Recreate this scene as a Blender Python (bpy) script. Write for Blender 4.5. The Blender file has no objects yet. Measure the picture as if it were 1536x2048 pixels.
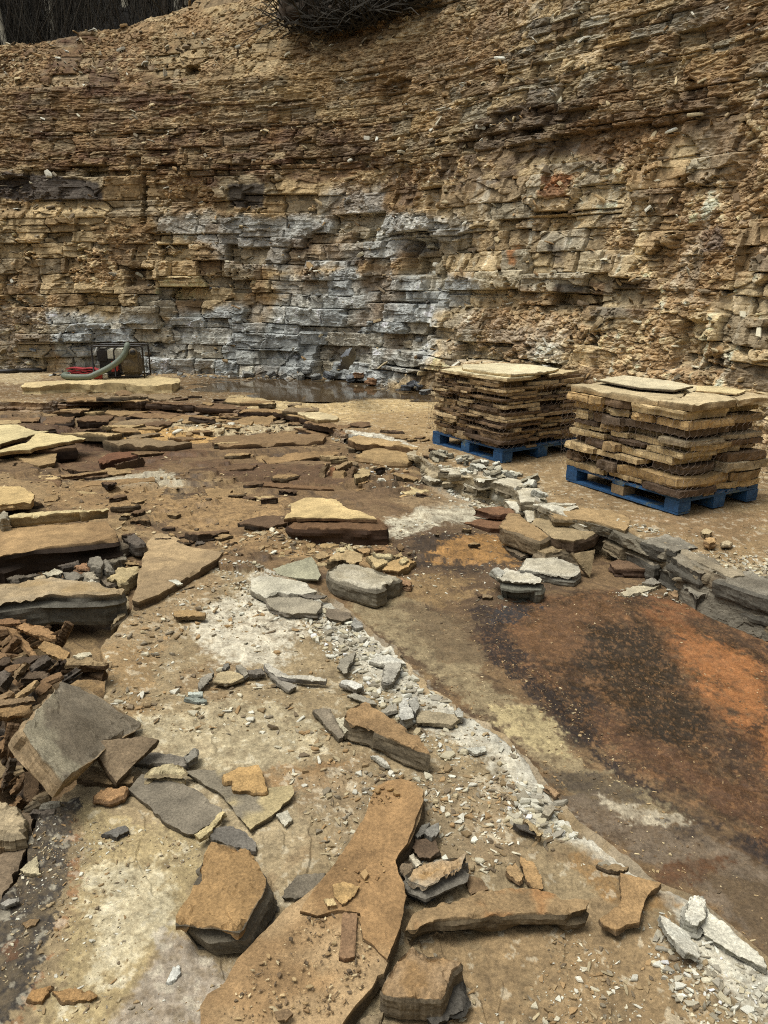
import bpy, math, random
import numpy as np
from mathutils import Vector, Matrix
from mathutils.geometry import delaunay_2d_cdt
random.seed(7)
RNG = np.random.RandomState(11)
scene = bpy.context.scene
COL = scene.collection

# ------------------------------------------------------------------ camera
F = 1537.0
TH = math.radians(16.6)
CAMZ = 2.05
CT, ST = math.cos(TH), math.sin(TH)
BZ = 0.25            # level of the upper bench
SZ = 0.06            # level of the dusty foreground slab

def ray(u, v):
    a = (u - 768.0) / F
    b = (1024.0 - v) / F
    return np.array([a, CT + b * ST, -ST + b * CT])

def P(u, v, z=0.0):
    d = ray(u, v)
    t = (z - CAMZ) / d[2]
    return np.array([d[0] * t, d[1] * t, z])

def project(x, y, z):
    dy, dz = y, z - CAMZ
    dep = dy * CT - dz * ST
    up = dy * ST + dz * CT
    return 768 + F * x / dep, 1024 - F * up / dep

CROPS = {'A': (0, 1500, 2.4), 'B': (560, 1500, 2.4), 'C': (960, 1450, 2.6667), 'D': (0, 1150, 3.0),
         'E': (400, 1100, 2.56), 'F': (960, 960, 2.6667), 'G': (0, 760, 3.0), 'H': (512, 760, 3.0),
         'I': (0, 400, 2.0), 'J': (768, 400, 2.0), 'K': (20, 660, 4.2667), 'X': (0, 0, 1.0)}

def px(crop, pts):
    ox, oy, s = CROPS[crop]
    return [(ox + x / s, oy + y / s) for x, y in pts]

SAT = .83
def lin(c, k=1.0):
    out = []
    for q in c:
        q = q / 255.0
        out.append((q / 12.92 if q <= .04045 else ((q + .055) / 1.055) ** 2.4) * k)
    out = np.array(out); y = out @ np.array([.3, .6, .1])
    return (y + (out - y) * SAT) * np.array([.97, 1.01, .98])

# ------------------------------------------------------------------ noise
def _h(ix, iy, seed):
    ix = ix.astype(np.int64).astype(np.uint32); iy = iy.astype(np.int64).astype(np.uint32)
    h = ix * np.uint32(374761393) + iy * np.uint32(668265263) + np.uint32((seed * 2246822519) & 0xffffffff)
    h = (h ^ (h >> np.uint32(13))) * np.uint32(1274126177)
    h = h ^ (h >> np.uint32(16))
    h = h * np.uint32(2654435761)
    h = h ^ (h >> np.uint32(15))
    return h.astype(np.float64) / 4294967296.0

def vnoise(x, y, seed=0):
    x = np.asarray(x, float); y = np.asarray(y, float)
    x, y = np.broadcast_arrays(x, y)
    ix = np.floor(x); iy = np.floor(y)
    fx = x - ix; fy = y - iy
    fx = fx * fx * (3 - 2 * fx); fy = fy * fy * (3 - 2 * fy)
    a = _h(ix, iy, seed); b = _h(ix + 1, iy, seed); c = _h(ix, iy + 1, seed); d = _h(ix + 1, iy + 1, seed)
    return (a + (b - a) * fx + (c - a) * fy + (a - b - c + d) * fx * fy) * 2 - 1

def fbm(x, y, seed=0, octv=4, gain=.5):
    t = 0; amp = 1; s = 0
    x = np.asarray(x, float); y = np.asarray(y, float)
    for o in range(octv):
        t = t + amp * vnoise(x * 2 ** o + 17.3 * o, y * 2 ** o - 9.1 * o, seed + o)
        s += amp; amp *= gain
    return t / s * 1.6

def voronoi(x, y, seed=0, jit=.9):
    ix = np.floor(x); iy = np.floor(y)
    d1 = np.full(x.shape, 9.); d2 = np.full(x.shape, 9.)
    cx = np.zeros(x.shape); cy = np.zeros(x.shape); hid = np.zeros(x.shape)
    for i in (-1, 0, 1):
        for j in (-1, 0, 1):
            gx = ix + i; gy = iy + j
            px_ = gx + .5 + jit * (_h(gx, gy, seed) - .5)
            py_ = gy + .5 + jit * (_h(gx, gy, seed + 1) - .5)
            d = np.hypot(px_ - x, py_ - y)
            m = d < d1
            d2 = np.where(m, d1, np.minimum(d2, d))
            cx = np.where(m, px_, cx); cy = np.where(m, py_, cy); hid = np.where(m, _h(gx, gy, seed + 2), hid)
            d1 = np.where(m, d, d1)
    return d1, d2, cx, cy, hid

def sstep(a, b, x):
    t = np.clip((x - a) / (b - a), 0, 1)
    return t * t * (3 - 2 * t)

def sdf(poly, x, y):
    """signed distance to a closed polygon, positive inside"""
    poly = np.asarray(poly, float)
    d = np.full(x.shape, 1e18); ins = np.zeros(x.shape, bool)
    n = len(poly)
    for i in range(n):
        ax, ay = poly[i]; bx, by = poly[(i + 1) % n]
        ex, ey = bx - ax, by - ay
        L = ex * ex + ey * ey + 1e-12
        t = np.clip(((x - ax) * ex + (y - ay) * ey) / L, 0, 1)
        d = np.minimum(d, (x - ax - t * ex) ** 2 + (y - ay - t * ey) ** 2)
        if ay != by:
            c = ((ay > y) != (by > y)) & (x < (bx - ax) * (y - ay) / (by - ay) + ax)
            ins ^= c
    d = np.sqrt(d)
    return np.where(ins, d, -d)

# ------------------------------------------------------------------ objects
def tag(o, label=None, cat=None, group=None, kind=None):
    if label: o['label'] = label
    if cat: o['category'] = cat
    if group: o['group'] = group
    if kind: o['kind'] = kind
    return o

def mesh_np(name, V, faces, cols=None, mat=None, smooth=False, parent=None, loc=None):
    """faces: an (n,k) array, or a list of such arrays"""
    me = bpy.data.meshes.new(name)
    V = np.asarray(V, np.float32)
    if loc is not None:
        V = V - np.asarray(loc, np.float32)
    fl = faces if isinstance(faces, list) else [faces]
    fl = [np.asarray(f, np.int32) for f in fl if len(f)]
    me.vertices.add(len(V)); me.vertices.foreach_set('co', V.ravel())
    li = np.concatenate([f.ravel() for f in fl])
    cnt = np.concatenate([np.full(len(f), f.shape[1], np.int32) for f in fl])
    st = np.concatenate([[0], np.cumsum(cnt)[:-1]]).astype(np.int32)
    me.loops.add(len(li)); me.loops.foreach_set('vertex_index', li)
    me.polygons.add(len(cnt)); me.polygons.foreach_set('loop_start', st); me.polygons.foreach_set('loop_total', cnt)
    me.polygons.foreach_set('use_smooth', np.full(len(cnt), bool(smooth)))
    me.update(calc_edges=True)
    if cols is not None:
        a = me.color_attributes.new('Col', 'FLOAT_COLOR', 'POINT')
        c4 = np.ones((len(V), 4), np.float32); cols = np.asarray(cols); c4[:, :cols.shape[1]] = cols
        a.data.foreach_set('color', c4.ravel())
    if mat: me.materials.append(mat)
    o = bpy.data.objects.new(name, me); COL.objects.link(o)
    if loc is not None: o.location = loc
    if parent: o.parent = parent
    return o

def empty(name, loc=(0, 0, 0), rz=0.0):
    o = bpy.data.objects.new(name, None); COL.objects.link(o)
    o.location = loc; o.rotation_euler = (0, 0, rz); o.empty_display_size = .1
    return o

class MB:
    def __init__(s): s.V = []; s.Fq = []; s.C = []
    def box(s, lo, hi, c=(1, 1, 1), M=None, jit=0, bev=0):
        x0, y0, z0 = lo; x1, y1, z1 = hi
        p = [(x0, y0, z0), (x1, y0, z0), (x1, y1, z0), (x0, y1, z0), (x0, y0, z1), (x1, y0, z1), (x1, y1, z1), (x0, y1, z1)]
        b = len(s.V)
        for q in p:
            q = Vector(q)
            if jit: q += Vector([random.uniform(-jit, jit) for _ in range(3)])
            s.V.append(tuple(M @ q if M else q)); s.C.append(c)
        for f in ((0, 3, 2, 1), (4, 5, 6, 7), (0, 1, 5, 4), (1, 2, 6, 5), (2, 3, 7, 6), (3, 0, 4, 7)):
            s.Fq.append([b + i for i in f])
    def tube(s, pts, r, n=10, c=(1, 1, 1), cap=True):
        pts = [Vector(p) for p in pts]
        rs = r if isinstance(r, (list, tuple)) else [r] * len(pts)
        b = len(s.V); up = None
        for i, p in enumerate(pts):
            t = (pts[min(i + 1, len(pts) - 1)] - pts[max(i - 1, 0)]).normalized()
            if up is None:
                up = t.orthogonal().normalized()
            else:
                up = (up - t * up.dot(t)).normalized()
            w = t.cross(up)
            for k in range(n):
                a = 2 * math.pi * k / n
                s.V.append(tuple(p + (up * math.cos(a) + w * math.sin(a)) * rs[i])); s.C.append(c)
        for i in range(len(pts) - 1):
            for k in range(n):
                s.Fq.append([b + i * n + k, b + i * n + (k + 1) % n, b + (i + 1) * n + (k + 1) % n, b + (i + 1) * n + k])
        if cap:
            for e, i0 in ((0, b), (1, b + (len(pts) - 1) * n)):
                s.V.append(tuple(pts[0] if e == 0 else pts[-1])); s.C.append(c); ci = len(s.V) - 1
                for k in range(n):
                    f = [ci, i0 + k, i0 + (k + 1) % n, ci]
                    s.Fq.append(f[:3] + [f[2]] if False else [ci, i0 + k, i0 + (k + 1) % n])
    def build(s, name, mat, parent=None, smooth=False, loc=None):
        q = [f for f in s.Fq if len(f) == 4]; t = [f for f in s.Fq if len(f) == 3]
        return mesh_np(name, s.V, [np.array(x) for x in (q, t) if x], np.array(s.C), mat, smooth, parent, loc)

# ------------------------------------------------------------------ materials
def newmat(name):
    m = bpy.data.materials.new(name); m.use_nodes = True
    nt = m.node_tree; nt.nodes.clear()
    o = nt.nodes.new('ShaderNodeOutputMaterial'); b = nt.nodes.new('ShaderNodeBsdfPrincipled')
    nt.links.new(b.outputs[0], o.inputs[0])
    return m, nt, b

def N(nt, t, **kw):
    n = nt.nodes.new(t)
    for k, v in kw.items():
        if k.startswith('i_'): n.inputs[k[2:].replace('_', ' ')].default_value = v
        else: setattr(n, k, v)
    return n

def stone_mat(name, scale=1.0, rough=.9, bump=.5, var=.5, fine=1.0, spec=.25, dist=.012):
    m, nt, b = newmat(name); L = nt.links.new
    tc = N(nt, 'ShaderNodeTexCoord')
    at = N(nt, 'ShaderNodeAttribute', attribute_name='Col')
    oi = N(nt, 'ShaderNodeObjectInfo')
    mul = N(nt, 'ShaderNodeMix', data_type='RGBA', blend_type='MULTIPLY'); mul.inputs[0].default_value = 1
    L(at.outputs['Color'], mul.inputs[6]); L(oi.outputs['Color'], mul.inputs[7])
    n1 = N(nt, 'ShaderNodeTexNoise', i_Scale=9 * scale, i_Detail=8.0, i_Roughness=.68)
    n2 = N(nt, 'ShaderNodeTexNoise', i_Scale=70 * scale * fine, i_Detail=6.0, i_Roughness=.75)
    n3 = N(nt, 'ShaderNodeTexNoise', i_Scale=230 * scale * fine, i_Detail=2.0, i_Roughness=.6)
    for n in (n1, n2, n3): L(tc.outputs['Object'], n.inputs['Vector'])
    def mr(src, a, c, lo, hi):
        r = N(nt, 'ShaderNodeMapRange'); r.inputs[1].default_value = a; r.inputs[2].default_value = c
        r.inputs[3].default_value = lo; r.inputs[4].default_value = hi; L(src, r.inputs[0]); return r.outputs[0]
    def mm(op, x, y):
        q = N(nt, 'ShaderNodeMath', operation=op)
        for i, z in enumerate((x, y)):
            if isinstance(z, (int, float)): q.inputs[i].default_value = z
            else: L(z, q.inputs[i])
        return q.outputs[0]
    f1 = mr(n1.outputs[0], .3, .7, 1 - var * .6, 1 + var * .6)
    f2 = mr(n2.outputs[0], .3, .7, 1 - var * .85, 1 + var * .85)
    f3 = mr(n3.outputs[0], .62, .75, 1.0, 1.0 + var * .9)
    v = mm('MULTIPLY', mm('MULTIPLY', f1, f2), f3)
    sc = N(nt, 'ShaderNodeMix', data_type='RGBA', blend_type='MULTIPLY'); sc.inputs[0].default_value = 1
    cmb = N(nt, 'ShaderNodeCombineColor'); 
    for i in range(3): L(v, cmb.inputs[i])
    L(mul.outputs[2], sc.inputs[6]); L(cmb.outputs[0], sc.inputs[7])
    L(sc.outputs[2], b.inputs['Base Color'])
    L(mm('MULTIPLY', at.outputs['Alpha'], rough), b.inputs['Roughness'])
    b.inputs['Specular IOR Level'].default_value = spec
    hsum = mm('ADD', mm('MULTIPLY', n1.outputs[0], 1.0), mm('MULTIPLY', n2.outputs[0], .45))
    bp = N(nt, 'ShaderNodeBump', i_Strength=bump, i_Distance=dist)
    L(hsum, bp.inputs['Height']); L(bp.outputs[0], b.inputs['Normal'])
    return m

def plain_mat(name, c, rough=.6, metal=0.0, var=.25, scale=20, spec=.4):
    m, nt, b = newmat(name); L = nt.links.new
    tc = N(nt, 'ShaderNodeTexCoord')
    n = N(nt, 'ShaderNodeTexNoise', i_Scale=scale, i_Detail=6.0, i_Roughness=.7); L(tc.outputs['Object'], n.inputs['Vector'])
    r = N(nt, 'ShaderNodeMapRange'); r.inputs[1].default_value = .3; r.inputs[2].default_value = .7
    r.inputs[3].default_value = 1 - var; r.inputs[4].default_value = 1 + var; L(n.outputs[0], r.inputs[0])
    cmb = N(nt, 'ShaderNodeCombineColor')
    for i in range(3): L(r.outputs[0], cmb.inputs[i])
    mx = N(nt, 'ShaderNodeMix', data_type='RGBA', blend_type='MULTIPLY'); mx.inputs[0].default_value = 1
    mx.inputs[6].default_value = (*c, 1); L(cmb.outputs[0], mx.inputs[7])
    L(mx.outputs[2], b.inputs['Base Color'])
    b.inputs['Roughness'].default_value = rough; b.inputs['Metallic'].default_value = metal
    b.inputs['Specular IOR Level'].default_value = spec
    return m

M_GROUND = stone_mat('ground_dust_and_stone', 1.0, .88, .6, .5, 1.0, .3, .012)
M_CLIFF = stone_mat('cliff_sandstone', .55, .93, .7, .55, .45, .2, .03)
M_ROCK = stone_mat('sandstone', 1.5, .86, .55, .5, 1.0, .3, .008)
M_CHIP = stone_mat('stone_chip', 3.0, .9, .3, .3, 1.0, .25, .004)

# ------------------------------------------------------------------ slab-like rocks
USED = {}
def slab_core(name, org, e1, e2, n, poly, t, ctop, cside, taper=0.0, shift=(0, 0), jag=1.0, rough=1.0, strata=None, dust=0.0,
              mat=None, seed=None, res=1.0, patch=None, edge=1.0, down=None):
    """A broken slab: outline poly in the plane (org,e1,e2), thickness t along -n (or along `down`)."""
    seed = random.randint(0, 10 ** 6) if seed is None else seed
    R = np.random.RandomState(seed)
    poly = np.asarray(poly, float)
    ar = .5 * np.sum(poly[:, 0] * np.roll(poly[:, 1], -1) - poly[:, 1] * np.roll(poly[:, 0], -1))
    if ar < 0: poly = poly[::-1]
    size = math.sqrt(abs(ar)) + 1e-4
    nxt = np.roll(poly, -1, 0); el = np.hypot(*(nxt - poly).T)
    per = el.sum()
    h = max(per / 90.0, .004) / res
    # resample
    out = []
    for i in range(len(poly)):
        k = max(1, int(round(el[i] / h)))
        for j in range(k): out.append(poly[i] + (nxt[i] - poly[i]) * j / k)
    out = np.array(out); m = len(out)
    tn = np.roll(out, -1, 0) - np.roll(out, 1, 0); tn /= (np.hypot(*tn.T)[:, None] + 1e-9)
    nr = np.stack([tn[:, 1], -tn[:, 0]], 1)
    s = np.arange(m) * h
    ja = jag * min(.09 * size, .03)
    kx = np.sort(R.uniform(0, per, max(6, int(per / (size * .13))))); ky = R.uniform(-1, 1, len(kx))
    jn = (.75 * np.interp(s, np.concatenate([kx - per, kx, kx + per]), np.tile(ky, 3)) + .5 * fbm(s / (size * .1) + R.rand() * 99, s * 0 + seed % 97, seed, 3, .6)) * ja * .6
    out = out + nr * jn[:, None]
    # interior
    lo, hi = out.min(0), out.max(0)
    g = max(1.5 * h, math.sqrt(abs(ar) / (420 * res)))
    gx, gy = np.meshgrid(np.arange(lo[0], hi[0], g), np.arange(lo[1], hi[1], g))
    gx = gx.ravel() + R.uniform(-.35, .35, gx.size) * g; gy = gy.ravel() + R.uniform(-.35, .35, gy.size) * g
    sd = sdf(out, gx, gy); k = sd > .6 * h
    inner = np.stack([gx[k], gy[k]], 1)
    pts = np.vstack([out, inner]) if len(inner) else out
    edges = [(i, (i + 1) % m) for i in range(m)]
    vo, eo, fo, ov, oe, of = delaunay_2d_cdt([Vector(p) for p in pts], edges, [], 1, 1e-6)
    vo = np.array([(v[0], v[1]) for v in vo]); fo = np.array([f[:3] for f in fo if len(f) == 3], int)
    # map boundary to original indices
    bidx = {}
    for i, o_ in enumerate(ov):
        for q in o_:
            if q < m: bidx[q] = i
    ring = [bidx.get(i) for i in range(m)]
    ring = [r for i, r in enumerate(ring) if r is not None and (i == 0 or r != ring[i - 1])]
    ring = np.array(ring); mm_ = len(ring)
    isb = np.zeros(len(vo), bool); isb[ring] = True
    X, Y = vo[:, 0], vo[:, 1]
    sdv = np.abs(sdf(out, X, Y))
    amp = rough * min(.09 * t, .010 + .005 * size)
    q = .35 * size + .02
    H = fbm(X / q + seed % 31, Y / q, seed + 3, 4, .55) * amp
    # flaky steps on the top face
    stp = fbm(X / (q * 1.2) + 5, Y / (q * 1.2) - seed % 17, seed + 9, 5, .6)
    H -= rough * min(.06 * t, .006) * (sstep(.2, .23, stp) + .6 * sstep(-.3, -.27, stp))
    eb = min(.03, .22 * t + .002) * edge
    H -= np.where(sdv < eb, (1 - sdv / eb) * eb * np.clip(1.6 * fbm(X / q * 2.2, Y / q * 2.2, seed + 5, 3), 0, 1.1), 0)
    # sides
    nl = max(2, min(9, int(round(t / max(h * 1.1, .007)))))
    ts = np.linspace(0, 1, nl + 1)[1:]
    rb = vo[ring]
    tn = np.roll(rb, -1, 0) - np.roll(rb, 1, 0); tn /= (np.hypot(*tn.T)[:, None] + 1e-9)
    nr = np.stack([tn[:, 1], -tn[:, 0]], 1)
    ss = np.cumsum(np.hypot(*(rb - np.roll(rb, 1, 0)).T))
    V2 = [np.column_stack([X, Y, H])]
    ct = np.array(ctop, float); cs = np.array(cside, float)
    pn = fbm(X / (q * 1.2) + 3, Y / (q * 1.2), seed + 21, 4, .6)
    Cc = ct[None] * (1 + .22 * pn[:, None])
    if patch is not None:
        w = sstep(.0, .3, fbm(X / (q * 1.6), Y / (q * 1.6) + 7, seed + 33, 4, .55))[:, None] * .85
        Cc = Cc * (1 - w) + (lin(patch) if max(patch) > 1 else np.array(patch))[None] * w
    if dust:
        w = (sstep(-.3, .5, fbm(X / q, Y / q, seed + 40, 4)) * dust + dust * .5 * (sdv < eb * 1.5))[:, None]
        w = np.clip(w, 0, .9); Cc = Cc * (1 - w) + lin((205, 195, 175))[None] * w
    C2 = [Cc]
    rings = [ring]
    base = len(vo)
    lay = R.uniform(-1, 1, nl + 2) * .5
    grp = np.cumsum(R.rand(nl) < .22)
    sidea = min(.2 * t + .002, .035) * rough
    knots = {}
    def facet(g_):
        if g_ not in knots:
            n_ = max(4, int(ss[-1] / (t * 1.3 + .015))); xk = np.sort(R.uniform(0, ss[-1], n_)); yk = R.uniform(-1, 1, n_)
            knots[g_] = np.interp(ss, np.concatenate([xk - ss[-1], xk, xk + ss[-1]]), np.tile(yk, 3))
        return knots[g_]
    for i, f in enumerate(ts):
        off = sidea * (1.25 * facet(grp[i]) + .6 * lay[grp[i]] + .22 * fbm(ss / (t * .7 + .004), ss * 0 + i * .5, seed + 60, 4, .65)) - taper * f * t
        if i == 0: off = off * .35
        pz = -t * f + fbm(ss / (size * .5), ss * 0 + i, seed + 70, 2) * .1 * t / nl
        if i == nl - 1: off -= .05 * t
        xy = rb + nr * off[:, None] + np.array(shift)[None] * f
        V2.append(np.column_stack([xy, np.full(mm_, 0.) + pz]))
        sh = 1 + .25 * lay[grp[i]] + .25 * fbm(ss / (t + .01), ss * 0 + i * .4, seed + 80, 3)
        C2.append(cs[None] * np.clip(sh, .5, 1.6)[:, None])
        rings.append(base + np.arange(mm_)); base += mm_
    # bottom
    inn = np.where(~isb)[0]
    bmap = np.zeros(len(vo), int); bmap[ring] = rings[-1]
    bmap[inn] = base + np.arange(len(inn))
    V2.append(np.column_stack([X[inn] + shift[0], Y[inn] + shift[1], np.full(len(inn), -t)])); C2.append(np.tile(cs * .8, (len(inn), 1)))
    V2 = np.vstack(V2); C2 = np.clip(np.vstack(C2), .004, .8)
    quads = []
    for a, b_ in zip(rings[:-1], rings[1:]):
        quads.append(np.column_stack([a, b_, np.roll(b_, -1), np.roll(a, -1)]))
    quads = np.vstack(quads)
    bot = bmap[fo][:, ::-1]
    dn = n if down is None else np.array(down, float)
    W = org[None] + V2[:, :1] * e1[None] + V2[:, 1:2] * e2[None] + V2[:, 2:3] * dn[None]
    lo = W.min(0); hi = W.max(0)
    loc = ((lo[0] + hi[0]) / 2, (lo[1] + hi[1]) / 2, lo[2])
    return mesh_np(name, W, [np.vstack([fo, bot]), quads], C2, mat or M_ROCK, False, None, loc)

def fitplane(pts):
    pts = np.asarray(pts, float); c = pts.mean(0)
    n = np.linalg.svd(pts - c)[2][2]
    if n[2] < 0: n = -n
    return c, n

def traced(name, label, crop, pts, zb, t, ctop, cside, cat='rock', tilt=None, group=None, **kw):
    """outline traced on the picture -> its own plane in space. zb: base level; top = zb+t; tilt: {index: z} gives a sloping top."""
    pp = px(crop, pts)
    if tilt:
        c, n = fitplane([P(*pp[i], z) for i, z in tilt.items()])
    else:
        c, n = P(*pp[0], zb + t), np.array([0, 0, 1.])
    W = []
    for u, v in pp:
        d = ray(u, v); o = np.array([0, 0, CAMZ])
        k = np.dot(c - o, n) / np.dot(d, n); W.append(o + d * k)
    W = np.array(W); org = W.mean(0)
    e1 = np.array([1., 0, 0]); e1 = e1 - n * np.dot(e1, n); e1 /= np.linalg.norm(e1); e2 = np.cross(n, e1)
    poly = np.column_stack([(W - org) @ e1, (W - org) @ e2])
    o = slab_core(name, org, e1, e2, n, poly, t, lin(ctop) if max(ctop) > 1 else ctop, lin(cside) if max(cside) > 1 else cside, **kw)
    return tag(o, label, cat, group)

def free_slab(name, label, loc, poly, t, ctop, cside, rz=0, tx=0, ty=0, cat='rock', group=None, **kw):
    """slab at a world point (its top centre), with yaw rz and tilts"""
    M = Matrix.Rotation(rz, 3, 'Z') @ Matrix.Rotation(ty, 3, 'Y') @ Matrix.Rotation(tx, 3, 'X')
    e1, e2, n = [np.array(M.col[i]) for i in range(3)]
    o = slab_core(name, np.array(loc, float), e1, e2, n, poly, t, lin(ctop) if max(ctop) > 1 else ctop, lin(cside) if max(cside) > 1 else cside, **kw)
    return tag(o, label, cat, group)

def rpoly(a, b, n=None, irr=.28):
    n = n or random.randint(5, 7)
    ang = sorted(2 * math.pi * (i + random.uniform(-.3, .3)) / n for i in range(n))
    return [(a * .5 * math.cos(q) * random.uniform(1 - irr, 1 + irr), b * .5 * math.sin(q) * random.uniform(1 - irr, 1 + irr)) for q in ang]

def shard(name, label, crop, p0, p1, w, z0, z1, t, c, cs=None, cat='stone', group=None, roll=0.0, **kw):
    """long splinter of stone lying between two traced points at given heights; w,t in metres"""
    a, b = px(crop, [p0, p1]); A = P(*a, z0); B = P(*b, z1)
    d = B - A; L = np.linalg.norm(d); e1 = d / L
    e2 = np.cross([0, 0, 1.], e1); e2 /= np.linalg.norm(e2); n = np.cross(e1, e2)
    if roll:
        cr, sr = math.cos(roll), math.sin(roll); e2, n = e2 * cr + n * sr, n * cr - e2 * sr
    poly = [(-L / 2, -w * random.uniform(.2, .5)), (-L * .1, -w * random.uniform(.4, .6)), (L / 2, -w * random.uniform(.15, .5)),
            (L / 2 * random.uniform(.8, 1), w * random.uniform(.2, .5)), (L * .05, w * random.uniform(.35, .6)), (-L / 2 * random.uniform(.8, 1), w * random.uniform(.2, .5))]
    o = slab_core(name, (A + B) / 2, e1, e2, n, poly, t, lin(c), lin(cs or [q * .8 for q in c]), res=.6, **kw)
    return tag(o, label, cat, group)
# ------------------------------------------------------------------ the quarry floor
def dense(pts, step, amp, seed, closed=False):
    pts = np.asarray(pts, float); out = []
    for a, b in zip(pts[:-1], pts[1:]):
        k = max(1, int(np.hypot(*(b - a)) / step)); out += [a + (b - a) * i / k for i in range(k)]
    out.append(pts[-1]); out = np.array(out)
    t = np.gradient(out, axis=0); t /= np.hypot(*t.T)[:, None] + 1e-9
    n = np.column_stack([-t[:, 1], t[:, 0]])
    s = np.concatenate([[0], np.cumsum(np.hypot(*np.diff(out, axis=0).T))])
    kn = np.arange(0, s[-1] + step * 8, step * 4.5); rk = np.random.RandomState(seed)
    kn = kn + rk.uniform(-1, 1, len(kn)) * step * 1.8
    w = np.interp(s, kn, rk.uniform(-1, 1, len(kn))) * .8 + fbm(s / (step * 10), s * 0, seed + 4, 3, .5) * .8
    return out + n * (w * amp)[:, None]

BENCH_PX = [(-900, 800), (-300, 801), (0, 803), (90, 806), (112, 799), (200, 795), (300, 800), (420, 812), (545, 818), (600, 830), (650, 845), (690, 866),
            (760, 876), (835, 900), (852, 930), (930, 945), (1000, 962), (1055, 985), (1076, 1012), (1130, 1030), (1200, 1046), (1262, 1066),
            (1330, 1092), (1400, 1132), (1480, 1165), (1536, 1183), (1700, 1240), (2000, 1350), (2500, 1600)]
BENCH = dense([P(u, v, BZ)[:2] for u, v in BENCH_PX], .035, .05, 5)
BENCH_POLY = np.vstack([BENCH, [[60, 1], [60, 60], [-60, 60], [-60, BENCH[0][1]]]])
SLAB_PX_R = [(1900, 2300), (1640, 2040), (1534, 1926), (1519, 1907), (1477, 1874), (1440, 1836), (1416, 1812), (1400, 1800), (1369, 1788), (1320, 1761), (1249, 1716), (1185, 1675), (1151, 1652),
             (1121, 1611), (1091, 1566), (1065, 1525), (1016, 1480), (960, 1440), (927, 1416), (884, 1389), (841, 1362), (814, 1327), (798, 1299),
             (775, 1280), (724, 1252), (705, 1229), (689, 1213), (654, 1194), (634, 1182), (587, 1160), (529, 1146), (440, 1138), (430, 1125), (360, 1165), (265, 1207),
             (255, 1232), (232, 1258), (203, 1276), (190, 1300), (215, 1340), (190, 1450), (150, 1560), (75, 1619), (42, 1725), (0, 1800), (-80, 1960), (-160, 2200)]
SLABE = dense([P(u, v, SZ)[:2] for u, v in SLAB_PX_R], .02, .018, 9)
SLAB_POLY = np.vstack([SLABE, [[-1.5, .1], [0, -3], [4, -3]]])

MIDP = [np.array([P(u, v, .04)[:2] for u, v in q]) for q in (
    [(-400, 1200), (0, 1150), (250, 1130), (440, 1100), (600, 1070), (770, 1060), (850, 1000), (700, 985), (660, 960), (300, 960), (0, 960), (-400, 960)],)]
PUD = np.array([P(u, v, BZ)[:2] for u, v in [(380, 768), (430, 752), (600, 750), (720, 757), (800, 768), (868, 785), (850, 795), (760, 790), (700, 783), (672, 797), (640, 803), (600, 797), (560, 792), (520, 783), (440, 780)]])

def ground_h(x, y, full=True):
    x = np.asarray(x, float); y = np.asarray(y, float)
    sb = np.full(x.shape, -9.); 
    far = y > 20
    sb = sdf(BENCH_POLY[::1], x, y)
    ss = sdf(SLAB_POLY, x, y)
    z = fbm(x * .7, y * .7, 3, 3) * .02
    # pit floor in thin broken sheets
    d = .5 + .5 * fbm(x * .8 + 40 + .3 * y, y * 1.5, 77, 4, .42)
    sheets = .040 * sstep(.45, .458, d) + .035 * sstep(.62, .628, d) + .035 * sstep(.30, .308, d)
    near = sstep(4.6, 5.4, y) * sstep(1.2, .2, x)
    z = z + sheets * near + near * .02
    z = z - .10 * sstep(-.9, -1.5, x) * sstep(4.9, 4.3, y)
    # slight fall of the rust floor
    slab = SZ * sstep(.0, .012, ss) 
    slabz = slab + fbm(x * 1.3, y * 1.3, 31, 4) * .012 * (ss > 0)
    st2 = .5 + .5 * fbm(x * 1.6 - 11, y * 2.1, 205, 4, .42)
    slabz = slabz - (ss > 0) * (.007 * sstep(.40, .405, st2) + .009 * sstep(.6, .605, st2) + .006 * sstep(.72, .725, st2)) * sstep(.1, .3, ss)
    # crumbled edge band
    eb = sstep(.16, .03, ss) * (ss > 0)
    slabz = slabz + eb * (fbm(x * 14, y * 14, 8, 3) * .012 - .008)
    z = np.where(ss > 0, slabz, z)
    bz = BZ + fbm(x * .6, y * .6, 12, 4) * .018 + sstep(.25, 0, sb) * fbm(x * 9, y * 9, 15, 3) * .014
    sp = sdf(PUD, x, y) + fbm(x * .9, y * 2.2, 44, 4) * .35
    bz = bz - .035 * sstep(-.35, .12, sp)
    z = z * (sb <= 0) + (sb > 0) * (z + (bz - z) * sstep(.015, .04, sb))
    z = z + fbm(x * 6, y * 6, 51, 4) * .006 + fbm(x * 28, y * 28, 52, 4, .65) * .0032
    if full: return z, sb, ss, sp
    return z

def ground_at(x, y):
    return float(ground_h(np.array([x]), np.array([y]), False)[0])

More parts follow.
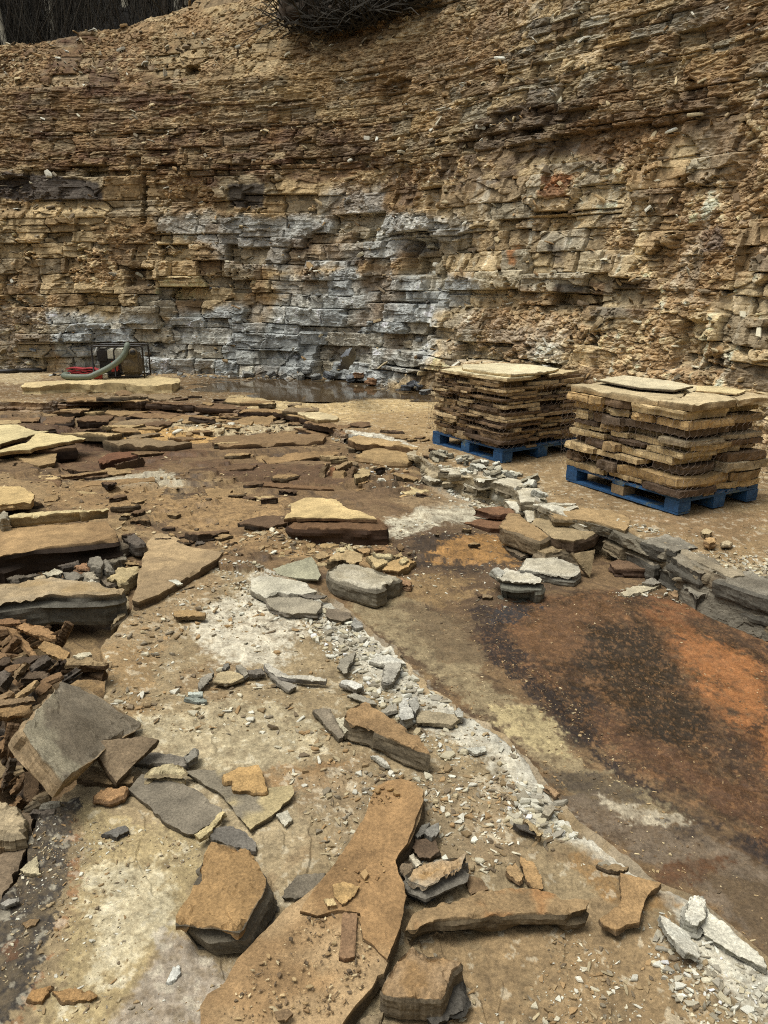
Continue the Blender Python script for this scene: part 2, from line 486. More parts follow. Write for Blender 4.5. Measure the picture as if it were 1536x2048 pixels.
def build_ground():
    half = math.radians(40)
    az = np.concatenate([np.linspace(-math.pi, -half, 60)[:-1], np.linspace(-half, half, 1180), np.linspace(half, math.pi, 60)[1:]])
    r = np.concatenate([[.02, .3, .7, 1.0], np.exp(np.linspace(math.log(1.15), math.log(19), 860)), [22, 28, 40, 80, 200]])
    A, Rr = np.meshgrid(az, r)
    x = Rr * np.sin(A); y = Rr * np.cos(A)
    shp = x.shape; x = x.ravel(); y = y.ravel()
    z, sb, ss, sp = ground_h(x, y)
    # --- colours of the materials lying there
    C = np.tile(lin((152, 122, 80)), (len(x), 1))
    n1 = fbm(x * 1.2, y * 1.2, 100, 5, .6); n2 = fbm(x * 5, y * 5, 101, 5, .65); n3 = fbm(x * 22, y * 22, 102, 4, .65)
    n4 = fbm(x * 70, y * 70, 106, 3, .7)
    nst = fbm(x * 1.6 + y * .8, y * 9 - x * 3, 103, 5, .6)
    nst2 = fbm((x + y) * 9, (x - y) * 1.2, 104, 5, .6)
    def lerp(m, col, k=1.0):
        nonlocal C
        m = np.clip(m, 0, 1)[:, None]
        C = C * (1 - m) + (lin(col) * k)[None] * m
    def paint(pts, z_, col, soft=.1, warp=.12, alpha=1.0, noise=None, crop='X'):
        poly = np.array([P(u, v, z_)[:2] for u, v in px(crop, pts)])
        lo = poly.min(0) - soft - warp * 1.5; hi = poly.max(0) + soft + warp * 1.5
        k = np.where((x > lo[0]) & (x < hi[0]) & (y > lo[1]) & (y < hi[1]))[0]
        if not len(k): return
        nn = (n2 if noise is None else noise)[k] * .6 + n1[k] * .3 + n3[k] * .35 + n4[k] * .22
        s = sdf(poly, x[k], y[k]) + nn * warp
        soft *= .5
        m = np.zeros(len(x)); m[k] = sstep(-soft, soft, s) * alpha * np.clip(.9 + .35 * n3[k] + .25 * n4[k], 0, 1.1)
        lerp(m, col)
    inb = sb > 0; ins = (ss > 0) & ~inb; pit = ~inb & ~ins
    # bench sand
    lerp(inb * 1.0, (158, 128, 84)); lerp(inb * sstep(.0, .5, n1) * .6, (128, 100, 64)); lerp(inb * sstep(.15, .5, nst) * .5, (185, 155, 108))
    # pit in general: brown rock with tan soil
    lerp(pit * 1.0, (128, 99, 63)); lerp(pit * sstep(-.1, .4, .35 * nst + .6 * n2 + .3 * n1) * .8, (76, 56, 38)); lerp(pit * sstep(.2, .5, n1 + .4 * n2) * .7, (166, 134, 86))
    lerp(pit * sstep(.25, .5, nst2) * .5, (66, 52, 42))
    # slab
    lerp(ins * 1.0, (158, 134, 95)); lerp(ins * sstep(.0, .5, n2 * .6 + n1) * .7, (176, 154, 116)); lerp(ins * sstep(.1, .5, n2 - n1 * .5) * .55, (134, 104, 66))
    # ---- far floor of the bench
    paint([(-100, 755), (440, 755), (560, 790), (430, 812), (200, 796), (-100, 802)], BZ, (118, 90, 56), .3, .5, .85, nst)
    paint([(-50, 745), (100, 748), (60, 765), (-50, 768)], BZ, (190, 165, 120), .2, .4, .8, nst)
    paint([(560, 792), (700, 780), (860, 785), (900, 830), (880, 880), (760, 860), (620, 830)], BZ, (205, 172, 112), .3, .4, .85, nst)
    paint([(470, 790), (560, 795), (640, 815), (600, 826), (500, 815)], BZ, (206, 176, 118), .2, .3, .9, nst)
    paint([(700, 830), (880, 820), (900, 900), (830, 890), (740, 868)], BZ, (150, 116, 70), .3, .5, .7, nst)
    paint([(380, 755), (870, 765), (880, 790), (640, 805), (500, 785)], BZ, (92, 70, 46), .25, .35, .85, nst)
    paint([(870, 900), (1140, 930), (1120, 1000), (1380, 1090), (1536, 1160), (1536, 1010), (1400, 1040), (1120, 960), (1000, 930)], BZ, (146, 116, 74), .15, .2, .7)
    paint([(1250, 1030), (1536, 1020), (1536, 1080), (1400, 1080)], BZ, (140, 108, 70), .15, .2, .7)
    # white dust on the bench edge
    for q in ([(855, 932), (960, 940), (1060, 985), (1078, 1018), (1050, 1020), (980, 975), (900, 955)], [(1060, 1010), (1130, 1022), (1170, 1045), (1110, 1040)],
              [(1290, 1075), (1350, 1085), (1420, 1128), (1536, 1165), (1536, 1195), (1420, 1145), (1330, 1098)], [(690, 862), (760, 868), (830, 895), (820, 905), (740, 880)]):
        paint(q, BZ, (214, 206, 186), .05, .08, .85)
    paint([(1320, 1080), (1480, 1130), (1536, 1130), (1536, 1165), (1420, 1130)], BZ, (176, 156, 120), .1, .12, .7)
    # ---- left part of the pit
    paint([(215, 865), (330, 862), (440, 870), (430, 900), (340, 905), (260, 895)], .04, (196, 150, 76), .08, .2, .9, nst)
    paint([(300, 858), (430, 850), (600, 850), (620, 872), (430, 880)], .04, (206, 184, 140), .08, .2, .7, nst)
    paint([(80, 860), (230, 855), (240, 900), (160, 910)], .04, (84, 56, 36), .1, .2, .8)
    paint([(100, 912), (300, 905), (430, 920), (300, 945), (80, 935)], .04, (104, 72, 46), .1, .2, .8, nst)
    paint([(200, 950), (330, 948), (360, 975), (240, 985)], .04, (196, 184, 156), .12, .12, .7)
    paint([(100, 985), (330, 980), (340, 1040), (120, 1030)], .04, (150, 116, 70), .1, .2, .8, nst)
    paint([(300, 1000), (400, 990), (580, 1000), (560, 1080), (430, 1080), (330, 1060)], .04, (164, 128, 78), .1, .2, .85)
    paint([(330, 985), (420, 985), (350, 1010)], .04, (70, 58, 48), .05, .15, .8, nst)
    paint([(350, 940), (660, 930), (720, 960), (690, 985), (480, 970)], .04, (98, 70, 46), .1, .2, .8, nst)
    paint([(430, 1060), (600, 1060), (830, 1120), (820, 1150), (600, 1130), (440, 1110)], .02, (160, 124, 76), .06, .1, .7)
    paint([(660, 985), (780, 990), (800, 1040), (770, 1060), (700, 1010)], .03, (120, 92, 62), .1, .15, .8)
    # ---- middle pit floor
    paint([(780, 1050), (1000, 1040), (1080, 1060), (1160, 1150), (1100, 1210), (1000, 1240), (880, 1210), (790, 1160), (770, 1090)], 0, (96, 74, 52), .12, .18, .9, nst)
    paint([(820, 1085), (960, 1075), (1000, 1100), (960, 1150), (840, 1140)], 0, (62, 50, 40), .12, .25, .85, nst)
    paint([(960, 1075), (1020, 1085), (1010, 1125), (900, 1130), (850, 1120)], 0, (168, 120, 54), .07, .2, .85, nst)
    paint([(770, 1060), (900, 1010), (1000, 1005), (1090, 1040), (1010, 1058), (880, 1055), (790, 1090)], 0, (206, 194, 166), .12, .12, .8)
    paint([(780, 1015), (860, 990), (960, 990), (1000, 1010), (860, 1030)], 0, (150, 122, 84), .05, .2, .8, nst)
    paint([(880, 1150), (960, 1170), (900, 1210), (800, 1200), (760, 1170)], 0, (150, 118, 70), .08, .3, .7, nst)
    # ---- rust floor on the right
    fa_ = P(985, 1230, 0)[:2]; fb_ = P(1500, 1640, 0)[:2]; fd = (fb_ - fa_) / np.hypot(*(fb_ - fa_)); al = x * fd[0] + y * fd[1]; ac = x * fd[1] - y * fd[0]
    flow = fbm(al * 1.6 + .5 * n1, ac * 4 + .8 * n1, 130, 6, .66) * 1.3
    paint([(940, 1270), (990, 1210), (1180, 1175), (1340, 1195), (1420, 1225), (1560, 1250), (1800, 1320), (1900, 1800), (1536, 1710), (1400, 1610), (1280, 1560), (1180, 1490), (1080, 1400), (985, 1330)], 0, (94, 66, 40), .12, .16, 1, nst)
    rust = sdf(np.array([P(u, v, 0)[:2] for u, v in [(940, 1270), (990, 1210), (1180, 1175), (1340, 1195), (1420, 1225), (1560, 1250), (1800, 1320), (1900, 1800), (1536, 1720), (1400, 1630), (1280, 1570), (1180, 1500), (1080, 1410), (985, 1340)]]), x, y)
    rm = sstep(-.05, .1, rust)
    vein = fbm(x * 7 + 3 * n1, y * 7 - 3 * n1, 120, 6, .7); vein2 = fbm(x * 26, y * 26, 121, 4, .65); vs_ = fbm(al * 3 + n1, ac * 9 + n1, 122, 6, .7)
    lerp(rm * sstep(.05, .35, vein) * .25, (62, 46, 32)); lerp(rm * sstep(.05, .35, vs_) * .4, (64, 46, 32)); lerp(rm * sstep(.15, .4, -vs_) * .25, (140, 90, 46)); lerp(rm * sstep(.15, .4, vein2) * .3, (52, 40, 30)); lerp(rm * sstep(.2, .45, n4) * .3, (56, 42, 32)); lerp(rm * sstep(.25, .5, -vein2) * .3, (158, 106, 56))
    paint([(1040, 1230), (1190, 1190), (1230, 1260), (1120, 1340), (1010, 1290)], 0, (112, 78, 46), .1, .25, .85, nst)
    paint([(1340, 1260), (1420, 1280), (1560, 1330), (1560, 1400), (1500, 1490), (1440, 1430), (1390, 1350), (1340, 1310)], 0, (168, 104, 44), .12, .22, .9, flow)
    paint([(1300, 1200), (1400, 1220), (1380, 1270), (1310, 1260)], 0, (140, 88, 44), .12, .2, .8, flow)
    paint([(1440, 1440), (1540, 1430), (1640, 1560), (1536, 1560)], 0, (162, 100, 42), .12, .22, .9, flow)
    paint([(1120, 1440), (1250, 1510), (1400, 1590), (1536, 1680), (1640, 1760), (1640, 1640), (1400, 1520), (1250, 1430), (1130, 1380)], 0, (100, 68, 42), .05, .15, .9, nst2)
    paint([(1190, 1235), (1300, 1250), (1350, 1330), (1330, 1380), (1420, 1430), (1380, 1500), (1270, 1480), (1220, 1400), (1180, 1330)], 0, (52, 41, 27), .2, .2, .95, flow)
    paint([(1130, 1350), (1190, 1390), (1210, 1490), (1150, 1500), (1090, 1400)], 0, (52, 43, 35), .14, .2, .85, flow)
    paint([(1420, 1480), (1536, 1440), (1536, 1520), (1460, 1530)], 0, (62, 46, 32), .05, .2, .8, flow)
    paint([(1500, 1250), (1600, 1270), (1600, 1420), (1530, 1360)], 0, (58, 46, 38), .06, .2, .8, flow)
    paint([(950, 1200), (1010, 1225), (1030, 1290), (1100, 1375), (1180, 1470), (1260, 1545), (1340, 1605), (1420, 1640), (1560, 1700), (1560, 1740), (1400, 1660), (1300, 1610), (1230, 1560), (1130, 1480), (1060, 1400), (980, 1325), (930, 1250)], 0, (50, 40, 35), .05, .10, .9, nst)
    paint([(985, 1215), (1060, 1200), (1090, 1215), (1040, 1250), (980, 1245)], 0, (58, 54, 54), .05, .12, .9, flow)
    paint([(700, 1205), (800, 1190), (900, 1230), (960, 1300), (980, 1345), (1080, 1430), (1180, 1515), (1260, 1575), (1400, 1645), (1250, 1640), (1120, 1590), (1020, 1470), (900, 1380), (800, 1290)], 0, (146, 126, 90), .06, .10, .95, nst)
    paint([(1060, 1420), (1180, 1520), (1120, 1530), (1020, 1460), (980, 1400)], 0, (186, 164, 112), .05, .14, .8, nst)
    paint([(800, 1200), (940, 1230), (970, 1330), (880, 1310)], 0, (108, 86, 58), .06, .16, .8, nst)
    paint([(1070, 1520), (1200, 1540), (1300, 1610), (1180, 1600), (1100, 1580)], 0, (72, 60, 50), .04, .10, .8, nst)
    paint([(1100, 1580), (1220, 1590), (1400, 1650), (1536, 1745), (1620, 1800), (1620, 2000), (1536, 1930), (1420, 1800), (1200, 1670)], 0, (116, 98, 78), .04, .07, .95, nst)
    paint([(1200, 1590), (1390, 1640), (1380, 1665), (1250, 1650)], 0, (186, 170, 142), .03, .07, .85, nst)
    paint([(1310, 1740), (1400, 1710), (1450, 1720), (1400, 1760), (1330, 1770)], 0, (96, 64, 36), .04, .1, .9, nst)
    paint([(1330, 1640), (1400, 1655), (1420, 1690), (1350, 1680)], 0, (54, 42, 36), .04, .1, .8, nst)
    paint([(1430, 1760), (1536, 1790), (1600, 1960), (1536, 1920)], 0, (104, 82, 54), .05, .1, .8, flow)
    lerp(rm * sstep(.12, .45, n4 + .5 * n3) * .16, (48, 37, 29)); lerp(rm * sstep(.2, .5, vein2) * .14, (46, 36, 28)); lerp(rm * sstep(.3, .55, -n4 - .3 * vein2) * .3, (168, 118, 66))
    # ---- foreground slab
    paint([(300, 1180), (420, 1130), (440, 1200), (330, 1300), (240, 1400), (200, 1300)], SZ, (158, 128, 86), .08, .12, .8)
    paint([(400, 1200), (560, 1170), (620, 1260), (560, 1340), (430, 1310), (380, 1250)], SZ, (206, 194, 170), .1, .14, .85)
    paint([(160, 1290), (330, 1290), (320, 1420), (260, 1460), (200, 1360)], SZ, (150, 118, 72), .08, .12, .8)
    paint([(330, 1420), (600, 1400), (700, 1470), (560, 1530), (360, 1520), (250, 1440)], SZ, (186, 168, 130), .08, .16, .7)
    paint([(500, 1540), (680, 1520), (640, 1580), (520, 1580)], SZ, (150, 112, 64), .05, .1, .8)
    band = [(587, 1160), (654, 1190), (724, 1252), (798, 1299), (841, 1362), (927, 1416), (1016, 1480), (1091, 1566), (1151, 1652), (1185, 1675), (1150, 1690), (1060, 1650), (1000, 1560), (900, 1470), (800, 1400), (700, 1310), (640, 1240), (500, 1200), (500, 1150)]
    paint(band, SZ, (202, 194, 174), .10, .10, .75)
    paint([(640, 1250), (760, 1290), (830, 1380), (960, 1470), (900, 1480), (780, 1400), (690, 1330)], SZ, (190, 180, 160), .06, .1, .7)
    paint([(1330, 1790), (1440, 1820), (1536, 1925), (1600, 2040), (1500, 2048), (1380, 1890)], SZ, (206, 198, 178), .03, .06, .85)
    paint([(1150, 1690), (1250, 1718), (1370, 1792), (1300, 1830), (1180, 1780), (1130, 1730)], SZ, (150, 112, 60), .04, .06, .85)
    paint([(830, 1850), (1180, 1850), (1340, 1900), (1480, 2060), (820, 2060)], SZ, (150, 121, 80), .06, .1, .85)
    paint([(600, 1560), (900, 1520), (1040, 1600), (1100, 1700), (900, 1760), (700, 1700)], SZ, (146, 122, 88), .08, .12, .7)
    paint([(150, 1600), (260, 1640), (390, 1670), (430, 1720), (380, 1830), (320, 1910), (220, 2070), (60, 2070), (110, 1900), (150, 1780), (158, 1680)], SZ, (178, 154, 104), .04, .08, .9)
    paint([(190, 1720), (340, 1720), (370, 1790), (330, 1850), (250, 1960), (130, 2000), (170, 1850)], SZ, (206, 190, 154), .08, .14, .75)
    paint([(330, 1870), (470, 1940), (470, 2070), (210, 2070), (280, 1950)], SZ, (164, 148, 130), .04, .08, .85)
    paint([(20, 1640), (160, 1590), (152, 1700), (132, 1800), (105, 1900), (50, 2020), (-60, 2100), (-150, 2000), (0, 1800), (40, 1720)], SZ, (66, 59, 53), .008, .06, .95, n3 * .6 + n2 * .6)
    paint([(138, 1640), (160, 1640), (163, 1700), (148, 1790), (120, 1900), (70, 2010), (30, 2080), (10, 2080), (60, 2000), (104, 1890), (132, 1790), (150, 1700)], SZ, (150, 106, 64), .012, .06, .8, n3 * .5 + n2 * .7)
    paint([(0, 1880), (45, 1870), (40, 1920), (0, 1940)], SZ, (120, 78, 44), .02, .04, .7)
    crest = sstep(.10, .01, ss + .05 * n2 + .03 * n3) * (ss > -.02) * (x > P(529, 1146, SZ)[0]); lerp(crest * .72, (210, 203, 186))
    # pale dust specks and dark grains everywhere
    lerp(sstep(.40, .55, n3) * .4 * (ins | inb), (206, 192, 164)); lerp(sstep(.48, .6, -n3) * .18, (84, 66, 48))
    C *= (.94 * (1 + .09 * n2 + .13 * n3 + .12 * n4))[:, None]
    C = np.clip(C, .008, .72)
    mud = sdf(np.array([P(u, v, BZ)[:2] for u, v in [(300, 750), (880, 765), (880, 800), (640, 815), (300, 800), (-100, 795)]]), x, y)
    wet = np.maximum(rm * np.clip(.55 + .6 * vein + .4 * vs_, 0, 1), sstep(-.2, .4, mud + nst * .5) * .8)
    wet = np.maximum(wet, pit * sstep(.05, .4, nst) * .5)
    C = np.column_stack([C, 1 - .66 * wet])
    nr, nc = shp
    idx = np.arange(nr * nc).reshape(shp)
    q = np.stack([idx[:-1, :-1], idx[:-1, 1:], idx[1:, 1:], idx[1:, :-1]], -1).reshape(-1, 4)[:, ::-1]
    o = mesh_np('ground', np.column_stack([x, y, z]), q, C, M_GROUND, True)
    tag(o, 'dusty brown and rust stained quarry floor', 'ground', kind='structure')
build_ground()

def water():
    m, nt, b = newmat('muddy_water')
    b.inputs['Base Color'].default_value = (.085, .058, .03, 1); b.inputs['Roughness'].default_value = .06
    b.inputs['Specular IOR Level'].default_value = .5
    n = N(nt, 'ShaderNodeTexNoise', i_Scale=7.0, i_Detail=3.0); tc = N(nt, 'ShaderNodeTexCoord'); nt.links.new(tc.outputs['Object'], n.inputs['Vector'])
    bp = N(nt, 'ShaderNodeBump', i_Strength=.05, i_Distance=.02); nt.links.new(n.outputs[0], bp.inputs['Height']); nt.links.new(bp.outputs[0], b.inputs['Normal'])
    V = [[x, y, BZ - .012] for x, y in ((-5.2, 12.2), (1.6, 12.2), (1.6, 17.2), (-5.2, 17.2))]
    tag(mesh_np('puddle_water', V, np.array([[0, 1, 2, 3]]), None, m), 'shallow brown puddle along the foot of the cliff', 'puddle', kind='structure')
water()

# ------------------------------------------------------------------ layered rock faces
PAL = [lin(c) for c in ((168, 142, 100), (182, 154, 108), (150, 128, 92), (134, 108, 72), (158, 144, 118), (122, 98, 68), (176, 144, 94), (140, 128, 108))]
PALA = np.array(PAL)

def strata(s, z, bounds, wfac, seed, joint=.012, bed=.012, amp=1.0):
    """offset (towards the viewer) and block colour of a bedded rock face at arc length s and height z"""
    zw = z + .06 * amp * fbm(s * .22, z * .1, seed, 3) + .012 * fbm(s * 1.7, z * 2.0, seed + 1, 3)
    # panels between through-going joints: beds do not match across them
    pw = 1.6; pi_ = s / pw + .25 * fbm(s * .6, z * .5, seed + 90, 2); pf = np.floor(pi_)
    band = np.floor(z / 1.15 + .5 * _h(pf, pf * 0, seed + 91)); hp = _h(pf, band, seed + 92) - .5
    zw = zw + amp * .16 * hp
    k = np.clip(np.searchsorted(bounds, zw) - 1, 0, len(bounds) - 2)
    T = np.diff(bounds)[k]; f = (zw - bounds[k]) / T
    W = T * (wfac[0] + wfac[1] * _h(k, k * 0 + 3, seed + 2)) + .12
    xx = s / W + 37.7 * _h(k, k * 0, seed + 3) + .10 * fbm(s * 3, z * 4, seed + 4, 2)
    i0 = np.floor(xx)
    best = i0.copy(); 
    bl = i0 + .7 * (_h(i0, k, seed + 5) - .5); br = i0 + 1 + .7 * (_h(i0 + 1, k, seed + 5) - .5)
    best = np.where(xx < bl, i0 - 1, np.where(xx > br, i0 + 1, i0))
    bl = best + .7 * (_h(best, k, seed + 5) - .5); br = best + 1 + .7 * (_h(best + 1, k, seed + 5) - .5)
    dx = np.minimum(xx - bl, br - xx) * W
    dz = np.minimum(f, 1 - f) * T
    h1 = _h(best, k, seed + 6); h2 = _h(best, k, seed + 7); h3 = _h(best, k, seed + 8); h4 = _h(best, k, seed + 9)
    lay = _h(k, k * 0 + 9, seed + 10) - .5
    off = lay * .05 + (h1 - .5) * .17 + hp * .12 + (_h(k, pf, seed + 93) - .5) * .07
    # thicker blocks part again along a lamination
    sub = np.where((f > .25 + .5 * h3) & (T > .13), 1.0, 0.0); h5 = _h(best * 2 + sub, k, seed + 94)
    off = off + (h5 - .5) * .05 * (T > .13)
    off = off + (h2 - .5) * .5 * (xx - .5 * (bl + br)) * np.minimum(W, .5) + (h3 - .5) * .35 * (f - .5) * T
    off = np.where(h4 < .07, off - .16, off); off = np.where(h4 > .93, off + .10, off)
    # fracture facets
    d1, d2, cx, cy, hid = voronoi(s / .34 + .35 * fbm(s * 2, z * 2, seed + 11, 2), zw / .17, seed + 12)
    g = _h(np.floor(hid * 9999), np.floor(hid * 7777), seed + 13)
    off = off + (hid - .5) * .07 + (g - .5) * .5 * (s / .34 - cx) * .34 + (hid - .5) * .55 * (zw / .17 - cy) * .17
    off = off - .008 * sstep(.06, .0, d2 - d1)
    # joints and bedding planes
    jd = joint * (.4 + 1.6 * h2); bd = bed * 1.9 * np.clip(_h(k, np.floor(s / 1.3), seed + 14) * 1.5 - .45, 0, 1)
    off = off - .07 * sstep(jd, jd * .3, dx) - .055 * sstep(bd, bd * .3, dz)
    off = off - .02 * sstep(.03, 0, dx) - .012 * sstep(.02, 0, dz)
    # thin lamination
    lam = fbm(s * 1.6, zw * 30, seed + 15, 3, .6) * sstep(.35, .75, h2)
    rgh = .35 + .9 * h4
    off = off + .007 * lam + rgh * (.018 * fbm(s * 4, z * 6, seed + 16, 4, .6) + .007 * fbm(s * 20, z * 28, seed + 17, 3, .6))
    ci = np.floor(h3 * 7.999).astype(int)
    col = PALA[ci] * (.8 + .4 * h1)[..., None] * (.92 + .16 * hid)[..., None]
    return off * amp, col, k, T, f, h1, h4

def catmull(pts, n):
    pts = np.asarray(pts, float); out = []
    pts = np.vstack([2 * pts[0] - pts[1], pts, 2 * pts[-1] - pts[-2]])
    for i in range(1, len(pts) - 2):
        p0, p1, p2, p3 = pts[i - 1:i + 3]
        t = np.linspace(0, 1, n, endpoint=False)[:, None]
        out.append(.5 * ((2 * p1) + (-p0 + p2) * t + (2 * p0 - 5 * p1 + 4 * p2 - p3) * t ** 2 + (-p0 + 3 * p1 - 3 * p2 + p3) * t ** 3))
    return np.vstack(out + [pts[-2:-1]])

# plan of the cliff foot
CL = catmull([(-14, 17.5), (-11, 16.7), (-8.2, 16.35), (-5, 16.2), (-2.6, 15.9), (-.8, 15.1), (.4, 13.9), (1.35, 12.7), (2.6, 11.4), (3.6, 10.2), (4.5, 8.7), (5.4, 7.0), (6.4, 5.0), (7.4, 2.6)], 60)
ZMAX = 10.6
rc = np.random.RandomState(4)
BOUNDS = [-.4]
while BOUNDS[-1] < ZMAX + 1.5:
    z_ = BOUNDS[-1]
    if z_ < 1.6: t_ = rc.uniform(.16, .34)
    elif z_ < 2.2: t_ = rc.uniform(.25, .38)
    elif z_ < 3.5: t_ = rc.uniform(.16, .36)
    elif z_ < 4.0: t_ = .47
    elif z_ < 6.0: t_ = rc.uniform(.06, .16) if rc.rand() < .7 else rc.uniform(.18, .30)
    else: t_ = rc.uniform(.12, .4)
    BOUNDS.append(z_ + t_)
BOUNDS = np.array(BOUNDS)
cs_ = np.concatenate([[0], np.cumsum(np.hypot(*np.diff(CL, axis=0).T))])
tn_ = np.gradient(CL, axis=0); tn_ /= np.hypot(*tn_.T)[:, None]
nr_ = np.column_stack([-tn_[:, 1], tn_[:, 0]])     # away from the pit
for _ in range(40):
    nr_[1:-1] = (nr_[:-2] + nr_[1:-1] * 2 + nr_[2:]) / 4
nr_ /= np.hypot(*nr_.T)[:, None]
wd = np.diff(cs_) / np.hypot(*(.5 * (CL[1:] + CL[:-1])).T)
cw = np.concatenate([[0], np.cumsum(wd)])
NC, NR = 1420, 860
gs = np.interp(np.linspace(0, cw[-1], NC), cw, cs_)
def cl_at(s): return np.stack([np.interp(s, cs_, CL[:, i]) for i in (0, 1)], -1), np.stack([np.interp(s, cs_, nr_[:, i]) for i in (0, 1)], -1)
def ztop_of(s):
    p, n = cl_at(s); x = p[..., 0]
    return np.where(x < -3.2, np.interp(x, [-14, -9, -7.6, -6, -4.6, -4.2, -3.2], [6.8, 7.05, 7.2, 7.5, 7.95, 8.4, 12]), 12.)
def setback(s, z):
    p, n = cl_at(s); x = p[..., 0]
    left = sstep(-1.0, -6, x)
    lowslope = .13 + .05 * (1 - left)
    b = lowslope * np.maximum(z, 0)
    up = np.maximum(z - 4.2, 0)
    b = b + up * (.16 + .20 * left) + np.maximum(z - 6.2, 0) * (.20 + .35 * left) + .10 * fbm(s * .5, z * .6, 900, 3) + .22 * fbm(s * .17, z * .2, 905, 2)
    b = b + .18 * sstep(3.4, 3.55, z) * left + .2 * sstep(5.95, 6.1, z) * left
    return b
def cliff_base(S, Z):
    p, n = cl_at(S); zt = ztop_of(S)
    zz = np.where(Z > zt, zt + (Z - zt) * .22, Z)
    b = setback(S, zz) + np.maximum(Z - zt, 0) * 2.6
    return p + n * b[..., None], zz, n
gz = np.concatenate([np.linspace(-.05, 7.2, 720), np.linspace(7.2, ZMAX, NR - 719)[1:]])
S, Z = np.meshgrid(gs, gz)
BXY, BZZ, BN = cliff_base(S, Z)
CU, CV = project(BXY[..., 0], BXY[..., 1], BZZ)
def cliff_sz(u, v):
    k = np.argmin((CU - u) ** 2 + (CV - v) ** 2); i, j = np.unravel_index(k, CU.shape)
    return S[i, j], Z[i, j]

def build_cliff():
    global CLIFF_XYZ, CLIFF_OFF
    off, col, k, T, f, h1, h4 = strata(S, Z, BOUNDS, (.9, 2.6), 300, .016)
    shale = sstep(3.95, 4.15, Z) * sstep(6.3, 5.9, Z)
    m1 = fbm(S * .7, Z * .7, 401, 4); m2 = fbm(S * 2.3, Z * 2.3, 402, 4); m3 = fbm(S * 9, Z * 9, 403, 4, .65); mv = fbm(S * 6, Z * .9, 404, 4, .6)
    mh = fbm(S * 2.0, Z * 6, 405, 4, .6)
    def mask(pts, soft=.15, warp=.3, noise=None):
        poly = [cliff_sz(u, v) for u, v in pts]
        return sstep(-soft, soft, sdf(poly, S, Z) + warp * ((m2 if noise is None else noise) * .6 + m1 * .4 + m3 * .2))
    # loose soil in patches
    soil = sstep(.16, .34, m1 * .6 + .5 * m2 + .4 * (m3 - .1) + .25 * (h1 - .5) + .34 * sstep(5.2, 6.4, Z) + .08 * sstep(4., 4.4, Z)) * .8
    soil = np.maximum(soil, mask([(330, 60), (360, -40), (700, -60), (800, 10), (780, 60), (640, 100), (520, 110), (400, 70)], .2, .3) )
    soil = np.maximum(soil, .9 * mask([(-60, 90), (60, 70), (200, 120), (160, 220), (80, 330), (-60, 330)], .3, .6))
    soil = np.maximum(soil, .9 * mask([(1180, 760), (1240, 650), (1330, 520), (1440, 380), (1500, 230), (1560, 220), (1560, 320), (1480, 440), (1390, 600), (1330, 760)], .15, .35))
    soil = np.maximum(soil, .8 * mask([(1100, 480), (1250, 500), (1350, 420), (1200, 400), (1000, 420)], .2, .5))
    soil = np.maximum(soil, .5 * mask([(780, 20), (900, 0), (820, 120), (700, 120)], .2, .5))
    soil = soil * (1 - .6 * shale)
    for pts in ([(105, 625), (420, 605), (640, 560), (960, 570), (900, 650), (862, 740), (680, 765), (300, 760), (110, 750)], [(310, 438), (560, 430), (900, 438), (900, 490), (560, 540), (310, 470)]):
        soil = soil * (1 - .75 * mask(pts, .2, .3))
    upl = sstep(3.9, 5.6, Z) * (.50 + .18 * sstep(-.5, -4, BXY[..., 0])); off = off * (1 - upl)
    d1, d2, cx, cy, hid = voronoi(S / .11, Z / .075, 66)
    lump = (hid - .5) * .055 + .035 * m3 + .10 * m2 - .05 - .03 * sstep(.25, 0, d2 - d1)
    d1b, d2b, _, _, hidb = voronoi(S / .05 + 3, Z / .035, 68)
    lump = lump + (hidb - .5) * .03
    off = off * (1 - soil) + lump * soil
    off = off + shale * (.028 * fbm(S * 4.5, Z * 15, 444, 4, .65) + .016 * fbm(S * 12, Z * 36, 445, 3))
    # a notch or two
    for (u, v, a, b_, dd) in ((835, 515, .34, .30, .32), (280, 555, .28, .16, .3), (1375, 690, .2, .3, .2), (385, 140, .12, .10, .3), (290, 400, .05, .5, .2), (320, 475, .25, .10, .2), (790, 185, .25, .2, .15)):
        s0, z0 = cliff_sz(u, v)
        off -= dd * sstep(1.15, .85, np.maximum(np.abs(S - s0 + .05 * m3) / a, np.abs(Z - z0 + .04 * m3) / b_))
    X = BXY[..., 0] - BN[..., 0] * off; Y = BXY[..., 1] - BN[..., 1] * off
    ZZ = BZZ + np.where(Z > ztop_of(S), off * .6, 0)
    # ---- colour of the rock itself
    C = col
    def mix(m, c, kk=1.0):
        nonlocal C
        m = np.clip(m, 0, 1)[..., None]; C = C * (1 - m) + lin(c) * kk * m
    lum = lambda: (C @ np.array([.3, .6, .1]))[..., None]
    # overall warm wash on the left, greyer khaki on the right
    xr = BXY[..., 0]
    right = sstep(-.5, 2.5, xr)
    mix(.30 * right * (1 - shale), (158, 142, 112))
    mix(.45 * (1 - right) * sstep(1.6, 2.6, Z), (156, 128, 84))
    yel = mask([(-80, 70), (350, 40), (620, 110), (640, 190), (300, 205), (-80, 205)], .3, .6); mix(.5 * yel, (170, 134, 80))
    red = mask([(-80, 205), (200, 185), (420, 195), (620, 225), (760, 250), (760, 335), (640, 375), (400, 362), (200, 345), (-80, 335)], .15, .4, mh)
    mix(.75 * red * (.75 + .5 * mh), (98, 64, 40)); mix(.35 * red * sstep(.1, .5, m2), (150, 112, 66)); mix(.4 * red * sstep(.2, .5, mh), (84, 58, 42))
    pur = mask([(760, 330), (880, 300), (1000, 215), (1300, 140), (1430, 200), (1270, 290), (1120, 335), (900, 375), (770, 372)], .15, .4, mh)
